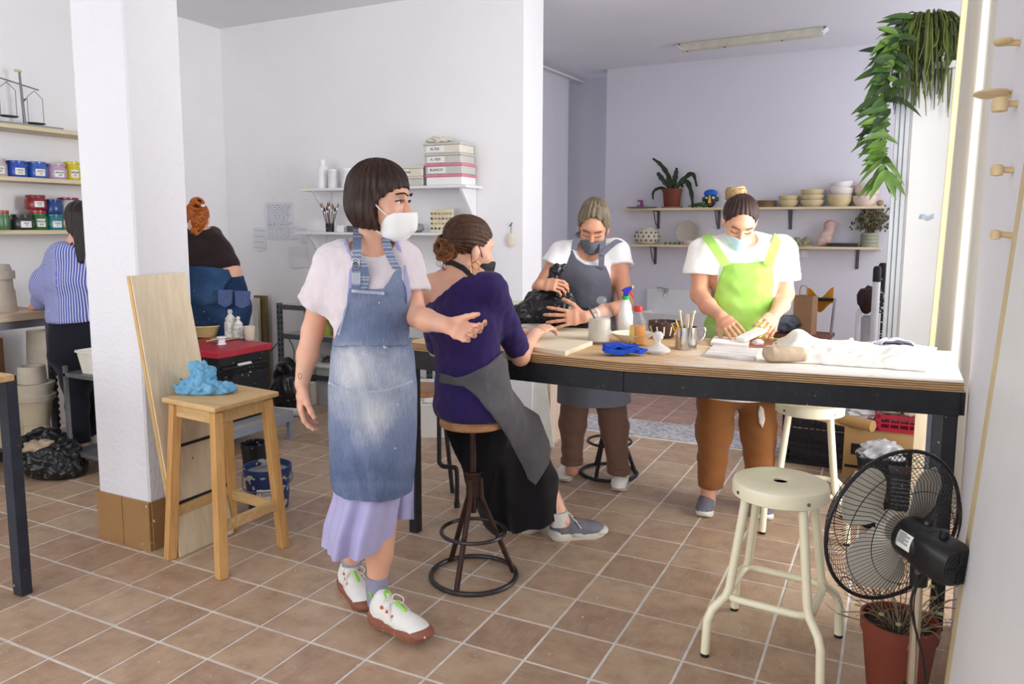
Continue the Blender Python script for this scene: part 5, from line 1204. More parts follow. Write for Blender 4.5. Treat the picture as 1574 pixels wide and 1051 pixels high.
    b = V((nk.x, nk.y, 0)); MB().cyl(b+ZV*.30, nk+ZV*-.045, .0125, n=18).build('upper_pole', 'chrome_pole', T); MB().cyl(b+ZV*.03, b+ZV*.31, .019, n=18).build('lower_pole', 'fan_black', T); MB().cyl(b+ZV*.29, b+ZV*.335, .023, n=18).build('pole_collar', 'fan_black', T)
    MB().lathe([(0, 0), (.16, 0), (.16, .012), (.11, .028), (.03, .05), (0, .05)], b, 36).build('base', 'fan_black', T)
    MB().tube(spline([hx(-.15, -.02, -.055), nk+x_*-.02+ZV*-.10, nk+x_*.0-n_*.035+ZV*-.25, nk+x_*.03-n_*.03+ZV*-.42, b+x_*.02-n_*.03+ZV*.25], 8), .0035, 6).build('power_cord', 'rubber_black', T)
fan()
# ------------------------------------------------------------------ things on the worktable
def tb(x, y): return FZ(x, y, ZT)
def mpp(p): return float((A3(p)-CAM)@FW)/FPX
M('glass', (236, 240, 240), .06, var=.01, alpha=.12, spec=.8); M('clear_plastic', (232, 236, 238), .15, var=.02, alpha=.05, spec=.7); M('slip', (206, 198, 182), .6, var=.08); M('white_plastic', (240, 240, 240), .4, var=.02); M('clay_tan', (186, 166, 140), .85, var=.12, scale=12, bump=.3, bscale=40); M('clay_white', (238, 236, 230), .9, var=.04, bump=.3, bscale=30); M('black_plastic', (26, 26, 29), .28, var=.15, spots=.80, spotc=(120, 120, 124), spotscale=40)
M('board_pale', (228, 214, 184), .6, c2=(238, 228, 204), scale=5, stretch=(1, 9, 1)); M('ceramic_cream', (228, 218, 198), .5, var=.04); M('blue_cloth', (28, 78, 196), .9, var=.15, bump=.5, bscale=160); M('amber', (214, 140, 30), .15, var=.05); M('red_cap', (206, 44, 40), .4); M('steel_mug', (200, 198, 194), .16, 1.0, var=.03); M('spray_blue', (32, 44, 170), .4); M('spray_red', (214, 56, 48), .4); M('spray_green', (40, 168, 72), .4); M('spray_yellow', (226, 206, 60), .4)
M('brown_glaze', (72, 54, 46), .18, var=.2); M('pencil_yellow', (222, 178, 40), .5); M('spatula', (226, 204, 170), .6); M('paper_white', (240, 240, 242), .8, var=.02); M('slab_streak', (236, 232, 230), .7, c2=(176, 164, 160), scale=3, stretch=(2, 14, 1)); M('magenta', (178, 92, 190), .4); M('paint_blue', (64, 72, 150), .7); M('dusty_plaster', (222, 218, 211), .92, var=.03, bump=.4, bscale=24); M('brush_handle', (48, 46, 48), .5)
def quad_board(name, label, cat, px, th, mat, z0=ZT, bevel=.0015, group=None):
    q = [FZ(x, y, z0+th) for x, y in px]; c = sum(q, V())/4; q = [V((p.x-c.x, p.y-c.y, 0)) for p in q]
    o = MB().prism(q, (0, 0, 0), (0, 0, th)).build(name, mat, smooth=0, bevel=bevel); o.location = (c.x, c.y, z0); return tag(o, label, cat, group)
quad_board('clay_board', 'pale plywood board lying nearest on the table front edge', 'board', [(792, 529), (869, 540), (911, 524), (836, 515)], .020, 'board_pale')
quad_board('clay_board', 'pale plywood board under the black plastic bundle', 'board', [(806, 514), (905, 520), (940, 507), (842, 501)], .022, 'board_pale')
p = FZ(822, 506, ZT+.025); o = MB().lathe([(0, .0), (.05, .0), (.075, .012), (.085, .020), (.080, .020), (.05, .008), (0, .007)], n=32).build('clay_dish', M('clay_grey', (206, 206, 204), .7)); o.location = (p.x, p.y, ZT+.024); tag(o, 'shallow grey dish under the hands of the seated person', 'dish')
# black plastic bundle
c = W(850, 475, 3.95); c.z = ZT+.125
T = thing('plastic_bundle', 'crumpled black plastic bag wrapped round a clay block', 'bag', (c.x, c.y, ZT+.023))
pr = [Ell(c+V((0, 0, .0)), (.13, .10, .11), None, .05), Ell(c-RHv*.13-ZV*.045, (.10, .08, .06), None, .05), Ell(c-RHv*.06+ZV*.0, (.09, .09, .085), None, .05), Ell(c+RHv*.12-ZV*.055, (.10, .09, .05), None, .05), Cone(c+ZV*.06-RHv*.02, c+ZV*.185+RHv*.015, .055, .026, .05), Cone(c+ZV*.185+RHv*.01, c+ZV*.21+RHv*.06, .026, .012, .03), Cone(c-RHv*.18-ZV*.075, c+RHv*.20-ZV*.08, .03, .025, .05)]
def crumple(v, n):
    a = np.abs(vnoise(v, 34, 1)); b = np.abs(vnoise(v*np.array([1, 1, .5]), 60, 4)); return .014*(a-.3)+.007*(b-.3)
fmesh('bag', [field(pr, .006, post=lambda P, F: np.maximum(F, ZT+.023-P[..., 2]))], 'black_plastic', T, disp=lambda v, n: crumple(v, n)*np.clip((v[:, 2]-ZT-.03)*40, 0, 1))
m = MB(); m.box(V(W(848, 470, 3.60)), (.001, .001, .001)); m = MB()
bx = W(850, 474, 3.88); m.box((bx.x, bx.y, ZT+.12), (.13, .08, .10), rz=YAW); m.build('wrapped_block', 'black_plastic', T, world=True, bevel=.012)
# slip jar with brush and glass lid
def jar(label, x, y, w, h, fill, fillmat, lid=None, brush=False):
    p = tb(x, y); k = mpp(p); r = w*k/2; H = h*k; T = thing('glass_jar', label, 'jar', tuple(p))
    MB().lathe([(0, .003), (r*.9, .003), (r*.97, .012), (r*.97, H*.80), (r*.86, H*.88), (r*.86, H), (r*.80, H), (r*.80, H*.88), (r*.91, H*.78), (r*.91, .014), (0, .010)], n=32).build('glass_body', 'glass', T)
    MB().lathe([(0, .0115), (r*.88, .0155), (r*.895, H*fill), (0, H*fill)], n=32).build('contents', fillmat, T)
    if brush: MB().tube([V((0, 0, H*.6)), V(A3(RH*-.055+np.array([0, 0, H+.05])))], [.005, .004], 8).build('brush', 'brush_handle', T)
    return T, r, H
T, r, H = jar('squat glass jar of cream slip with a brush standing in it', 921, 528, 37, 42, .92, 'slip', brush=True)
L = MB().lathe([(r*.80, H*.97), (r*.90, H+.004), (r*.8, H+.022), (r*.45, H+.040), (r*.22, H+.048), (r*.20, H+.058), (r*.42, H+.066), (r*.40, H+.084), (r*.2, H+.092), (0, H+.093)], n=30).build('lid', 'glass', T); L.location = V(A3(RH*.008)); 
# spray bottle
p = tb(961, 512); k = mpp(p); T = thing('spray_bottle', 'white spray bottle with blue head, red trigger and green collar', 'bottle', tuple(p), YAW)
r = 11.5*k; H = 62*k
MB().lathe([(0, 0), (r*.95, 0), (r, .006), (r, H*.46), (r*.78, H*.60), (r*.70, H*.72), (r*.45, H*.80), (r*.45, H*.84), (0, H*.84)], n=28).build('bottle', 'white_plastic', T)
MB().lathe([(0, H*.84), (r*.52, H*.84), (r*.52, H*.93), (0, H*.93)], n=24).build('collar', 'spray_green', T)
MB().prism([V((-.012, 0, H*.93)), V((.010, 0, H*.93)), V((.014, 0, H*1.02)), V((.030, 0, H*1.10)), V((.028, 0, H*1.17)), V((-.004, 0, H*1.13)), V((-.026, 0, H*1.06)), V((-.012, 0, H*1.03))], (0, -.011, 0), (0, .011, 0)).build('spray_head', 'spray_blue', T, bevel=.002)
MB().prism([V((.014, 0, H*1.02)), V((.024, 0, H*1.06)), V((.042, 0, H*.88)), V((.036, 0, H*.87))], (0, -.006, 0), (0, .006, 0)).build('trigger', 'spray_red', T, bevel=.001)
MB().cyl((.026, 0, H*1.135), (.038, 0, H*1.155), .008, n=12).build('nozzle', 'spray_yellow', T)
# amber bottle
p = tb(980, 530); k = mpp(p); r = 12.5*k; H = 60*k; T = thing('oil_bottle', 'clear bottle half full of amber liquid with red cap', 'bottle', tuple(p))
MB().lathe([(0, 0), (r*.95, 0), (r, .006), (r, H*.55), (r*.9, H*.66), (r*.5, H*.80), (r*.42, H*.84), (r*.42, H*.9), (r*.36, H*.9), (r*.36, H*.82), (r*.84, H*.65), (r*.94, H*.54), (r*.94, .007), (0, .004)], n=28).build('bottle', 'clear_plastic', T)
MB().lathe([(0, .0045), (r*.92, .008), (r*.925, H*.50), (0, H*.50)], n=28).build('oil', 'amber', T)
MB().lathe([(0, H*.86), (r*.50, H*.86), (r*.52, H*.88), (r*.52, H*.97), (r*.46, H), (0, H)], n=22).build('cap', 'red_cap', T)
MB().sheet(lambda u, v: V((r*1.01*cos(3.4+1.2*u), r*1.01*sin(3.4+1.2*u), H*(.12+.38*v))), 8, 2, .0006).build('paper_label', M('label_tan', (224, 196, 110), .7), T)
# bowls
p = tb(972, 527); k = mpp(p); o = MB().lathe([(0, 0), (.035, 0), (.040, .004), (33*k*.8, .030), (33*k, .048), (33*k*.94, .047), (33*k*.72, .028), (.03, .010), (0, .009)], n=40).build('clay_bowl', 'ceramic_cream'); o.location = p; tag(o, 'wide cream bowl standing behind the amber bottle', 'bowl')
p = tb(1020, 519); k = mpp(p); r = 25*k; T = thing('glazed_bowl', 'dark brown glazed bowl with white stripes', 'bowl', tuple(p))
MB().lathe([(0, 0), (r*.5, 0), (r*.85, .024), (r, .065), (r*.98, .082), (r*.93, .082), (r*.92, .062), (r*.78, .026), (0, .01)], n=36).build('bowl', 'brown_glaze', T)
for a in (-2.2, -1.75, -1.3, -.9, -2.7): MB().tube([V((r*(.80+.21*t)*cos(a+YAW), r*(.80+.21*t)*sin(a+YAW), .020+.048*t**1.2)) for t in (0, .3, .6, .9)], .0035, 6).build('white_stripe', 'white_plastic', T)
# blue cloth
p = tb(958, 546); T = thing('blue_cloth', 'folded bright blue microfibre cloth on the table edge', 'cloth', tuple(p))
def fold(dx, dy, w, d, th, z, rz, sd):
    ca, sa = cos(rz), sin(rz)
    def f(u, v):
        x = (u-.5)*w+.006*mnoise.noise(V((v*5, sd, 0))); y = (v-.5)*d+.005*mnoise.noise(V((u*5, sd, 3))); q = RHv*(x*ca-y*sa+dx)+NHv*(x*sa+y*ca+dy); return q+ZV*(z+.007*mnoise.noise(V((u*4, v*4, sd)))+.004*sin(u*9+sd))
    return MB().sheet(f, 22, 12, th)
fold(-.01, 0, .145, .075, .020, .022, .03, 1.0).build('lower_fold', 'blue_cloth', T); fold(-.012, .004, .138, .066, .016, .040, .06, 4.0).build('upper_fold', 'blue_cloth', T); fold(.062, -.004, .05, .05, .016, .020, .7, 7.0).build('corner', 'blue_cloth', T)
# glass lid lying on the table
p = tb(1011, 543); r = 19*mpp(p); o = MB().lathe([(0, 0), (r*.7, 0), (r*.7, .008), (r, .010), (r, .018), (r*.75, .030), (r*.35, .040), (r*.2, .048), (r*.22, .056), (r*.42, .066), (r*.42, .084), (r*.22, .094), (0, .095)], n=32).build('knobbed_lid', M('milky_glass', (232, 230, 226), .12, var=.03, alpha=.6)); o.location = p; tag(o, 'glass jar lid with ball knob beside the blue cloth', 'lid')
# steel mug of tools
p = tb(1054, 536); k = mpp(p); r = 16.5*k; H = 34*k; T = thing('steel_mug', 'polished steel mug filled with modelling tools', 'mug', tuple(p))
MB().lathe([(0, .001), (r, .001), (r, H), (r+.002, H+.001), (r-.001, H+.001), (r-.0015, .003), (0, .003)], n=36).build('cup', 'steel_mug', T)
d = V(unit(RH)); MB().tube(spline([d*r+ZV*(H*.95), d*(r+.032)+ZV*(H*.97), d*(r+.034)+ZV*(H*.6), d*(r+.012)+ZV*(H*.30), d*r+ZV*(H*.26)], 6), .0035, 8).build('handle', 'steel_mug', T)
def tool(name, label, cat, dx, dd, tx, tz, kind, mat, ln):
    a = V(A3(RH*dx*.5+NH*dd))+ZV*.006; e = V(A3(RH*tx+NH*dd*.6))+ZV*tz; o = thing(name, label, cat, tuple(p))
    if kind == 'flat': MB().bar(a, e, .014, .006, tuple(RH)).build('blade', mat, o, bevel=.002); MB().ico(e, .009, 2, (1, .5, .8)).build('tip', mat, o)
    elif kind == 'round': MB().tube([a, a.lerp(e, .6), a.lerp(e, .9), e], [.006, .007, .009, .004], 10).build('shaft', mat, o); MB().tube([a.lerp(e, .30), a.lerp(e, .34)], .0075, 10).build('ferrule', 'steel', o)
    else:
        MB().tube([a, a.lerp(e, .92)], .0042, 6).build('shaft', mat, o, smooth=0); MB().tube([a.lerp(e, .92), e], [.0042, .0008], 6).build('point', 'spatula', o, smooth=0)
tool('wooden_spatula', 'flat wooden spatula leaning left in the steel mug', 'tool', .0, .01, -.030, .165, 'flat', 'spatula', .2)
tool('wooden_spatula', 'round-headed wooden spoon tool leaning right in the steel mug', 'tool', .01, -.01, .030, .165, 'flat', 'spatula', .2)
tool('modelling_tool', 'pale turned modelling tool in the middle of the steel mug', 'tool', .01, .015, .006, .155, 'round', 'spatula', .2)
tool('pencil', 'yellow striped pencil standing in the steel mug', 'pencil', -.012, -.008, -.048, .130, 'pencil', 'pencil_yellow', .15)
tool('pencil', 'yellow pencil leaning furthest left in the steel mug', 'pencil', -.02, .008, -.064, .110, 'pencil', 'pencil_yellow', .15)
# crumpled clear bag
p = tb(1095, 522); o = MB().ico((0, 0, .03), .045, 4, (1.1, .8, .75), .55, 3, 3.5).build('plastic_bag', 'clear_plastic'); o.location = p+ZV*.006; tag(o, 'crumpled clear plastic bag beside the steel mug', 'bag')
# clay slabs and tiles
quad_board('clay_slab', 'white streaked clay slab with a dark groove, nearest on the table', 'slab', [(1082, 544), (1160, 551), (1170, 536), (1096, 530)], .012, 'slab_streak')
q = quad_board('clay_slab', 'plain white clay slab under the hands of the lime apron wearer', 'slab', [(1092, 525), (1150, 530), (1152, 520), (1098, 516)], .018, 'clay_white')
a, b = W(1138, 522, 3.42), W(1172, 506, 3.46); o = MB().bar((a-b)/2, (b-a)/2, .07, .014, (0, 0, 1)).build('clay_tile', 'clay_white', bevel=.002); o.location = (a+b)/2; tag(o, 'small white clay tile held tilted in both hands', 'tile')
p = tb(1139, 517); o = MB().lathe([(0, 0), (.012, 0), (.013, .02), (.010, .024), (0, .024)], n=18).build('bottle_cap', 'magenta'); o.location = p+ZV*.018; tag(o, 'small magenta cap between the hands on the slab', 'cap')
o = quad_board('red_board', 'thin reddish board under the clay slabs', 'board', [(1090, 531), (1185, 534), (1190, 520), (1100, 515)], .004, M('board_red', (158, 92, 78), .7))
# clay block and dusty cloth
p = tb(1205, 556); T = thing('clay_block', 'rough tan block of clay in front of the white dusty cloth', 'clay', tuple(p), YAW-.05)
pr = [Slab(A3(p)+RH*-.055+np.array([0, 0, .035]), A3(p)+RH*.065+np.array([0, 0, .028]), (0, 0, 1), .036, .05, .030, .045, .01)]
fmesh('block', [field(pr, .0045, post=lambda P, F: np.maximum(np.maximum(F, ZT+.0005-P[..., 2]), P[..., 2]-ZT-.062-.03*((A3(p)-P)@RH)))], 'clay_tan', T, disp=lambda v, n: (.004*np.abs(vnoise(v, 40, 2))-.001)*np.clip((v[:, 2]-ZT-.004)*90, 0, 1))
for ch in T.children: ch.rotation_euler = (0, 0, 0)
T.rotation_euler = (0, 0, 0)
A, B, Cc, Dd = tb(1192, 556), tb(1425, 572), tb(1440, 536), tb(1195, 522)
def cl(u, v):
    q = A.lerp(B, u).lerp(Dd.lerp(Cc, u), v); e = min(u, 1-u, v, 1-v); k = min(1, e*7)
    h = .004+k*(.020+.030*max(0, mnoise.noise(V((u*4.2, v*3, 1))))+.010*mnoise.noise(V((u*14, v*9, 4)))+.050*math.exp(-((u-.10)/.10)**2-((v-.75)/.35)**2)*1.2)
    w = .012*mnoise.noise(V((u*9, v*9, 7))); return V((q.x+w, q.y+w*1.5, ZT+h))
o = MB().sheet(cl, 60, 30, .005).build('dusty_cloth', 'dusty_plaster', smooth=60); tag(o, 'white clay-caked cloth spread over the right end of the table', 'cloth')
p = W(1375, 524, 3.32); p.z = ZT+.062
o = MB().sheet(lambda u, v: V(A3(RH*((u-.5)*.17)+NH*((v-.5)*.11)))+ZV*(.035*sin(pi*u)**.7*(.5+.5*sin(v*3.5+1))+.018*mnoise.noise(V((u*5, v*5, 3)))-.02*u), 20, 14, .0015).build('crumpled_paper', M('paper_blue', (238, 238, 244), .8, c2=(170, 172, 222), scale=7)); o.location = p-ZV*.03; tag(o, 'crumpled white paper with blue paint stains on the cloth', 'paper')
p = tb(1381, 556); o = MB().ico((0, 0, .008), .018, 3, (1.2, .7, .5), .4, 2).build('clay_scrap', 'clay_tan'); o.location = p+ZV*.022; tag(o, 'small brown clay scrap near the table corner', 'clay')
p = tb(1308, 530); o = MB().ico((0, 0, .008), .011, 2, (1, 1, .9), .2, 1).build('clay_ball', 'clay_white'); o.location = p+ZV*.016; tag(o, 'tiny white clay ball at the back edge of the table', 'clay')
p = tb(1165, 531); o = MB().ico((0, 0, .014), .02, 3, (1.2, .9, .75), .35, 6).build('clay_scrap', 'clay_white'); o.location = p; tag(o, 'lump of white clay left of the tan clay block', 'clay')
# blue cloth on the wooden stool
M('jay_cloth', (104, 166, 206), .85, c2=(128, 190, 222), scale=6, bump=.3, bscale=90)
T = thing('cleaning_cloth', 'crumpled sky blue cloth heaped on the pine stool', 'cloth', (STOOL_TOP.x, STOOL_TOP.y, STOOL_TOP.z))
c = FZ(316, 604, STOOL_TOP.z)
pr = [Ell(c+ZV*.035-RHv*.02, (.075, .06, .055), None, .04), Ell(c+ZV*.02+RHv*.07, (.06, .05, .028), None, .04), Ell(c+ZV*.02-RHv*.085, (.05, .05, .028), None, .04), Ell(c+ZV*.10-RHv*.015, (.042, .038, .045), None, .04)]
fmesh('heap', [field(pr, .004, post=lambda P, F: np.maximum(F, c.z+.0005-P[..., 2]))], 'jay_cloth', T, disp=lambda v, n: (.030*(np.abs(vnoise(v, 34, 1))-.35)+.012*(np.abs(vnoise(v, 70, 3))-.3))*np.clip((v[:, 2]-c.z-.003)*90, 0, 1))
# ------------------------------------------------------------------ left wall: shelves, jars, scale
M('label_white', (238, 238, 236), .7, var=.02); M('plaster_mould', (214, 208, 196), .9, var=.08, scale=6, bump=.25, bscale=30, c2=(196, 184, 164)); M('mould_dark', (190, 176, 150), .9, var=.1, scale=6, bump=.25, bscale=30); M('grey_slate', (150, 152, 156), .6, var=.08); M('wire', (120, 122, 126), .4, .8); M('jar_lid_grey', (176, 178, 178), .35, .4)
def shelf_plank(label, x0, x1, y0, y1, z, th=.028, mat='shelf_wood_y'):
    o = MB().box((0, 0, 0), (x1-x0, y1-y0, th)).build('plank_shelf', mat, smooth=0, bevel=.002); o.location = ((x0+x1)/2, (y0+y1)/2, z-th/2); return tag(o, label, 'shelf', 'shelves on the left wall')
SL = []
for z, lab in ((2.115, 'topmost wooden shelf on the left wall holding the balance scale'), (1.775, 'middle wooden shelf on the left wall with a row of pigment jars'), (1.425, 'lowest wooden shelf on the left wall with stacked pigment jars')):
    shelf_plank(lab, XL+.001, XL+.26, 1.2, 4.02, z); SL.append(z)
def on_shelf(x, z, dX=.12): 
    p = FX(x, 300, XL+dX); return V((XL+dX, p.y, z))
def pigment(x, z, w, h, col, label, lidc=None, txt=None, z0=0.0, cork=False):
    p = on_shelf(x, z); k = mpp(p); r = w*k/2; H = h*k; T = thing('pigment_jar', label, 'jar', (p.x, p.y, z+z0), 0, 'pigment jars on the left wall shelves')
    m = M('pigment_%d_%d_%d' % col, col, .3, var=.12, coat=.5)
    MB().lathe([(0, 0), (r*.94, 0), (r, .008), (r, H*.62), (r*.86, H*.76), (r*.86, H*.84), (0, H*.84)], n=24).build('jar', m, T)
    MB().lathe([(0, H*.84), (r*.9, H*.84), (r*.92, H*.86), (r*.9, H*.98), (r*.8, H), (0, H)], n=24).build('lid', M('lid_%d_%d_%d' % (lidc or col), lidc or col, .25, var=.05, coat=.6), T)
    if txt:
        a = math.atan2(-p.y, -p.x); f = lambda u, v: V((r*1.012*cos(a+(u-.5)*.9+.35), r*1.012*sin(a+(u-.5)*.9+.35), H*(.16+.40*v)))
        lb = MB().sheet(f, 6, 1, .0008).build('label', 'label_white', T)
        dirn = V((cos(a+.35), sin(a+.35), 0)); 
        for q, s in enumerate(txt.split('|')):
            t = text('writing', s, H*.14, MATS['rubber_black'], lb, dirn*(r*1.012+.0012)+ZV*(H*(.43-.15*q)), (pi/2, 0, a+.35+pi/2))
    return T
zz = SL[1]
pigment(-3, zz, 30, 28, (196, 184, 186), 'pale pink jar at the left end of the middle shelf', txt='ROSA|207')
pigment(28, zz, 30, 26, (36, 78, 178), 'bright blue jar, second on the middle shelf', txt='AZUL|A 5')
pigment(59, zz, 30, 26, (54, 98, 184), 'lighter blue jar in the centre of the middle shelf', txt='AZUL|16')
pigment(88, zz, 31, 25, (188, 160, 186), 'mauve jar right of the two blue jars', txt='MALVA|128')
pigment(113, zz, 24, 29, (212, 196, 44), 'yellow jar beside the pillar on the middle shelf', txt='AMAR|72')
zz = SL[2]
pigment(2, zz, 18, 30, (70, 116, 74), 'small green jar with red lid at the left of the lowest shelf', (170, 60, 50))
pigment(31, zz, 33, 24, (40, 44, 46), 'black jar on the lowest shelf', txt='NEG|37')
pigment(56, zz, 26, 30, (40, 104, 48), 'green jar in the middle of the lowest shelf', (180, 40, 44), txt='VERDE|601')
pigment(80, zz, 28, 24, (26, 122, 130), 'teal jar right of the green jar', txt='TURQ|71')
pigment(103, zz, 24, 23, (168, 176, 168), 'clear jar under the pink lidded tub on the lowest shelf')
k = mpp(on_shelf(56, zz))
pigment(54, zz, 30, 22, (134, 28, 40), 'dark red jar stacked on the lowest shelf', txt='ROJO|A 5', z0=31*k)
pigment(80, zz, 28, 22, (24, 62, 128), 'navy jar stacked above the teal jar', z0=25*k)
pigment(104, zz, 32, 26, (178, 184, 180), 'clear tub with purple lid, topmost on the lowest shelf', (136, 44, 96), z0=24*k)
# balance scale
p = on_shelf(44, SL[0], .13); T = thing('balance_scale', 'old two-pan balance scale on the topmost left shelf', 'scale', tuple(p), pi/2)
k = mpp(p); U = lambda x, y: V(((x-44)*k, 0, (190-y)*k))
MB().box((.0+.02, 0, .009), (.42, .16, .018)).build('base', 'grey_slate', T, bevel=.004)
MB().tube([U(46, 184), U(43, 108)], [.010, .007], 10).build('post', 'wire', T); MB().box(U(41, 106), (.045, .02, .014)).build('cap', M('brass_dull', (200, 196, 150), .5), T, bevel=.003)
MB().tube([U(14, 121), U(71, 130)], .0045, 8).build('beam', 'wire', T); MB().tube([U(44, 153), U(50, 146)], .006, 8).build('pointer', 'wire', T)
for cx, y0, yb in ((23, 125, 174), (64, 132, 180)):
    for s in (-1, 1): MB().tube([U(cx, y0), U(cx+s*12, y0+11), U(cx+s*12, yb)], .0022, 6).build('hanger', 'wire', T)
    MB().lathe([(0, 0), (.05, 0), (.062, .008), (.058, .010), (0, .004)], U(cx, yb+3), 24, 1, .7).build('pan', M('pan_dark', (92, 92, 88), .5, .5), T)
o = MB().box((0, 0, .022), (.10, .14, .044)).build('wooden_block', 'grey_slate', bevel=.004); q = on_shelf(12, SL[0]); o.location = (q.x+.0, q.y-.11, SL[0]); tag(o, 'grey box left of the balance scale', 'box')

# ------------------------------------------------------------------ slotted-angle bench with plaster moulds
def slotted(p0, p1, w=.038):
    m = MB(); p0 = V(p0); p1 = V(p1); m.bar(p0, p1, w, .003, (1, 0, 0)); m.bar(p0+V((0, .019, 0)), p1+V((0, .019, 0)), .003, w, (1, 0, 0)); return m
def bench():
    X1 = -4.78; T = thing('workbench', 'slotted steel bench with wooden top behind the striped shirt wearer', 'bench', (-5.1, 2.4, 0)); L = T.location
    H = .925; Y0, Y1 = 1.0, 3.02
    MB().box((0, (Y0+Y1)/2-L.y, H-.025), (.66, Y1-Y0, .05)).build('bench_top', 'bench_wood', T, smooth=0, bevel=.003)
    for y in (Y0+.03, 1.9, Y1-.04):
        for x in (-.30, .30):
            m = slotted((x, y-L.y, 0), (x, y-L.y, H-.05)); lg = m.build('leg', 'slot_steel', T, smooth=0)
            h = MB()
            for i in range(20): h.box((x, y-L.y-.0024, .05+i*.042), (.010, .0012, .022)); h.box((x+.0235, y-L.y+.019, .05+i*.042), (.0012, .010, .022))
            tag(h.build('slots', 'dark_hole', lg, smooth=0), kind='stuff')
    for x in (-.30, .30): MB().box((x, (Y0+Y1)/2-L.y, H-.075), (.03, Y1-Y0, .045)).build('rail', 'slot_steel', T, smooth=0)
    MB().box((0, (Y0+Y1)/2-L.y, .10), (.62, Y1-Y0, .02)).build('lower_shelf', 'slot_steel', T, smooth=0); MB().box((-.28, (Y0+Y1)/2-L.y, .45), (.02, Y1-Y0, .5)).build('back_panel', M('panel_brown', (120, 84, 56), .8), T, smooth=0)
bench()
def mould(label, x, y, X, prof, mat='plaster_mould', z=None, n=26, cat='mould', name='plaster_mould'):
    p = FX(x, y, X); p.z = z if z is not None else p.z
    o = MB().lathe(prof, n=n, wob=.03, seed=x).build(name, mat); o.location = p; return tag(o, label, cat, 'plaster moulds by the bench')
k = mpp(FX(50, 560, -4.75))
XM = -4.72
def cyl_prof(rb, rt, h, lip=0): return [(0, 0), (rb, 0), (rb*1.01, .004), (rt, h-lip-.004), (rt+ (.008 if lip else 0), h-lip), (rt+(.008 if lip else 0), h-.003), (rt*.96, h), (rt*.7, h), (rt*.65, h-.02), (0, h-.02)]
zs = .112
def stack(x, items, X=XM):
    z = zs
    for lab, rb, rt, h, mt in items:
        mould(lab, x, 560, X, cyl_prof(rb, rt, h), mt, z); z += h
stack(48, [('waisted tan mould at the bottom of the stack under the bench', .095, .075, .13, 'mould_dark'), ('rounded ochre mould in the stack under the bench', .080, .100, .135, 'mould_dark'), ('flat plate mould in the stack under the bench', .105, .120, .022, 'plaster_mould'), ('thin plate mould under the wide bowl', .112, .122, .020, 'plaster_mould'), ('wide pale bowl mould in the stack', .098, .120, .075, 'plaster_mould'), ('upright cylinder mould on top of the stack', .078, .075, .105, 'plaster_mould')])
stack(18, [('dark tan mould left of the tall stack', .10, .085, .16, 'mould_dark'), ('squat mould on the left stack under the bench', .085, .09, .10, 'plaster_mould')], -4.80)
stack(66, [('pale mould behind the tall stack', .09, .08, .30, 'plaster_mould'), ('large grey mould standing behind the stack', .10, .085, .34, 'plaster_mould')], -5.15)
z = .925
for lab, rb, rt, h in (('wide plaster mould base on the bench top', .085, .080, .13), ('middle piece of the plaster mould on the bench top', .072, .070, .07), ('thick rimmed plaster ring on top of the bench mould', .085, .085, .05), ('small plaster cap above the bench mould', .070, .06, .04)):
    mould(lab, 2, 470, -4.98, cyl_prof(rb, rt, h), 'plaster_mould', z); z += h
o = MB().lathe([(0, 0), (.10, .0), (.13, .12), (.14, .16), (.12, .16), (0, .02)], n=24).build('plaster_basin', 'plaster_mould'); q = FX(68, 440, -5.28); o.location = (q.x, 2.87, .926); tag(o, 'plaster basin tipped against the wall behind the striped shirt', 'mould')
# bag of clay on the floor
c = FZ(52, 738)+V((-.02, .12, 0)); T = thing('clay_bag', 'open black bag of wet clay on the floor at the left', 'bag', (c.x, c.y, 0))
pr = [Ell(c+ZV*.10, (.17, .17, .13), None, .05), Ell(c+ZV*.05+V((.1, .02, 0)), (.12, .12, .08), None, .05), Ell(c+ZV*.17-V((.08, 0, 0)), (.10, .12, .09), None, .05)]
fmesh('bag', [field(pr, .008, post=lambda P, F: np.maximum(F, .001-P[..., 2]), cuts=[Ell(c+ZV*.24-V((.0, .07, 0)), (.10, .10, .10), None, .01)])], 'black_plastic', T, disp=lambda v, n: (.02*(np.abs(vnoise(v, 22, 1))-.35)+.012*(np.abs(vnoise(v, 50, 3))-.3))*np.clip((v[:, 2]-.01)*30, 0, 1))
MB().ico(c+ZV*.15-V((.01, .06, 0)), .095, 4, (1, 1, .7), .35, 4, 3).build('clay_lump', 'clay_tan', T, world=True)
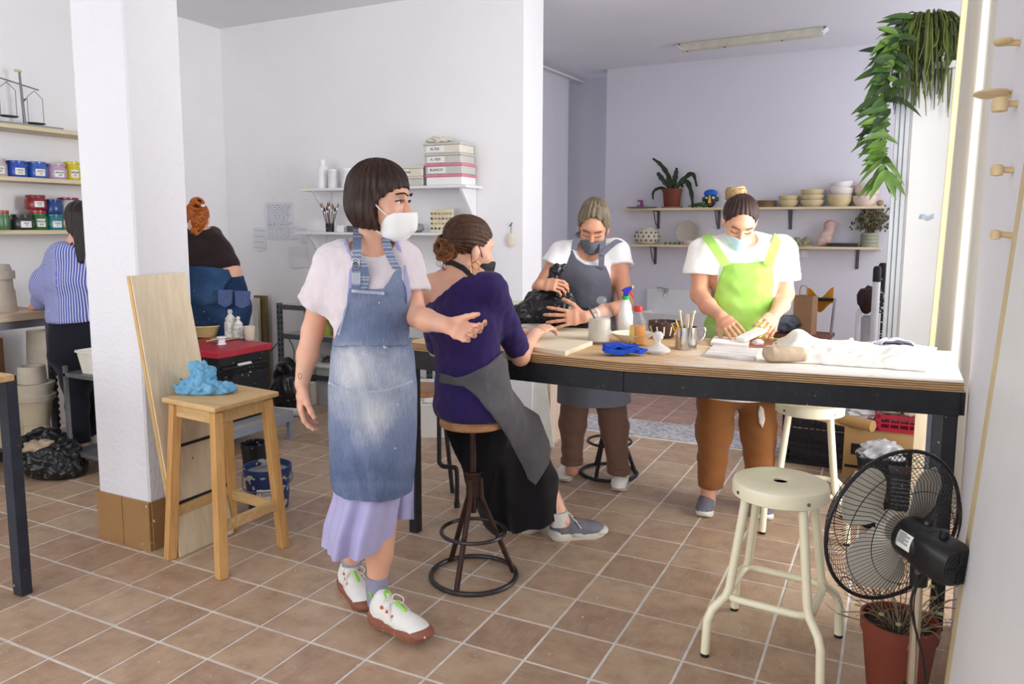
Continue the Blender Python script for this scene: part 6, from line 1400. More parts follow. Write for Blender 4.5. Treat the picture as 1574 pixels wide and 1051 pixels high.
# tub on a steel shelf beside the pillar
p = FX(132, 545, -4.30); T = thing('side_shelf', 'narrow steel shelf rack beside the striped shirt wearer', 'shelf', (-4.12, p.y+.02, 0))
for z in (.60, .13): MB().box((0, 0, z-.012), (.42, .30, .024)).build('shelf_board', 'slot_steel', T, smooth=0, bevel=.002)
for sx in (-.2, .2):
    for sy in (-.14, .14): MB().box((sx, sy, .32), (.02, .02, .64)).build('upright', 'slot_steel', T, smooth=0)
q = T.location; m = MB()
def rrect(a, b, r, n=5): return [V((sx*(a-r)+r*cos(t), sy*(b-r)+r*sin(t), 0)) for sx, sy, t0 in ((1, 1, 0), (-1, 1, pi/2), (-1, -1, pi), (1, -1, 1.5*pi)) for t in [t0+i*pi/2/n for i in range(n+1)]]
def tubbox(name, label, loc, rz, a, b, h, mat, taper=.9, lid=None, lidmat=None, cat='box', group=None, wall=.003):
    T = thing(name, label, cat, tuple(loc), rz, group)
    R0 = rrect(a*taper, b*taper, .02); R1 = rrect(a, b, .022); R2 = rrect(a+.008, b+.008, .024); R3 = rrect(a-wall, b-wall, .02); R4 = rrect(a*taper-wall, b*taper-wall, .018)
    up = lambda r, z: [p+ZV*z for p in r]
    MB().loft([up(R0, 0), up(R1, h-.012), up(R2, h-.012), up(R2, h), up(R3, h), up(R4, .004)]).build('tub', mat, T)
    if lid: MB().loft([up(rrect(a+.010, b+.010, .026), h-.010), up(rrect(a+.012, b+.012, .026), h+.004), up(rrect(a-.01, b-.01, .02), h+.014)]).build('lid', lidmat or mat, T)
    return T
M('plastic_dirty', (226, 222, 210), .5, var=.08, scale=10)
tubbox('plastic_tub', 'white plastic tub on the steel shelf by the pillar', (q.x-.02, q.y-.03, .60), 0, .11, .09, .135, 'plastic_dirty', .82, cat='tub')
# near table corner at the left edge
zt = .905; e = FZ(22, 575, zt); f = FZ(30, 916)
T = thing('side_table', 'black-legged table cut by the left edge of the picture', 'table', (e.x-.5, e.y-.3, 0)); L = T.location
MB().box((0, 0, zt-.012), (1.0, .6, .024)).build('tabletop', 'pine_x', T, smooth=0, bevel=.002)
for sx in (f.x-L.x-.01, -.44):
    for y in (f.y-L.y+.02, -.24): MB().box((sx, y, (zt-.024)/2), (.055, .045, zt-.024)).build('leg', M('leg_navy', (48, 54, 68), .5, .3, var=.2, scale=14, spots=.84, spotc=(190, 190, 190)), T, smooth=0, bevel=.002)
# small black bracket behind the pillar
p = FZ(150, 812); o = MB().tube(spline([V((-.07, .03, .05)), V((-.02, .0, .055)), V((.03, -.02, .04)), V((.035, -.04, .006))], 5), .016, 8, flat=.5).build('rubber_wedge', 'rubber_black'); o.location = (p.x-.03, p.y+.09, 0.0045); tag(o, 'black rubber wedge lying at the left foot of the pillar', 'wedge')

# ------------------------------------------------------------------ plank leaning on the pillar
def plank():
    t1, t2 = FX(203, 424, PX1+.02), None
    b = [FZ(272, 856), FZ(330, 838)]
    a0 = V((b[0].x, b[0].y, 0)); ztop = FX(203, 424, PX1+.03).z
    y0 = FX(203, 424, PX1+.04).y; y1 = FX(286, 418, PX1+.04).y
    T = thing('leaning_plank', 'wide pale plywood plank leaning against the pillar behind the pine stool', 'plank', (PX1+.1, (y0+y1)/2, 0)); L = T.location
    xb = max(b[0].x, PX1+.16); q = [V((xb, 2.225, 0)), V((xb, 2.53, 0)), V((PX1+.016, y1, ztop)), V((PX1+.016, y0, ztop))]
    n = (q[1]-q[0]).cross(q[2]-q[0]).normalized(); n = n if n.x > 0 else -n
    q = [p-L for p in q]; MB().prism(q, (0, 0, 0), n*.018).build('panel', 'poplar', T, smooth=0, bevel=.001)
    MB().bar((q[0]+q[3])/2*1.0+(q[0]-q[3])*.5, (q[0]+q[3])/2-(q[0]-q[3])*.5, .006, .018, tuple(n)).build('edge_strip', M('edge_tan', (206, 170, 112), .6), T, smooth=0)
    for (x, y) in ((.55, .62), (.45, .6), (.5, .33)):
        p = q[0].lerp(q[1], x).lerp(q[3].lerp(q[2], x), y)+n*.0185; MB().cyl(p, p+n*.0012, .004, n=10).build('knot', M('knot', (90, 66, 44), .7), T)
plank()
# ------------------------------------------------------------------ red-topped cabinet and its load
M('red_paint', (176, 40, 56), .45, var=.1, scale=12, spots=.88); M('cabinet_black', (30, 31, 36), .4, .2, var=.2, spots=.80, spotc=(206, 204, 200), spotscale=55); M('stand_grey', (148, 154, 170), .6, var=.06); M('yellow_plastic', (232, 214, 150), .4, var=.05); M('glass_caked', (206, 206, 196), .4, var=.2, scale=24, spots=.62, spotscale=40); M('bucket_blue', (34, 58, 108), .4, var=.08, spots=.70, spotc=(196, 194, 188), spotscale=22); M('grey_slip', (160, 160, 160), .6, var=.1)
def cabinet():
    nc = W(334, 541, 4.70); X1 = nc.x; Y0 = nc.y; Y1 = FX(414, 526, X1).y; zt = nc.z
    T = thing('tool_cabinet', 'black steel cabinet with red lid on a low stand behind the pine stool', 'cabinet', (X1-.27, (Y0+Y1)/2, 0)); d = Y1-Y0; L = T.location
    zl = .205
    MB().box((0, 0, (zl+zt-.04)/2), (.54, d-.02, zt-.04-zl)).build('body', 'cabinet_black', T, smooth=0, bevel=.004)
    MB().box((0, 0, zt-.022), (.58, d+.02, .044)).build('lid', 'red_paint', T, smooth=0, bevel=.006)
    dr = MB().box((.275, 0, zl+.20), (.02, d-.06, .22)).build('drawer_front', 'cabinet_black', T, smooth=0, bevel=.004); MB().box((.287, -.02, zl+.345), (.02, d-.06, .05), rot=(0, .5, 0)).build('sloped_panel', 'cabinet_black', T, smooth=0, bevel=.003)
    MB().box((.293, -.03, zl+.36), (.016, .11, .034), rot=(0, .5, 0)).build('name_plate', 'label_white', T, smooth=0)
    MB().tube([V((.29, -d*.3, zl+.30)), V((.31, -d*.3, zl+.30))], .014, 12).build('switch_knob', 'rubber_black', T)
    return T, zt, X1, Y0, Y1
CT, CZ, CX1, CY0, CY1 = cabinet()
T = thing('low_stand', 'low grey stand with pale board under the black cabinet', 'stand', (CT.location.x+.03, CT.location.y+.02, 0)); d = CY1-CY0+.16
MB().box((0, 0, .19), (.68, d, .025)).build('board', 'grey_slip', T, smooth=0, bevel=.002); MB().box((.33, 0, .155), (.02, d, .05)).build('rail', 'stand_grey', T, smooth=0); MB().box((-.33, 0, .155), (.02, d, .05)).build('rail', 'stand_grey', T, smooth=0)
for sx in (-.32, .32):
    for sy in (-1, 1): MB().box((sx, sy*(d/2-.02), .09), (.03, .03, .18)).build('leg', 'stand_grey', T, smooth=0)
def onc(x, y): return FZ(x, y, CZ)
p = onc(318, 518); k = mpp(p); o = MB().lathe([(0, 0), (.09, 0), (.10, .01), (.135, .075), (.145, .08), (.145, .086), (.128, .084), (.095, .014), (0, .012)], n=36).build('washing_basin', 'yellow_plastic'); o.location = p+V((-.05, .04, 0)); tag(o, 'pale yellow basin on the red cabinet lid', 'basin')
def caked(label, x, y, w, h, lab=True):
    p = onc(x, y); k = mpp(p); r = w*k/2; H = h*k; T = thing('caked_jar', label, 'jar', tuple(p), 0, 'clay-caked jars on the red cabinet')
    MB().lathe([(0, 0), (r, 0), (r, H*.55), (r*.8, H*.62), (r*.8, H*.66), (0, H*.66)], n=22, wob=.04).build('jar', 'glass_caked', T); MB().lathe([(0, H*.66), (r*.9, H*.66), (r*.5, H*.78), (r*.28, H*.84), (r*.45, H*.91), (r*.3, H), (0, H)], n=20, wob=.08).build('lid', 'clay_white', T)
caked('clay-caked glass jar with knobbed lid on the red cabinet', 355, 519, 18, 44); caked('smaller clay-caked jar right of the knobbed jar', 367, 520, 15, 34)
p = onc(384, 522); k = mpp(p); o = MB().lathe([(0, 0), (.030, 0), (.033, .004), (.037, .095), (.033, .095), (.029, .008), (0, .008)], n=24).build('paper_cup', 'ceramic_cream'); o.location = p; tag(o, 'cream cup at the right end of the red cabinet', 'cup')
p = onc(341, 529); o = MB().lathe([(0, 0), (.030, 0), (.022, .012), (.022, .035), (.032, .045), (.030, .052), (0, .05)], n=22).build('porcelain_spool', 'white_plastic'); o.location = p; tag(o, 'small white spool-shaped pot at the front of the red lid', 'pot')
p = onc(350, 524); o = MB().lathe([(0, 0), (.08, 0), (.10, .008), (.095, .010), (0, .004)], n=28).build('tool_plate', 'clay_tan'); o.location = p+V((-.08, .06, 0)); tag(o, 'flat clay plate lying beside the basin', 'plate')
for i, (a, b) in enumerate((((318, 527), (345, 522)), ((325, 529), (352, 525)), ((345, 519), (372, 520)))):
    a, b = onc(*a), onc(*b); o = MB().tube([V((0, 0, .012)), (b-a)*.6+ZV*.012, b-a+ZV*.012], [.006, .005, .003], 8).build('clay_tool', ['spatula', 'steel', 'clay_tan'][i]); o.location = a; tag(o, ['wooden clay tool on the red lid', 'steel clay tool on the red lid', 'clay-covered tool behind the cup on the red lid'][i], 'tool')
# buckets on the floor
def bucket(label, p, r, h, mat, fill=None, handle=True):
    T = thing('bucket', label, 'bucket', (p.x, p.y, 0)); MB().lathe([(0, 0), (r*.82, 0), (r*.84, .006), (r, h-.03), (r*1.03, h-.03), (r*1.03, h), (r*.96, h), (r*.95, h-.03), (r*.80, .01), (0, .008)], n=36).build('pail', mat, T)
    if fill: MB().lathe([(0, h*.80), (r*.90, h*.80), (r*.93, h*.86), (r*.93, h*.70), (0, h*.70)], n=30, wob=.02).build('slurry', fill, T)
    if handle: MB().tube(spline([V(A3(RH*r*1.04))+ZV*(h-.02), V(A3(RH*r*1.16-NH*.04))+ZV*(h-.06), V(A3(RH*r*.7-NH*r*.9))+ZV*(h-.10), V(A3(-RH*r*.7-NH*r*.9))+ZV*(h-.10), V(A3(-RH*r*1.04))+ZV*(h-.02)], 6), .003, 6).build('handle', 'wire', T)
    return T
p = FZ(398, 790); p = p+V((-.03, .10, 0)); T = bucket('blue paint bucket with grey slurry behind the pine stool', p, .118, .225, 'bucket_blue', 'grey_slip')
lb = MB().sheet(lambda u, v: V((.114*cos(-1.3+.6*u), .114*sin(-1.3+.6*u), .08+.05*v)), 6, 1, .001).build('paper_label', 'label_white', T); text('writing', 'Titan', .032, MATS['rubber_black'], lb, V((.1155*cos(-1.0), .1155*sin(-1.0), .105)), (pi/2, 0, -1.0+pi/2))
p = FZ(362, 745); bucket('dark small bucket left of the blue bucket', p+V((-.05, .2, 0)), .075, .19, 'cabinet_black', None, False)
# ------------------------------------------------------------------ grey shelf rack on the middle wall
def rack():
    X0, X1, Y0, Y1 = -4.55, -3.30, 4.76, 5.09; T = thing('shelf_rack', 'grey slotted steel shelf rack against the middle wall', 'shelf', ((X0+X1)/2, (Y0+Y1)/2, 0)); L = T.location; zt = FY(440, 466, Y0).z
    lev = [zt-.02, FY(470, 517, Y0).z, FY(490, 578, Y0).z]
    for x in (X0, X1):
        for y in (Y0, Y1):
            lg = MB().box((x-L.x, y-L.y, zt/2), (.035, .035, zt)).build('upright', M('rack_grey', (96, 102, 110), .5, .4, var=.1), T, smooth=0); h = MB()
            for i in range(int(zt/.045)): h.box((x-L.x, y-L.y-.018, .03+i*.045), (.012, .0015, .02)); h.box((x-L.x+.018, y-L.y, .03+i*.045), (.0015, .012, .02))
            tag(h.build('slots', 'dark_hole', lg, smooth=0), kind='stuff')
    for z in lev:
        MB().box((0, 0, z), (X1-X0, Y1-Y0, .008)).build('shelf_board', M('rack_board', (196, 192, 180), .7, var=.1), T, smooth=0); MB().box((0, Y0-L.y-.004, z-.012), (X1-X0, .012, .04)).build('lip', 'rack_grey', T, smooth=0)
    return lev, Y0
RL, RY = rack()
p = FY(481, 510, RY+.14); T = thing('paint_can', 'white paint can on the grey rack', 'can', (p.x, p.y, RL[1]+.004)); MB().lathe([(0, 0), (.07, 0), (.07, .17), (.074, .172), (.074, .18), (0, .178)], n=28).build('can', 'white_plastic', T); MB().tube(arc((0, 0, .12), .078, -1.0, 2.2, 14, (1, 0, 0), (0, -.3, -.95)), .003, 6).build('handle', 'wire', T)
p = FY(502, 511, RY+.12); o = MB().lathe([(0, 0), (.036, 0), (.045, .02), (.045, .07), (.02, .11), (.018, .14), (0, .145)], n=22).build('pear_bottle', M('bottle_lime', (176, 188, 70), .3)); o.location = (p.x, p.y, RL[1]+.004); tag(o, 'yellow-green rounded bottle on the grey rack', 'bottle')
for i, (x, lab) in enumerate(((490, 'white plastic sack on the middle rack board'), (505, 'grey wrapped sack right of the white sack on the rack'))):
    p = FY(x, 575, RY+.16); o = MB().ico((0, 0, .068), .08, 4, (1, .9, .85), .45, i*3+1, 3).build('plastic_sack', [M('sack_white', (226, 224, 228), .35, var=.06), M('sack_brown', (120, 104, 104), .5)][i]); o.location = (p.x+i*.03, p.y, RL[2]+.004); tag(o, lab, 'sack')
p = FY(483, 638, RY+.08); bucket('white plaster bucket under the grey rack', V((p.x, p.y, 0)), .11, .20, 'plastic_dirty', None, False); o = MB().ico((0, 0, .08), .10, 4, (.9, .9, .95), .3, 5, 2).build('plaster_sack', M('sack_grey', (206, 204, 200), .7, var=.15)); o.location = (p.x, p.y, .188); tag(o, 'grey sack heaped in the white plaster bucket', 'sack')
p = FY(508, 640, RY+.10); tubbox('storage_tub', 'tall pale storage tub under the grey rack', (p.x+.03, p.y, 0), 0, .10, .10, .33, M('tub_milky', (206, 208, 210), .4, var=.05), .85, True, 'white_plastic', 'tub')
c = FZ(425, 636)+V((-.03, .16, 0)); T = thing('rubbish_bag', 'black rubbish bag slumped left of the grey rack', 'bag', (c.x, c.y, 0)); fmesh('bag', [field([Ell(c+ZV*.14, (.14, .14, .17), None, .05), Ell(c+ZV*.30, (.09, .10, .12), None, .06)], .009, post=lambda P, F: np.maximum(F, .001-P[..., 2]))], 'black_plastic', T, disp=lambda v, n: (.025*(np.abs(vnoise(v, 20, 2))-.35))*np.clip((v[:, 2]-.01)*30, 0, 1))
a, b = FZ(418, 637), FZ(462, 640); o = MB().tube([V((0, 0, .032)), b-a+ZV*.032], .031, 18).build('paper_roll', 'white_plastic'); o.location = a; tag(o, 'white roll lying on the floor in front of the rubbish bag', 'roll')
o = MB().tube(spline([FY(416, 540, 5.09), FY(428, 525, 5.08), FY(438, 515, 5.07), FY(452, 540, 5.04), FY(446, 580, 4.98)], 6), .004, 6).build('cable', 'rubber_black'); tag(o, 'thin black cable hanging behind the grey rack', 'cable')
p = FY(396, 500, 5.0); o = MB().box((0, 0, .45), (.14, .03, .9)).build('olive_plank', M('panel_olive', (120, 104, 66), .7)); z = FY(396, 455, 5.0).z; o.scale = (1, 1, z/.9); o.location = (p.x, 5.05, 0); tag(o, 'narrow olive panel standing against the middle wall behind the jeans wearer', 'panel')
p = FY(382, 500, 4.9); o = MB().box((0, 0, .45), (.06, .03, .9)).build('cream_plank', M('panel_cream', (206, 200, 186), .7)); o.scale = (1, 1, z/.92); o.location = (p.x, 5.0, 0); tag(o, 'narrow cream panel left of the olive panel', 'panel')

# ------------------------------------------------------------------ white shelves on the middle wall
M('shelf_white', (232, 232, 236), .5, var=.02); M('box_grey', (196, 196, 192), .35, var=.04, alpha=1); M('pink_lid', (222, 130, 152), .4); M('box_cream', (220, 214, 200), .4, var=.04)
YS = 4.86
def wshelf(label, xa, xb, y):
    a = FY(xa, y, YS); b = FY(xb, y, YS); z = (a.z+b.z)/2; T = thing('plank_shelf', label, 'shelf', ((a.x+b.x)/2, (YS+YM)/2, z), 0, 'white shelves on the middle wall'); w = b.x-a.x
    MB().box((0, 0, -.010), (w, YM-YS-.002, .020)).build('board', 'shelf_white', T, smooth=0, bevel=.002)
    for s in (-.42, .46):
        MB().prism([V((s*w, (YM-YS)/2-.004, -.020)), V((s*w, -(YM-YS)/2+.03, -.020)), V((s*w, -(YM-YS)/2+.04, -.04)), V((s*w, (YM-YS)/2-.03, -.25)), V((s*w, (YM-YS)/2-.004, -.26))], (-.012, 0, 0), (.012, 0, 0)).build('bracket', 'shelf_white', T, smooth=0, bevel=.001)
    return a.x, b.x, z
_, _, Z1 = wshelf('upper white shelf with storage boxes on the middle wall', 458, 716, 287); _, _, Z2 = wshelf('lower white shelf with brushes on the middle wall', 452, 690, 357)
def on1(x, z, dy=.11): p = FY(x, 300, YS+dy); return V((p.x, YS+dy, z))
k1 = mpp(on1(600, Z1))
def flatbox(label, x0, x1, z, h, mat, lid, txt=None, dy=.12):
    a, b = on1(x0, z, .03), on1(x1, z, .03); T = thing('storage_box', label, 'box', ((a.x+b.x)/2, YS+dy, z), 0, 'storage boxes on the upper white shelf'); w = b.x-a.x
    MB().box((0, 0, h*.40), (w*.96, .20, h*.80)).build('tray', mat, T, smooth=0, bevel=.006); MB().box((0, 0, h*.88), (w, .215, h*.22)).build('lid', lid, T, smooth=0, bevel=.005)
    if txt:
        lb = MB().box((-w*.18, -.1012, h*.42), (w*.46, .002, h*.56)).build('label', 'label_white', T, smooth=0); text('writing', txt, h*.36, MATS['rubber_black'], lb, V((-w*.18, -.1030, h*.42)), (pi/2, 0, 0))
    return z+h
h = 15.5*k1; z = Z1
z = flatbox('pink-lidded clear box, bottom of the tall stack', 655, 713, z, h, 'white_plastic', 'pink_lid'); z = flatbox('pink-lidded box, second from the bottom of the tall stack', 654, 713, z, h, 'box_grey', 'pink_lid', 'BLANCO'); z = flatbox('grey box, third from the bottom of the tall stack', 653, 711, z, h*.95, 'box_grey', 'box_grey', 'A. 1020'); z = flatbox('pale box, topmost of the tall stack', 652, 710, z, h*.98, 'box_cream', 'box_grey', 'ALTEA')
p = on1(676, z, .12); o = MB().ico((0, 0, .028), .09, 4, (1.05, .8, .34), .35, 2, 3).build('folded_bag', 'box_cream'); o.location = p; tag(o, 'folded cream bag on top of the tall stack of boxes', 'bag')
z = Z1; z = flatbox('low grey box with dark writing left of the tall stack', 606, 652, z, h*.88, 'box_grey', 'box_cream', 'GRES'); flatbox('cream box marked in black, upper one left of the tall stack', 604, 652, z, h*1.0, 'box_cream', 'box_cream', 'PORCELANA')
def bottle(label, x, w, h, z, mat, cap=None, name='plastic_bottle', cat='bottle', sq=False):
    p = on1(x, z, .10); r = w*k1/2; H = h*k1; T = thing(name, label, cat, tuple(p)); n = 24
    MB().lathe([(0, 0), (r*.96, 0), (r, .006), (r, H*.68), (r*.85, H*.76), (r*.45, H*.84), (r*.45, H*.88), (0, H*.88)] if not sq else [(0, 0), (r*.97, 0), (r, .006), (r, H*.86), (r*.94, H*.88), (0, H*.88)], n=n).build('body', mat, T); MB().lathe([(0, H*.88), (r*(.5 if not sq else .98), H*.88), (r*(.5 if not sq else .98), H), (0, H)], n=n).build('cap', cap or mat, T)
bottle('tall white bottle at the left of the upper white shelf', 497, 18, 46, Z1, 'white_plastic'); bottle('wide milky jar right of the tall white bottle', 514, 19, 30, Z1, M('milky', (226, 228, 230), .4), 'white_plastic', 'plastic_jar', 'jar', True); bottle('second milky jar behind the walking person', 535, 20, 31, Z1, 'milky', 'white_plastic', 'plastic_jar', 'jar', True)
p = on1(542, Z1, .05); o = MB().box((0, 0, .014), (.10, .05, .028)).build('purple_tray', M('purple_tray', (150, 60, 136), .4), bevel=.004); o.location = p; tag(o, 'small purple tray at the front of the upper shelf', 'tray')
p = on1(470, Z1, .06); o = MB().box((0, 0, .008), (.06, .05, .016)).build('soap_bar', M('soap', (222, 216, 160), .6), bevel=.004); o.location = p; tag(o, 'pale yellow bar at the left end of the upper shelf', 'soap')
# brush pot and brushes
p = on1(506, Z2, .10); T = thing('brush_pot', 'dark pot full of paint brushes on the lower white shelf', 'pot', tuple(p)); MB().lathe([(0, 0), (.034, 0), (.036, .07), (.032, .07), (.030, .006), (0, .006)], n=20).build('pot', 'cabinet_black', T)
bm = [M('bristle', (150, 120, 84), .8), M('bristle_dark', (60, 50, 44), .8)]; hm = [M('handle_blue', (86, 98, 120), .5), M('handle_red', (170, 60, 50), .5), M('handle_wood', (160, 130, 90), .5), M('handle_black', (40, 40, 42), .5)]
for i, (tx, tz) in enumerate(((-.075, .235), (-.055, .20), (-.035, .245), (-.012, .21), (.0, .25), (.022, .22), (.045, .23), (.06, .20), (.078, .235))):
    o = thing('paint_brush', ['long thin brush leaning furthest left in the pot', 'broad brush leaning left in the pot', 'olive brush left of centre in the pot', 'dark brush standing at the centre of the pot', 'tallest upright brush in the pot', 'short brush right of centre in the pot', 'black handled brush leaning right in the pot', 'red brush leaning right in the pot', 'brush leaning furthest right in the pot'][i], 'brush', tuple(p)); a = V((tx*.25, 0, .01)); e = V((tx, .02*((i % 3)-1), tz)); MB().tube([a, a.lerp(e, .75)], .0042, 7).build('handle', hm[i % 4], o); MB().tube([a.lerp(e, .74), a.lerp(e, .82)], .006, 8).build('ferrule', 'steel', o); MB().tube([a.lerp(e, .82), a.lerp(e, .9), e], [.006, .008, .002], 8).build('bristles', bm[i % 2], o)
for x, w, hh, dd, mat, lab, nm in ((524, .07, .055, .04, 'paper_white', 'small white carton on the lower white shelf', 'carton'), (539, .06, .05, .05, M('block_dark', (92, 80, 78), .7), 'dark block beside the white carton on the lower shelf', 'clay_block')):
    p = on1(x, Z2, .09); o = MB().box((0, 0, hh/2), (w, dd, hh)).build(nm, mat, bevel=.003); o.location = p; tag(o, lab, 'box')
p = on1(640, Z2, .09); o = MB().ico((0, 0, .035), .06, 3, (1.1, .8, .6), .25, 3).build('wrapped_clay', M('wrap_grey', (132, 132, 136), .35)); o.location = p; tag(o, 'grey wrapped lump next to the sample board', 'clay')
p = on1(679, Z2, .13); kb = mpp(p); T = thing('sample_board', 'cream board of small glaze samples on the lower white shelf', 'board', tuple(p)); w, hh = 40*kb, 36*kb
MB().box((0, .0, hh/2), (w, .012, hh), rot=(-.06, 0, 0)).build('board', M('board_cream', (224, 216, 186), .6), T, smooth=0); r2 = random.Random(2); cl_ = [M('chip_%d' % i, c, .4) for i, c in enumerate(((52, 54, 60), (92, 92, 84), (196, 176, 80), (150, 140, 120), (196, 120, 110), (110, 130, 130)))]
for j in range(4):
    for i in range(6):
        c = V((-w*.42+w*.168*i, -.012+(.03*(j-1.5)*-.06), hh*(.18+.21*j))); MB().cyl(c+V((0, 0, 0)), c+V((0, -.006, 0)), .0085, n=10).build('glaze_chip', r2.choice(cl_), T)
# papers taped to the wall
def paper(label, x0, y0, x1, y1, lines=6, rot=0.0, print_=True, draw=False):
    a, b = FY(x0, y0, YM), FY(x1, y1, YM); w = b.x-a.x; h = a.z-b.z; T = thing('paper_sheet', label, 'paper', ((a.x+b.x)/2, YM-.004, (a.z+b.z)/2)); MB().sheet(lambda u, v: V(((u-.5)*w, -.004*sin(u*3+v*2), (v-.5)*h)), 6, 6, .001).build('sheet', M('sheet_pale', (226, 228, 236), .8, var=.02), T)
    m = MB(); rr = random.Random(int(x0))
    for i in range(lines):
        z = h*(.38-.76*i/max(1, lines-1)); s = -w*.4
        while s < w*.36:
            l = rr.uniform(.02, .07)*w*2; m.box((s+l/2, -.0065, z), (l, .0006, h*.016)); s += l+w*.05
    if lines: tag(m.build('print_lines', M('print_grey', (132, 136, 150), .8), T, smooth=0), kind='stuff')
    T.rotation_euler = (0, rot, 0)
paper('large printed sheet taped on the wall left of the brushes', 408, 311, 452, 350, 11); paper('printed sheet below the large one', 409, 342, 452, 368, 8); paper('small sheet taped at the far left of the papers', 390, 350, 410, 385, 4, .06); paper('narrow slip at the right of the papers', 461, 350, 473, 374, 5); paper('small slip between the printed sheets', 445, 348, 458, 367, 3); paper('bare sheet lowest on the wall beside the walking person', 446, 379, 476, 412, 0, -.08)
# hanging clay pendant
p = FY(785, 369, YM-.012); T = thing('hanging_tag', 'oval cream clay tag hanging on the end of the middle wall', 'tag', tuple(p)); k = mpp(p); MB().ico((0, 0, 0), 8.5*k, 3, (.82, .2, 1.25)).build('clay_oval', 'ceramic_cream', T); MB().tube([V((0, .0, 9*k)), V((0, .004, 24*k))], .002, 6).build('cord', 'rubber_black', T); MB().tube([V((-.012, .0, 21*k)), V((.012, 0, 27*k))], .003, 6).build('peg', 'rubber_black', T)
# ------------------------------------------------------------------ bins and cabinet beyond the table
M('bin_milky', (222, 222, 216), .4, var=.06, scale=5)
p = FZ(650, 672); T = tubbox('storage_bin', 'milky storage bin with printed label left of the seated person', (p.x+.03, p.y+.12, 0), YAW, .155, .12, .36, 'bin_milky', .86, True, 'white_plastic', 'bin', 'milky storage bins')
lb = MB().box((-.02, -.119, .26), (.15, .003, .06)).build('label', 'label_white', T, smooth=0); text('writing', 'BARRO BLANCO', .016, MATS['rubber_black'], lb, V((-.02, -.1215, .248)), (pi/2, 0, 0)); text('writing', 'EJ', .026, MATS['rubber_black'], lb, V((-.075, -.1215, .27)), (pi/2, 0, 0))
p = FZ(712, 672); tubbox('storage_bin', 'milky storage bin further right behind the black skirt', (p.x+.0, p.y+.0, 0), YAW, .09, .08, .28, 'bin_milky', .86, True, 'white_plastic', 'bin', 'milky storage bins')
T = thing('white_cabinet', 'low white cabinet with a sloping milky panel behind the seated person', 'cabinet', (-2.27, 4.72, 0), .0); MB().box((-.12, .05, .44), (.50, .42, .88)).build('body', 'shelf_white', T, smooth=0, bevel=.003)
MB().prism([V((.02, -.17, .0)), V((.30, -.17, .0)), V((.155, -.10, .80)), V((-.10, -.10, .80))], (0, 0, 0), (0, -.006, .0)).build('sloping_panel', M('panel_milky', (226, 226, 220), .35, var=.06), T, smooth=0); MB().box((.20, .02, .26), (.10, .30, .52)).build('wooden_side', 'poplar_pink', T, smooth=0)
for i in range(5):
    o = MB().box((0, 0, .006), (.20, .24, .010), rz=.05*i).build('ware_board', 'board_pale', smooth=0, bevel=.001); o.location = (-2.30+.012*(i % 2), 4.72, .881+.0115*i); tag(o, ['lowest pale ware board on the white cabinet', 'second pale ware board on the white cabinet', 'middle pale ware board on the white cabinet', 'fourth pale ware board on the white cabinet', 'topmost pale ware board on the white cabinet'][i], 'board', 'ware boards on the white cabinet')
# ------------------------------------------------------------------ rear wall: two long shelves and their pottery
M('bracket_grey', (86, 88, 98), .5, .3); M('bowl_sand', (214, 196, 154), .6, var=.06); M('bowl_white', (236, 232, 228), .5, var=.03); M('bowl_rose', (226, 204, 190), .55, var=.04); M('plate_brown', (156, 132, 100), .6, var=.08); M('terracotta_pot', (118, 54, 38), .6, var=.06); M('leaf_dark', (40, 58, 32), .5, var=.25, scale=20); M('leaf_mid', (62, 92, 38), .45, var=.25, scale=14); M('leaf_light', (88, 122, 46), .45, var=.25, scale=14); M('stem_green', (92, 104, 44), .55, var=.3, scale=12); M('soil', (54, 44, 38), .95, var=.3, scale=60, bump=.6, bscale=90)
YF = 8.03
def rshelf(label, xa, xb, y, br):
    a = FY(xa, y, YF); b = FY(xb, y, YF); z = (a.z+b.z)/2; T = thing('plank_shelf', label, 'shelf', ((a.x+b.x)/2, (YF+YB)/2, z), 0, 'pine shelves on the rear wall'); w = b.x-a.x; d = YB-YF
    MB().box((0, 0, -.012), (w, d-.002, .024)).build('board', 'shelf_wood', T, smooth=0, bevel=.002)
    for x in br:
        bx = FY(x, y, YF+.1).x-T.location.x; m = MB(); m.bar((bx, d/2-.006, -.024), (bx, d/2-.006, -.22), .03, .008, (0, 1, 0)); m.bar((bx, d/2-.006, -.03), (bx, -d/2+.02, -.03), .03, .008, (0, 0, 1))
        m.tube(spline([V((bx, d/2-.01, -.20)), V((bx, .0, -.16)), V((bx, -d/2+.03, -.04))], 5), .006, 6); m.build('bracket', 'bracket_grey', T, smooth=30)
    return z
ZR1 = rshelf('upper pine shelf with bowls and a cactus on the rear wall', 955, 1357, 318.5, (1008, 1102, 1214, 1326)); ZR2 = rshelf('lower pine shelf with vase and plant on the rear wall', 962, 1355, 377.5, (1003, 1318))
def onr(x, z, d=.11): p = FY(x, 340, YF+d); return V((p.x, YF+d, z))
kr = mpp(onr(1100, ZR1))
def bowl(label, x, z, w, h, mat, tilt=0.0, dx=0.0, name='clay_bowl'):
    r = w*kr/2; H = h*kr; p = onr(x, z); o = MB().lathe([(0, 0), (r*.62, 0), (r*.70, H*.08), (r*.95, H*.5), (r, H*.96), (r*.97, H), (r*.92, H*.96), (r*.86, H*.5), (r*.6, H*.18), (0, H*.15)], n=30, wob=.02, seed=x).build(name, mat); o.location = p+V((dx, 0, 0)); o.rotation_euler = (0, tilt, 0); tag(o, label, 'bowl', 'bowls on the upper rear shelf')
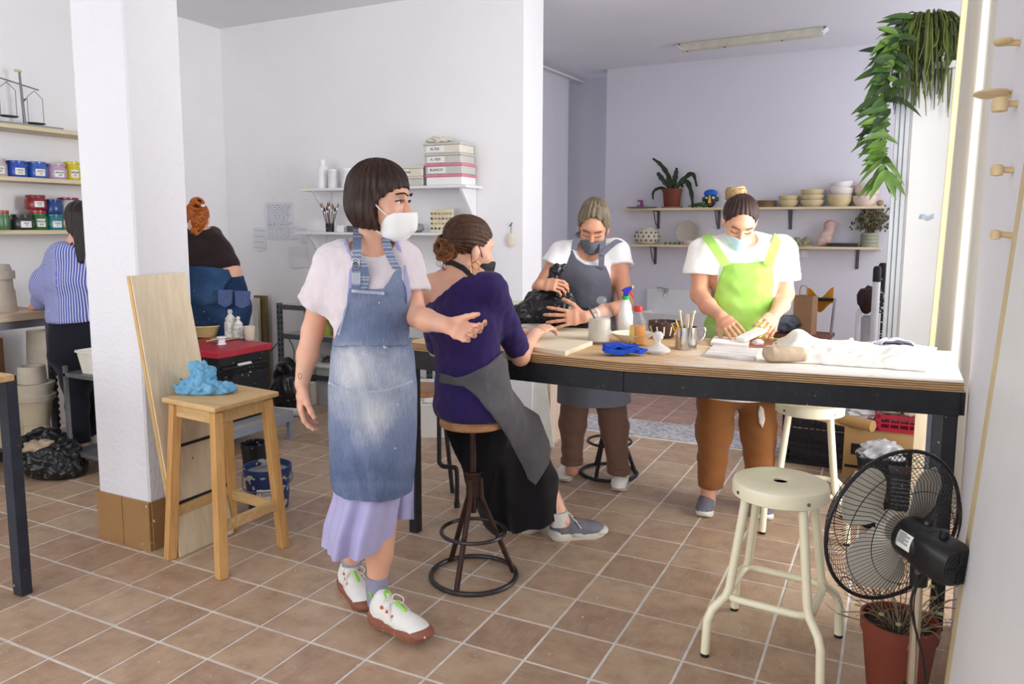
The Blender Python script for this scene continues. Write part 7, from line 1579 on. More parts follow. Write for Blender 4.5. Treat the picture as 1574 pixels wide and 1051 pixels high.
for i, z in enumerate((0, 5.5, 8.0)):
    r = 15*kr; o = MB().lathe([(0, 0), (r*.75, 0), (r, .022), (r*.97, .024), (r*.72, .008), (0, .006)], n=28).build('clay_plate', 'plate_brown'); o.location = onr(1177, ZR1+i*.022); tag(o, ['bottom brown plate of the stack right of the top knot', 'middle brown plate of the stack right of the top knot', 'topmost brown plate of the stack right of the top knot'][i], 'plate', 'brown plates on the upper rear shelf')
bowl('lower sand bowl of the small pair on the upper rear shelf', 1211, ZR1, 29, 10, 'bowl_sand'); bowl('upper sand bowl of the small pair on the upper rear shelf', 1211, ZR1+7.5*kr, 29, 9, 'bowl_sand')
for i in range(3): bowl(['bottom sand bowl of the stack of three', 'middle sand bowl of the stack of three', 'topmost sand bowl of the stack of three'][i], 1247, ZR1+i*7.5*kr, 33, 10, 'bowl_sand')
bowl('cream bowl under the two white bowls', 1289, ZR1, 34, 17, 'bowl_sand'); bowl('lower white bowl tilted on the cream bowl', 1290, ZR1+14.5*kr, 33, 13, 'bowl_white', .10); bowl('topmost white bowl on the cream bowl', 1292, ZR1+23*kr, 29, 12, 'bowl_white', -.08)
bowl('rosy bowl at the bottom right of the upper rear shelf', 1327, ZR1, 32, 15, 'bowl_rose'); bowl('second rosy bowl tilted on the right stack', 1328, ZR1+13*kr, 33, 12, 'bowl_rose', .14); bowl('top rosy bowl of the right stack', 1329, ZR1+20*kr, 32, 11, 'bowl_rose', -.05)
o = MB().ico((0, 0, .030), .036, 3, (.9, .8, .85), .25, 3).build('clay_stone', 'plate_brown'); o.location = onr(1351, ZR1); tag(o, 'small brown stone at the right end of the upper rear shelf', 'stone')
# cactus in pot
p = onr(1032, ZR1); T = thing('potted_cactus', 'leaf cactus in a terracotta pot on the upper rear shelf', 'plant', tuple(p)); r = 15*kr; H = 30*kr
MB().lathe([(0, .01), (r*.8, .01), (r*.82, .014), (r*.98, H*.86), (r*1.05, H*.86), (r*1.05, H), (r*.95, H), (r*.93, H*.88), (0, H*.86)], n=28).build('pot', 'terracotta_pot', T); MB().lathe([(0, 0), (r*1.0, 0), (r*1.12, .014), (r*1.08, .014), (0, .006)], n=28).build('saucer', 'plate_brown', T); MB().lathe([(0, H*.9), (r*.93, H*.9), (r*.93, H*.93), (0, H*.94)], n=20).build('soil', 'soil', T)
def blade(pts, w, mat, name='leaf', wav=0.0):
    p = spline([V(q) for q in pts], 6); n = len(p)-1
    def f(u, v):
        i = int(round(v*n)); d = (p[min(i+1, n)]-p[max(i-1, 0)]).normalized(); x = d.cross(V((0, 1, 0))); x = x.normalized() if x.length > 1e-3 else V((1, 0, 0)); t = i/n
        ww = w*(.35+.65*sin(pi*min(1, t*.9+.12)))*(1+wav*sin(t*28)); return p[i]+x*((u-.5)*ww)+V((0, .006*sin(u*pi), 0))
    return MB().sheet(f, 4, n, .006)
K = lambda x, y, d=0: V(((x-1032)*kr, d, (318-y)*kr))
for pts, w in (([(1032, 288), (1026, 268), (1012, 250), (1000, 240)], .045), ([(1030, 288), (1020, 276), (1012, 266), (1010, 262)], .05), ([(1033, 288), (1038, 270), (1040, 256)], .055), ([(1036, 290), (1050, 272), (1064, 266), (1070, 285)], .045), ([(1038, 288), (1052, 276), (1062, 292), (1066, 318)], .05), ([(1028, 290), (1012, 286), (1004, 292), (1002, 304)], .03), ([(1034, 290), (1044, 280), (1048, 286)], .04), ([(1030, 290), (1028, 276), (1022, 270)], .06)):
    blade([K(x, y, -.02+.03*((x+y) % 3-1)) for x, y in pts], w, 'leaf_dark', wav=.18).build('leaf', 'leaf_dark', T)
# small plate with purple block, green lizard figure, painted mask
p = onr(986, ZR1, .07); o = MB().lathe([(0, 0), (.14, 0), (.165, .012), (.16, .014), (0, .006)], n=30).build('flat_plate', M('plate_olive', (132, 124, 100), .5)); o.location = p; tag(o, 'flat olive plate at the left end of the upper rear shelf', 'plate')
p = onr(984, ZR1+.013, .07); T = thing('purple_figure', 'tiny purple clay figure standing on the olive plate', 'figure', tuple(p)); MB().box((0, 0, .010), (.075, .04, .020)).build('foot', M('purple', (140, 70, 142), .5), T, bevel=.004); MB().box((.012, 0, .042), (.03, .03, .045)).build('stem', 'purple', T, bevel=.004); MB().box((-.004, 0, .068), (.06, .03, .018)).build('arm', 'purple', T, bevel=.004)
p = onr(1072, ZR1, .06); T = thing('lizard_figure', 'green clay lizard lying between cactus and mask', 'figure', tuple(p)); MB().tube(spline([V((-.10, 0, .018)), V((-.04, .01, .03)), V((.02, 0, .035)), V((.07, 0, .03)), V((.10, 0, .02))], 5), [.006]*5+[.018]*5+[.024]*5+[.018]*5+[.008], 8).build('body', 'leaf_mid', T)
for s in (-.03, .05): MB().tube([V((s, 0, .02)), V((s+.02, -.03, .006))], .007, 6).build('leg', 'leaf_mid', T)
p = onr(1091, ZR1, .09); T = thing('painted_mask', 'small clay face mask with blue cap and yellow nose', 'mask', tuple(p)); kk = kr
MB().ico((0, 0, 14*kk), 11*kk, 3, (.85, .5, 1.25)).build('face', M('mask_dark', (40, 44, 60), .4), T); MB().ico((0, -.005, 22*kk), 11*kk, 3, (.95, .55, .55)).build('cap', M('cap_blue', (24, 104, 206), .4), T)
for s in (-1, 1): MB().ico((s*10.5*kk, 0, 13*kk), 4*kk, 2, (.7, .6, 1)).build('ear', M('ear_green', (62, 92, 78), .5), T); MB().ico((s*5*kk, -4.5*kk, 15*kk), 2.3*kk, 2, (1, .6, .8)).build('eye', 'white_plastic', T)
MB().prism([V((-2.2*kk, -6.4*kk, 7*kk)), V((2.2*kk, -6.4*kk, 7*kk)), V((.6*kk, -5.6*kk, 19*kk)), V((-.6*kk, -5.6*kk, 19*kk))], (0, .02, 0), (0, -.012, 0)).build('nose', M('nose_yellow', (232, 206, 52), .4), T); MB().box((0, -5.6*kk, 4.4*kk), (6*kk, .02, 1.6*kk)).build('lips', M('lips_red', (176, 60, 60), .4), T, bevel=.003)
# lower shelf
p = onr(995, ZR2); r = 20*kr; H = 26*kr; T = thing('patterned_vase', 'round cream vase with dark cross pattern on the lower rear shelf', 'vase', tuple(p)); pf = [(0, 0), (r*.55, 0), (r*.80, H*.12), (r*.98, H*.42), (r*.96, H*.60), (r*.72, H*.88), (r*.5, H*.96), (r*.52, H), (r*.44, H), (r*.40, H*.94), (0, H*.90)]; MB().lathe(pf, n=32).build('vase', 'ceramic_cream', T)
for j in range(3):
    for i in range(14):
        a = 2*pi*(i+.5*(j % 2))/14
        if sin(a) > .3: continue
        rr = r*(.90, .985, .90)[j]+.001; zc = H*(.25, .50, .70)[j]; c = V((rr*cos(a), rr*sin(a), zc)); t = V((-sin(a), cos(a), 0)); m = MB(); m.tube([c-t*.014, c+t*.014], .0035, 4); m.tube([c-ZV*.016, c+ZV*.016], .0035, 4); m.build('cross_mark', M('mark_dark', (70, 64, 62), .6), T)
p = onr(1058, ZR2, .16); r = 18.5*kr; o = MB().lathe([(0, 0), (r*.6, .004), (r*.9, .018), (r, .035), (r*.96, .037), (r*.6, .012), (0, .010)], n=36).build('standing_plate', M('plate_grey', (188, 180, 166), .6, var=.05)); o.rotation_euler = (R(78), 0, 0); o.location = p+ZV*(r*.99); tag(o, 'large grey plate propped upright on the lower rear shelf', 'plate')
p = onr(1061, ZR2, .06); T = thing('rosy_mug', 'low rosy mug lying in front of the propped plate', 'mug', tuple(p)); MB().lathe([(0, 0), (.05, 0), (.065, .02), (.068, .045), (.06, .046), (.05, .01), (0, .008)], n=24).build('cup', 'bowl_rose', T); MB().tube(arc((.066, 0, .024), .018, -pi/2, pi/2, 8, (1, 0, 0), (0, 0, 1)), .005, 6).build('handle', 'bowl_rose', T)
for i, x in enumerate((1024, 1031, 1038, 1045)):
    o = MB().ico((0, 0, .015), .018, 2, (1, 1, .8), .4, i).build('mossy_pebble', M('moss', (124, 122, 84), .8)); o.location = onr(x, ZR2, .06); tag(o, ['mossy pebble right of the vase', 'second mossy pebble right of the vase', 'third mossy pebble right of the vase', 'mossy pebble nearest the rosy mug'][i], 'pebble', 'mossy pebbles')
p = onr(1233, ZR2, .08); o = MB().lathe([(0, 0), (.10, 0), (.115, .010), (.11, .012), (0, .006)], n=26).build('rock_plate', 'bowl_sand'); o.location = p; tag(o, 'sand plate holding two grey stones', 'plate')
for i, x in enumerate((1225, 1240)): o = MB().ico((0, 0, .035), .045, 3, (.9, .8, .9), .4, 4+i).build('grey_stone', M('stone_olive', (150, 146, 120), .8)); o.location = onr(x, ZR2+.012, .08); tag(o, ['grey stone at the left on the sand plate', 'grey stone at the right on the sand plate'][i], 'stone')
p = onr(1271, ZR2); T = thing('clay_sculpture', 'upright rose and white clay sculpture on the lower rear shelf', 'sculpture', tuple(p)); q = A3(p); fmesh('figure', [field([Cone(q+np.array([0, 0, .05]), q+np.array([.03, 0, .20]), .055, .05, .04), Ell(q+np.array([.03, 0, .22]), (.05, .045, .035), None, .03), Cone(q+np.array([-.05, -.02, .03]), q+np.array([-.03, -.02, .11]), .035, .025, .03)], .008, post=lambda P, F: np.maximum(F, ZR2+.001-P[..., 2]))], M('clay_rose', (216, 196, 184), .6, c2=(186, 128, 120), scale=10), T)
p = onr(1297, ZR2, .07); o = MB().box((0, 0, .018), (.27, .13, .035)).build('dark_tray', M('tray_dark', (44, 44, 50), .6), bevel=.004); o.location = p; tag(o, 'flat dark tray on the lower rear shelf', 'tray')
p = onr(1338, ZR2); r = 11.5*kr; H = 20*kr; T = thing('potted_shrub', 'small bushy plant in a ribbed grey pot on the lower rear shelf', 'plant', tuple(p)); pf = [(0, 0), (r, 0)]
for i in range(4): pf += [(r*1.05, H*(i+.3)/4), (r*1.05, H*(i+.6)/4), (r*.98, H*(i+.95)/4)]
MB().lathe(pf+[(r*.85, H), (r*.8, H*.9), (0, H*.9)], n=28).build('pot', M('pot_sage', (150, 150, 130), .5), T); r2 = random.Random(4); m = MB(); ml = MB()
for i in range(34):
    a = r2.uniform(0, 2*pi); s = r2.uniform(.05, .17); e = V((cos(a)*s, sin(a)*s*.7, H+r2.uniform(.10, .24))); m.tube(spline([V((cos(a)*.02, sin(a)*.02, H*.9)), V((cos(a)*s*.4, sin(a)*s*.3, H+.06)), e], 4), .004, 5)
    for j in range(9): b = e+V((r2.uniform(-.045, .045), r2.uniform(-.03, .03), r2.uniform(-.10, .02))); ml.ico(b, .010, 1, (1, .6, 1.3))
m.build('stems', M('twig', (92, 76, 50), .7), T)['kind'] = 'stuff'; ml.build('leaves', M('leaf_olive', (92, 92, 62), .6, var=.2), T)['kind'] = 'stuff'
p = FY(1236, 390, YB); T = thing('light_switch', 'white square wall switch under the lower rear shelf', 'switch', (p.x, YB, p.z)); MB().box((0, -.005, 0), (.085, .010, .085)).build('plate', 'shelf_white', T, bevel=.003); MB().box((0, -.012, 0), (.05, .006, .055)).build('rocker', 'white_plastic', T, bevel=.002)
p = FY(1026, 446, YB); T = thing('water_tap', 'steel tap with long handle on the rear wall', 'tap', (p.x, YB, p.z)); MB().cyl((0, 0, 0), (0, -.07, 0), .022, n=16).build('body', 'steel', T); MB().tube(spline([V((0, -.06, -.01)), V((.0, -.10, -.02)), V((.0, -.12, -.06))], 5), .012, 10).build('spout', 'steel', T); MB().tube([V((0, -.06, .02)), V((-.10, -.06, .035))], .008, 8).build('lever', 'steel', T)
p = FY(1035, 483, 7.85); T = thing('utility_sink', 'white utility sink under the tap on the rear wall', 'sink', (p.x, 8.03, 0)); z = p.z; MB().box((0, .2, z-.02), (.8, .03, .5)).build('backsplash', 'white_plastic', T, bevel=.004); MB().loft([[q+V((0, 0, z-.24)) for q in rrect(.34, .16, .03)], [q+V((0, 0, z)) for q in rrect(.38, .19, .03)], [q+V((0, 0, z)) for q in rrect(.35, .16, .03)], [q+V((0, 0, z-.2)) for q in rrect(.31, .14, .03)]]).build('basin', 'white_plastic', T)
for s in (-.3, .3): MB().box((s, 0, (z-.23)/2), (.05, .25, z-.23)).build('leg', 'white_plastic', T)
# ceiling light and rod
a, b = FZ(1047, 68, ZC), FZ(1267, 42, ZC); T = thing('ceiling_light', 'long unlit fluorescent batten on the rear ceiling', 'lamp', tuple((a+b)/2)); d = (b-a)/2
MB().bar(-d+ZV*-.035, d+ZV*-.035, .10, .07).build('housing', M('batten_cream', (206, 202, 186), .5), T, smooth=0, bevel=.006); 
for s in (-1, 1): MB().bar(d*s*1.0+ZV*-.027, d*s*1.012+ZV*-.037, .105, .074).build('end_cap', 'shelf_white', T, bevel=.004)
for t in (-.9, -.35, .45): MB().cyl(d*t+ZV*-.07, d*t+ZV*-.074, .009, n=10).build('screw', 'rubber_black', T)
a = FY(897, 126, YB+.44); b = FX(834, 104, a.x); o = MB().tube([b-a+V((0, -.6, 0)), V((0, 0, 0))], .014, 12).build('curtain_rod', 'shelf_white'); o.location = a; tag(o, 'bare white rod under the ceiling of the passage', 'rod')
# ------------------------------------------------------------------ things on the floor of the rear room
p = FZ(1235, 600); p = W(1235, 515, 5.95); T = thing('folding_chair', 'folding metal chair carrying the paper bag in the rear room', 'chair', (p.x, p.y, 0), -.1); zs_ = W(1235, 512, 5.95).z
MB().box((0, 0, zs_-.015), (.40, .36, .03)).build('seat', M('seat_red', (128, 70, 52), .6), T, bevel=.004)
for s in (-1, 1): MB().tube([V((s*.19, -.17, 0)), V((s*.19, .16, zs_+.27))], .011, 8).build('leg', 'steel', T); MB().tube([V((s*.18, .17, 0)), V((s*.18, -.15, zs_-.01))], .011, 8).build('leg', 'steel', T)
MB().tube([V((-.19, .16, zs_+.26)), V((.19, .16, zs_+.26))], .013, 8).build('back_bar', 'rubber_black', T)
ch = T.location; q = W(1237, 500, 5.93); T = thing('paper_bag', 'brown paper carrier bag standing on the folding chair', 'bag', (q.x, ch.y-.03, zs_), -.35); M('kraft', (176, 136, 100), .8, var=.08, scale=6)
MB().loft([rrect(.075, .05, .004, 1), [p+ZV*.30 for p in rrect(.077, .046, .004, 1)], [p+ZV*.30 for p in rrect(.074, .043, .004, 1)], [p+ZV*.01 for p in rrect(.072, .046, .004, 1)]]).build('bag', 'kraft', T, smooth=0); MB().tube(spline([V((-.03, -.045, .29)), V((-.025, -.04, .37)), V((.02, -.04, .37)), V((.028, -.045, .29))], 6), .008, 6, flat=.4).build('handle', 'kraft', T)
o = MB().sheet(lambda u, v: V(((u-.5)*.20, .05*sin(u*4)*v, .10-.12*v+.06*(2*u-1)**2+.02*sin(u*9))), 16, 8, .006).build('orange_cloth', M('orange', (214, 150, 36), .8)); o.location = (ch.x+.09, ch.y+.17, zs_+.19); tag(o, 'orange cloth hung over the chair back behind the paper bag', 'cloth')
o = MB().ico((0, 0, .07), .10, 4, (1.1, .8, .72), .4, 2, 2.5).build('bundled_jacket', M('jacket', (150, 156, 168), .8, c2=(58, 66, 84), scale=9)); o.location = (ch.x-.12, ch.y-.04, zs_); tag(o, 'bundled grey blue jacket left of the paper bag', 'jacket')
p = W(1333, 520, 6.1); T = thing('wire_trolley', 'white wire trolley with bottles beside the rear cabinet', 'trolley', (p.x, p.y, 0)); zt_ = W(1333, 478, 6.1).z
for sx in (-.08, .08):
    for sy in (-.12, .12): MB().tube([V((sx, sy, 0)), V((sx, sy, zt_))], .009, 8).build('post', 'white_plastic', T)
for z in (.15, zt_-.26, zt_-.02):
    m = MB()
    for i in range(7): m.tube([V((-.08+.16*i/6, -.12, z)), V((-.08+.16*i/6, .12, z))], .003, 5)
    for s in (-1, 1): m.tube([V((-.08, s*.12, z)), V((.08, s*.12, z))], .005, 5)
    m.build('wire_shelf', 'white_plastic', T)['kind'] = 'stuff'
L = T.location; o = MB().lathe([(0, 0), (.05, 0), (.055, .20), (.03, .22), (0, .22)], n=20).build('white_jug', M('jug', (206, 206, 214), .4)); o.location = (L.x+.0, L.y, zt_-.255); tag(o, 'white jug standing in the wire trolley', 'jug')
o = MB().ico((0, 0, .10), .12, 3, (.75, .8, .9), .3, 7).build('dark_sack', M('sack_dark', (56, 36, 34), .7)); o.location = (L.x+.0, L.y, zt_-.01); tag(o, 'dark brown sack on top of the wire trolley', 'sack')
def roll(label, x, y0, y1, D, r, mat, cap):
    a = W(x, y0, D); T = thing('rolled_mat', label, 'roll', (a.x, a.y, 0)); MB().cyl((0, 0, 0), (0, 0, a.z-.12), r, n=20).build('roll', mat, T); MB().lathe([(0, a.z-.12), (r*1.08, a.z-.12), (r*1.08, a.z-.02), (r*.7, a.z), (0, a.z)], n=20).build('cap', cap, T)
roll('white tube with black cap leaning by the rear cabinet', 1349, 409, 520, 5.9, .028, 'white_plastic', 'rubber_black'); roll('black patterned roll behind the white tube', 1358, 404, 520, 6.0, .032, M('roll_black', (34, 32, 38), .5, spots=.72), 'rubber_black'); roll('slim yellow-tipped roll hidden beside the cabinet', 1366, 408, 520, 6.1, .02, 'rubber_black', 'pencil_yellow')
# ------------------------------------------------------------------ tall white cabinet with hanging plants
M('cab_white', (222, 222, 222), .5, var=.03, scale=3); M('cab_alu', (196, 200, 204), .4, .3, var=.04)
T = thing('tall_cabinet', 'tall white cabinet with grooved side post carrying hanging plants', 'cabinet', (.10, 5.16, 0)); L = T.location; zt_ = 2.335
MB().box((.13-.10+.0, .16-.16+.0, zt_/2), (.22, .32, zt_)).build('carcass', 'cab_white', T, smooth=0, bevel=.003); MB().box((-.02-.10, 0, zt_/2), (.075, .32, zt_)).build('side_post', 'cab_alu', T, smooth=0, bevel=.003)
for s in (-.012, .014): MB().box((-.02-.10+s, -.161, zt_/2), (.004, .004, zt_-.02)).build('groove', 'bracket_grey', T, smooth=0)
MB().box((.03-.10+.055, 0, zt_+.02), (.34, .36, .04)).build('top_board', 'cab_white', T, smooth=0, bevel=.004); MB().box((.13-.10, -.163, zt_/2), (.20, .010, zt_-.06)).build('door', 'cab_white', T, smooth=0, bevel=.002)
sm = FY(1424, 334, 5.0); MB().sheet(lambda u, v: V((sm.x-L.x-.035+.07*u+.004*sin(v*9), sm.y-L.y-.0105, sm.z-.014+.028*v+.006*sin(u*8))), 10, 4, .0008).build('paint_smudge', M('smudge', (120, 146, 176), .7, c2=(196, 204, 212), scale=30), T)
zt_ += .04
# rhipsalis
p = FY(1425, 95, 5.02); T = thing('hanging_cactus', 'stringy green hanging plant in a pot on the tall cabinet', 'plant', (p.x, 5.10, zt_)); r2 = random.Random(11)
MB().lathe([(0, 0), (.07, 0), (.095, .15), (.105, .15), (.105, .175), (.09, .175), (.085, .15), (0, .15)], n=24).build('pot', 'terracotta_pot', T); m = MB(); m2 = MB()
for i in range(230):
    a = r2.uniform(pi, 2*pi) if i % 4 else r2.uniform(0, 2*pi); ro = r2.uniform(.10, .17); drop = r2.uniform(.05, .44)*(1 if sin(a) < .2 else .45); h0 = .17+r2.uniform(.0, .09); ca, sa = cos(a), sin(a)
    pts = [V((ca*.04, sa*.04, .16)), V((ca*ro*.6, sa*ro*.6, h0+.03)), V((ca*ro, sa*ro, h0-.02)), V((ca*(ro+.02)+r2.uniform(-.01, .01), sa*(ro+.02), h0-.05-drop*.5)), V((ca*(ro+.02)+r2.uniform(-.035, .035), sa*(ro+.025), h0-.05-drop))]
    (m if i % 2 else m2).tube(spline(pts, 4), [.0042]*14+[.0036, .0030, .002], 5)
m.build('strands', 'stem_green', T)['kind'] = 'stuff'; m2.build('strands', M('stem_dark', (58, 72, 32), .55, var=.3), T)['kind'] = 'stuff'
# trailing vine with broad pointed leaves
p = FY(1382, 95, 5.0); T = thing('trailing_vine', 'leafy vine trailing down the left side of the tall cabinet', 'plant', (p.x, 5.05, zt_)); L = T.location; m = MB(); MB().lathe([(0, 0), (.05, 0), (.065, .10), (.07, .10), (.07, .12), (0, .11)], V((.05, .06, 0)), 20).build('pot', 'terracotta_pot', T)
G = lambda x, y, d: FY(x, y, 5.0+d)-L
leafmesh = []
def leaf(base, dirv, ln, w, mat, droop=.3):
    d = V(dirv).normalized(); s = d.cross(V((.2, -1, .3))); s = s.normalized() if s.length > .01 else V((1, 0, 0)); nn = s.cross(d)
    def f(u, v): t = v; ww = w*sin(pi*min(1, t**.75*.97+.02))**.9; q = base+d*(ln*t)-ZV*(droop*ln*t*t)+s*((u-.5)*ww); return q+nn*(.25*ww*abs(u-.5))
    return MB().sheet(f, 2, 6, .0012).build('leaf', mat, T)
path = spline([G(1400, 30, .05), G(1385, 55, -.02), G(1368, 95, -.07), G(1362, 140, -.08), G(1362, 190, -.07), G(1358, 235, -.06), G(1357, 270, -.05)], 10); MB().tube(path, .005, 6).build('vine_stem', 'leaf_mid', T)
for i in range(118):
    t = i/118; b = path[min(int(t*(len(path)-1)), len(path)-1)]+V((r2.uniform(-.02, .03), r2.uniform(-.03, .03), r2.uniform(-.02, .02))); side = r2.choice((-1, -1, -1, 1)); dv = V((side*r2.uniform(.4, 1.0), r2.uniform(-.8, .3), r2.uniform(-.6, .45)-(.6 if t > .9 else 0)))
    leaf(b, dv, r2.uniform(.09, .19), r2.uniform(.030, .050), ['leaf_mid', 'leaf_dark', 'leaf_mid', 'leaf_light'][i % 4] if t < .75 else 'leaf_light', r2.uniform(.1, .6))
# ------------------------------------------------------------------ curtain
def curtain_mat():
    n = N('curtain_white'); a = lin((218, 213, 204)); n.color(a); n.rough(.9); tr = n.node('ShaderNodeBsdfTranslucent'); tr.inputs[0].default_value = (*a, 1); mx = n.node('ShaderNodeMixShader'); mx.inputs[0].default_value = .25; n.link(n.b.outputs[0], mx.inputs[1]); n.link(tr.outputs[0], mx.inputs[2]); n.link(mx.outputs[0], n.nt.nodes['Material Output'].inputs[0]); MATS['curtain_white'] = n.m
curtain_mat()
T = thing('curtain', 'long white curtain with beige painted shade edge hanging beyond the table end', 'curtain', (.30, 4.3, .05))
def cu(u, v):
    z = .05+3.05*v; x0 = .165+.075*v; x = x0+u*(.34-.10*v); return V((x-.30, .045*sin(u*17+.5)*(1-.3*v), z-.05))
MB().sheet(cu, 60, 14, .003).build('cloth', 'curtain_white', T)
MB().sheet(lambda u, v: V((.165+.072*v-.022+.024*u-.30, -.045+.02*u, 3.05*v)), 3, 14, .003).build('shaded_edge', M('edge_shade', (172, 150, 108), .8), T)  # beige strip: shade of the curtain's side fold, put into the colour
# ------------------------------------------------------------------ storage under the far side of the table
M('crate_black', (26, 27, 32), .5); M('cardboard', (196, 156, 104), .8, var=.06, scale=4); M('crate_red', (172, 30, 56), .45); M('crumpled_kraft', (206, 178, 146), .85, c2=(226, 210, 192), scale=6); M('sheet_grey', (220, 220, 222), .5)
def crate(name, label, loc, rz, a, b, h, mat, nx, nz, group=None):
    T = thing(name, label, 'crate', tuple(loc), rz, group); t = .008
    MB().box((0, 0, t/2), (2*a, 2*b, t)).build('bottom', mat, T, smooth=0)
    for sx in (-1, 1):
        for sy in (-1, 1): MB().box((sx*(a-.01), sy*(b-.01), h/2), (.028, .028, h)).build('corner_post', mat, T, smooth=0, bevel=.003)
    for s, L_, ax in ((-1, a, 0), (1, a, 0), (-1, b, 1), (1, b, 1)):
        m = MB(); o_ = b if ax == 0 else a
        P = (lambda u, z: V((u, s*o_, z))) if ax == 0 else (lambda u, z: V((s*o_, u, z)))
        for z in (.012, h*.5, h-.014): m.bar(P(-L_, z), P(L_, z), .008, .022 if z != h*.5 else .010)
        for i in range(nx): u = -L_+2*L_*(i+.5)/nx; m.bar(P(u, 0), P(u, h), .007, .007, (1, 0, 0) if ax else (0, 1, 0))
        m.build('slatted_side', mat, T, smooth=0)
    return T
q = FZ(1205, 712)
for i in range(3): crate('plastic_crate', ['black plastic crate at the bottom of the stack under the table', 'black plastic crate in the middle of the stack under the table', 'topmost black plastic crate of the stack under the table'][i], (q.x+.17, q.y+.20, .115*i+.001*i), .0, .19, .17, .114, 'crate_black', 11, 3, 'black crates under the table')
o = MB().sheet(lambda u, v: V(((u-.5)*.36, (v-.5)*.32, .035+.03*mnoise.noise(V((u*4, v*4, 5)))-.03*max(0, abs(u-.5)-.4)*4)), 14, 12, .006).build('paper_liner', 'sheet_grey'); o.location = (q.x+.17, q.y+.20, .345); tag(o, 'white sheet heaped on the black crates', 'sheet')
a, b = FZ(1262, 728), FZ(1418, 736); T = thing('cardboard_box', 'large cardboard box printed with a removal truck', 'box', ((a.x+b.x)/2+.075, a.y+.10, 0), .0); w = .46; hh = .30
MB().box((0, 0, hh/2), (w, .19, hh)).build('carton', 'cardboard', T, smooth=0, bevel=.003); MB().box((-w*.5-.07, 0, hh+.012), (.18, .18, .006), rot=(0, .12, 0)).build('flap', 'cardboard', T, smooth=0)
tr = MB(); Y = -.0962; tr.box((-.14, Y, .175), (.10, .002, .065)); tr.build('truck_print', 'rubber_black', T, smooth=0); m = MB()
for a_, b_ in (((-.085, .145), (-.085, .212)), ((-.085, .212), (-.045, .212)), ((-.045, .212), (-.02, .175)), ((-.02, .175), (-.02, .145)), ((-.02, .145), (-.085, .145)), ((-.07, .175), (-.03, .175))): m.bar((a_[0], Y, a_[1]), (b_[0], Y, b_[1]), .008, .003, (0, 1, 0))
m.tube([V((-.05+.014*cos(t), Y, .142+.014*sin(t))) for t in np.linspace(0, 2*pi, 16)[:-1]], .004, 5, closed=True); m.build('truck_print', 'rubber_black', T)['kind'] = 'stuff'
MB().bar((-.22, Y, .07), (.02, Y, .07), .016, .002, (0, 1, 0)).build('printed_bar', 'rubber_black', T); m = MB(); m.prism([V((.07, Y, .15)), V((.12, Y, .195)), V((.17, Y, .15)), V((.12, Y, .105))], (0, -.001, 0), (0, .0005, 0)).build('printed_diamond', 'rubber_black', T, smooth=0)
CBX = T.location.copy()
crate('plastic_crate', 'red plastic crate on top of the cardboard box', (CBX.x+.10, CBX.y-.02, hh), .03, .17, .085, .10, 'crate_red', 7, 2)
for i, (dx, sz, lab) in enumerate(((-.02, .10, 'crumpled kraft paper left on the red crate'), (.14, .12, 'crumpled kraft paper right on the red crate'))):
    o = MB().ico((0, 0, .055), sz, 4, (1.1, .7, .55), .5, 3+i*4, 3).build('kraft_paper', 'crumpled_kraft', smooth=20); o.location = (CBX.x+.04+dx, CBX.y-.02, hh+.10); tag(o, lab, 'paper')
o = MB().tube([V((-.12, 0, .034)), V((.05, -.10, .034))], .033, 18).build('cardboard_tube', 'cardboard'); o.location = (CBX.x-.13, CBX.y-.05, hh); tag(o, 'short cardboard tube lying on the cardboard box', 'tube')
o = MB().ico((0, 0, .05), .09, 4, (1, .9, .6), .5, 9, 3).build('plastic_wrap', 'sack_white', smooth=25); o.location = (CBX.x-.14, CBX.y+.03, hh+.02); tag(o, 'crumpled white wrap behind the cardboard tube', 'wrap')
p = FZ(1350, 768); tubbox('recycling_bin', 'black bin stuffed with clear plastic in front of the cardboard box', (p.x, p.y+.18, 0), .1, .12, .10, .20, 'crate_black', .85, cat='bin'); o = MB().ico((0, 0, .05), .105, 4, (1.05, .9, .75), .4, 3, 3.2).build('clear_wrap', M('wrap_clear', (214, 216, 222), .2, var=.08)); o.location = (p.x, p.y+.18, .155); tag(o, 'ball of clear plastic wrap in the black bin', 'wrap')
p = FZ(1395, 785); T = thing('heater_box', 'dark ribbed heater box standing behind the fan', 'heater', (p.x+.0, p.y+.05, 0), .1); MB().box((0, 0, .10), (.20, .14, .20)).build('case', 'cabinet_black', T, bevel=.004)
for i in range(7): MB().box((0, -.073, .035+.022*i), (.18, .006, .008)).build('rib', 'bracket_grey', T, smooth=0)
zb_ = .80
for nm, lab, x, w, mat, dy in (('beige_plank', 'narrow beige plank standing behind the table leg', 1414, .055, 'poplar', 0), ('white_plank', 'narrow white plank beside the beige plank', 1424, .035, 'shelf_white', .02)):
    p = FY(x, 680, 4.05+dy); o = MB().box((0, 0, zb_/2), (w, .02, zb_)).build(nm, mat, smooth=0, bevel=.001); o.location = (p.x, 4.05+dy, 0); tag(o, lab, 'plank')
p = FY(1437, 690, 3.9); T = thing('painted_board', 'dark blue grey panel with red scribble standing by the table leg', 'panel', (p.x, 3.92, 0)); MB().box((0, 0, .40), (.075, .02, .80)).build('board', M('panel_slate', (86, 92, 112), .5, c2=(58, 54, 62), scale=4), T, smooth=0); m = MB(); r2 = random.Random(6)
pts = [V((r2.uniform(-.02, .02), -.012, .70-.012*i)) for i in range(16)]; m.tube(spline(pts, 3), .0022, 4).build('red_scribble', M('scribble', (206, 120, 110), .7), T)
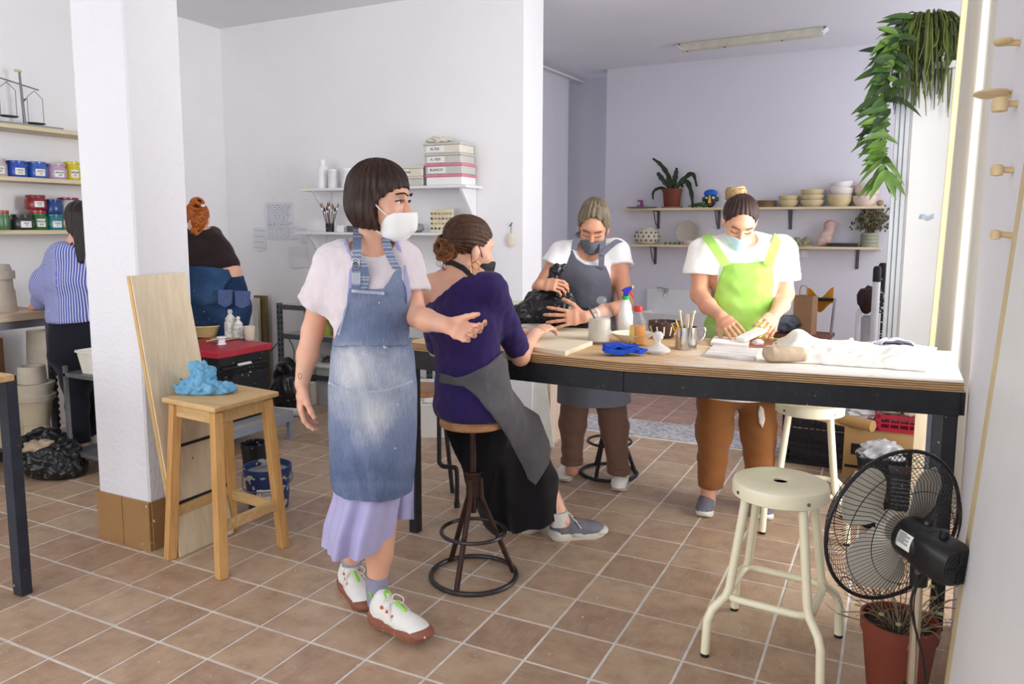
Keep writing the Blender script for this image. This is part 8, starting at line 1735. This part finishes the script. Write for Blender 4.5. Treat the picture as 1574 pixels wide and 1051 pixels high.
# ------------------------------------------------------------------ plant pot with dry plant beside the fan
p = W(1383, 955, 2.27); T = thing('potted_plant', 'brown plastic pot with a withered leafless plant behind the fan', 'plant', (p.x, p.y, 0)); H = p.z+.01; r = .112
MB().lathe([(0, 0), (r*.74, 0), (r*.76, .006), (r*.95, H-.045), (r*1.0, H-.045), (r*1.02, H), (r*.95, H), (r*.93, H-.04), (0, H-.04)], n=40).build('pot', 'terracotta_pot', T); MB().lathe([(0, H-.03), (r*.92, H-.028), (r*.92, H-.036), (0, H-.036)], n=30, wob=.05).build('soil', 'soil', T)
r2 = random.Random(21); m = MB(); ml = MB()
for i in range(46):
    a = r2.uniform(0, 2*pi); s = r2.uniform(.05, .19); b = V((cos(a)*r2.uniform(0, .07), sin(a)*r2.uniform(0, .07), H-.03)); e = b+V((cos(a)*s, sin(a)*s, r2.uniform(.02, .16))); mid = b.lerp(e, .5)+V((r2.uniform(-.02, .02), r2.uniform(-.02, .02), r2.uniform(.0, .05))); sp = spline([b, mid, e], 5); m.tube(sp, r2.uniform(.0009, .002), 5)
    for j in range(2): q0 = sp[r2.randint(3, 10)]; m.tube([q0, q0+V((r2.uniform(-.04, .04), r2.uniform(-.04, .04), r2.uniform(-.01, .04)))], .0008, 4)
    if i % 3 == 0: ml.ico(e, .008, 1, (1.2, .5, .8))
m.tube(spline([V((-.02, 0, H-.03)), V((-.09, -.02, H+.06)), V((-.16, -.03, H+.115)), V((-.18, -.03, H+.08))], 6), .003, 6)
m.build('dry_twigs', M('dry_twig', (150, 132, 104), .8, c2=(86, 70, 54), scale=30), T)['kind'] = 'stuff'; ml.build('dry_leaves', M('dry_leaf', (140, 138, 92), .8), T)['kind'] = 'stuff'
# ------------------------------------------------------------------ right wall: leaning board and clay pieces on pegs
T = thing('leaning_board', 'white panel with wooden edge leaning against the right wall', 'board', (.18, 1.75, 0)); L = T.location
q = [V((.143, 2.0, 0))-L, V((.143, 1.20, 0))-L, V((.2415, 1.20, 1.6))-L, V((.2415, 2.0, 1.6))-L]; n_ = V((1, 0, -.0615)).normalized()
MB().prism(q, (0, 0, 0), n_*.006).build('white_face', 'cab_white', T, smooth=0); e = V((0, .085, 0)); MB().prism([q[0]+e, q[0]+e*.02, q[3]+e*.02, q[3]+e], (0, 0, 0), n_*.006).build('wooden_edge', M('edge_beige', (206, 186, 142), .6), T, smooth=0)
M('peg_wood', (206, 176, 128), .6)
for i, (x, y, rr, lab) in enumerate(((1562, 66, .026, 'round clay disc on the topmost peg of the right wall'), (1548, 146, .05, 'wide clay dish on a peg of the right wall'), (1558, 160, .028, 'small clay cup hanging below the wide dish'), (1552, 262, .022, 'small clay hook piece halfway down the right wall'), (1549, 362, .018, 'lowest clay knob on the right wall'))):
    p = FX(x+6, y, .25); T = thing('peg_pottery', lab, 'pottery', (.25, p.y, p.z), 0, 'clay pieces on the right wall'); MB().cyl((0, 0, 0), (-.03, 0, .004), .008, n=10).build('peg', 'peg_wood', T)
    MB().lathe([(0, -.006), (rr*.8, -.004), (rr, .002), (rr*.9, .008), (0, .004)] if i < 2 else [(0, -rr*.8), (rr*.7, -rr*.7), (rr*.8, 0), (rr*.6, rr*.5), (0, rr*.6)], V((-.028-rr*.35, 0, .004)), 20, .9, 1.3).build('clay', M('peg_clay', (214, 190, 146), .6), T)
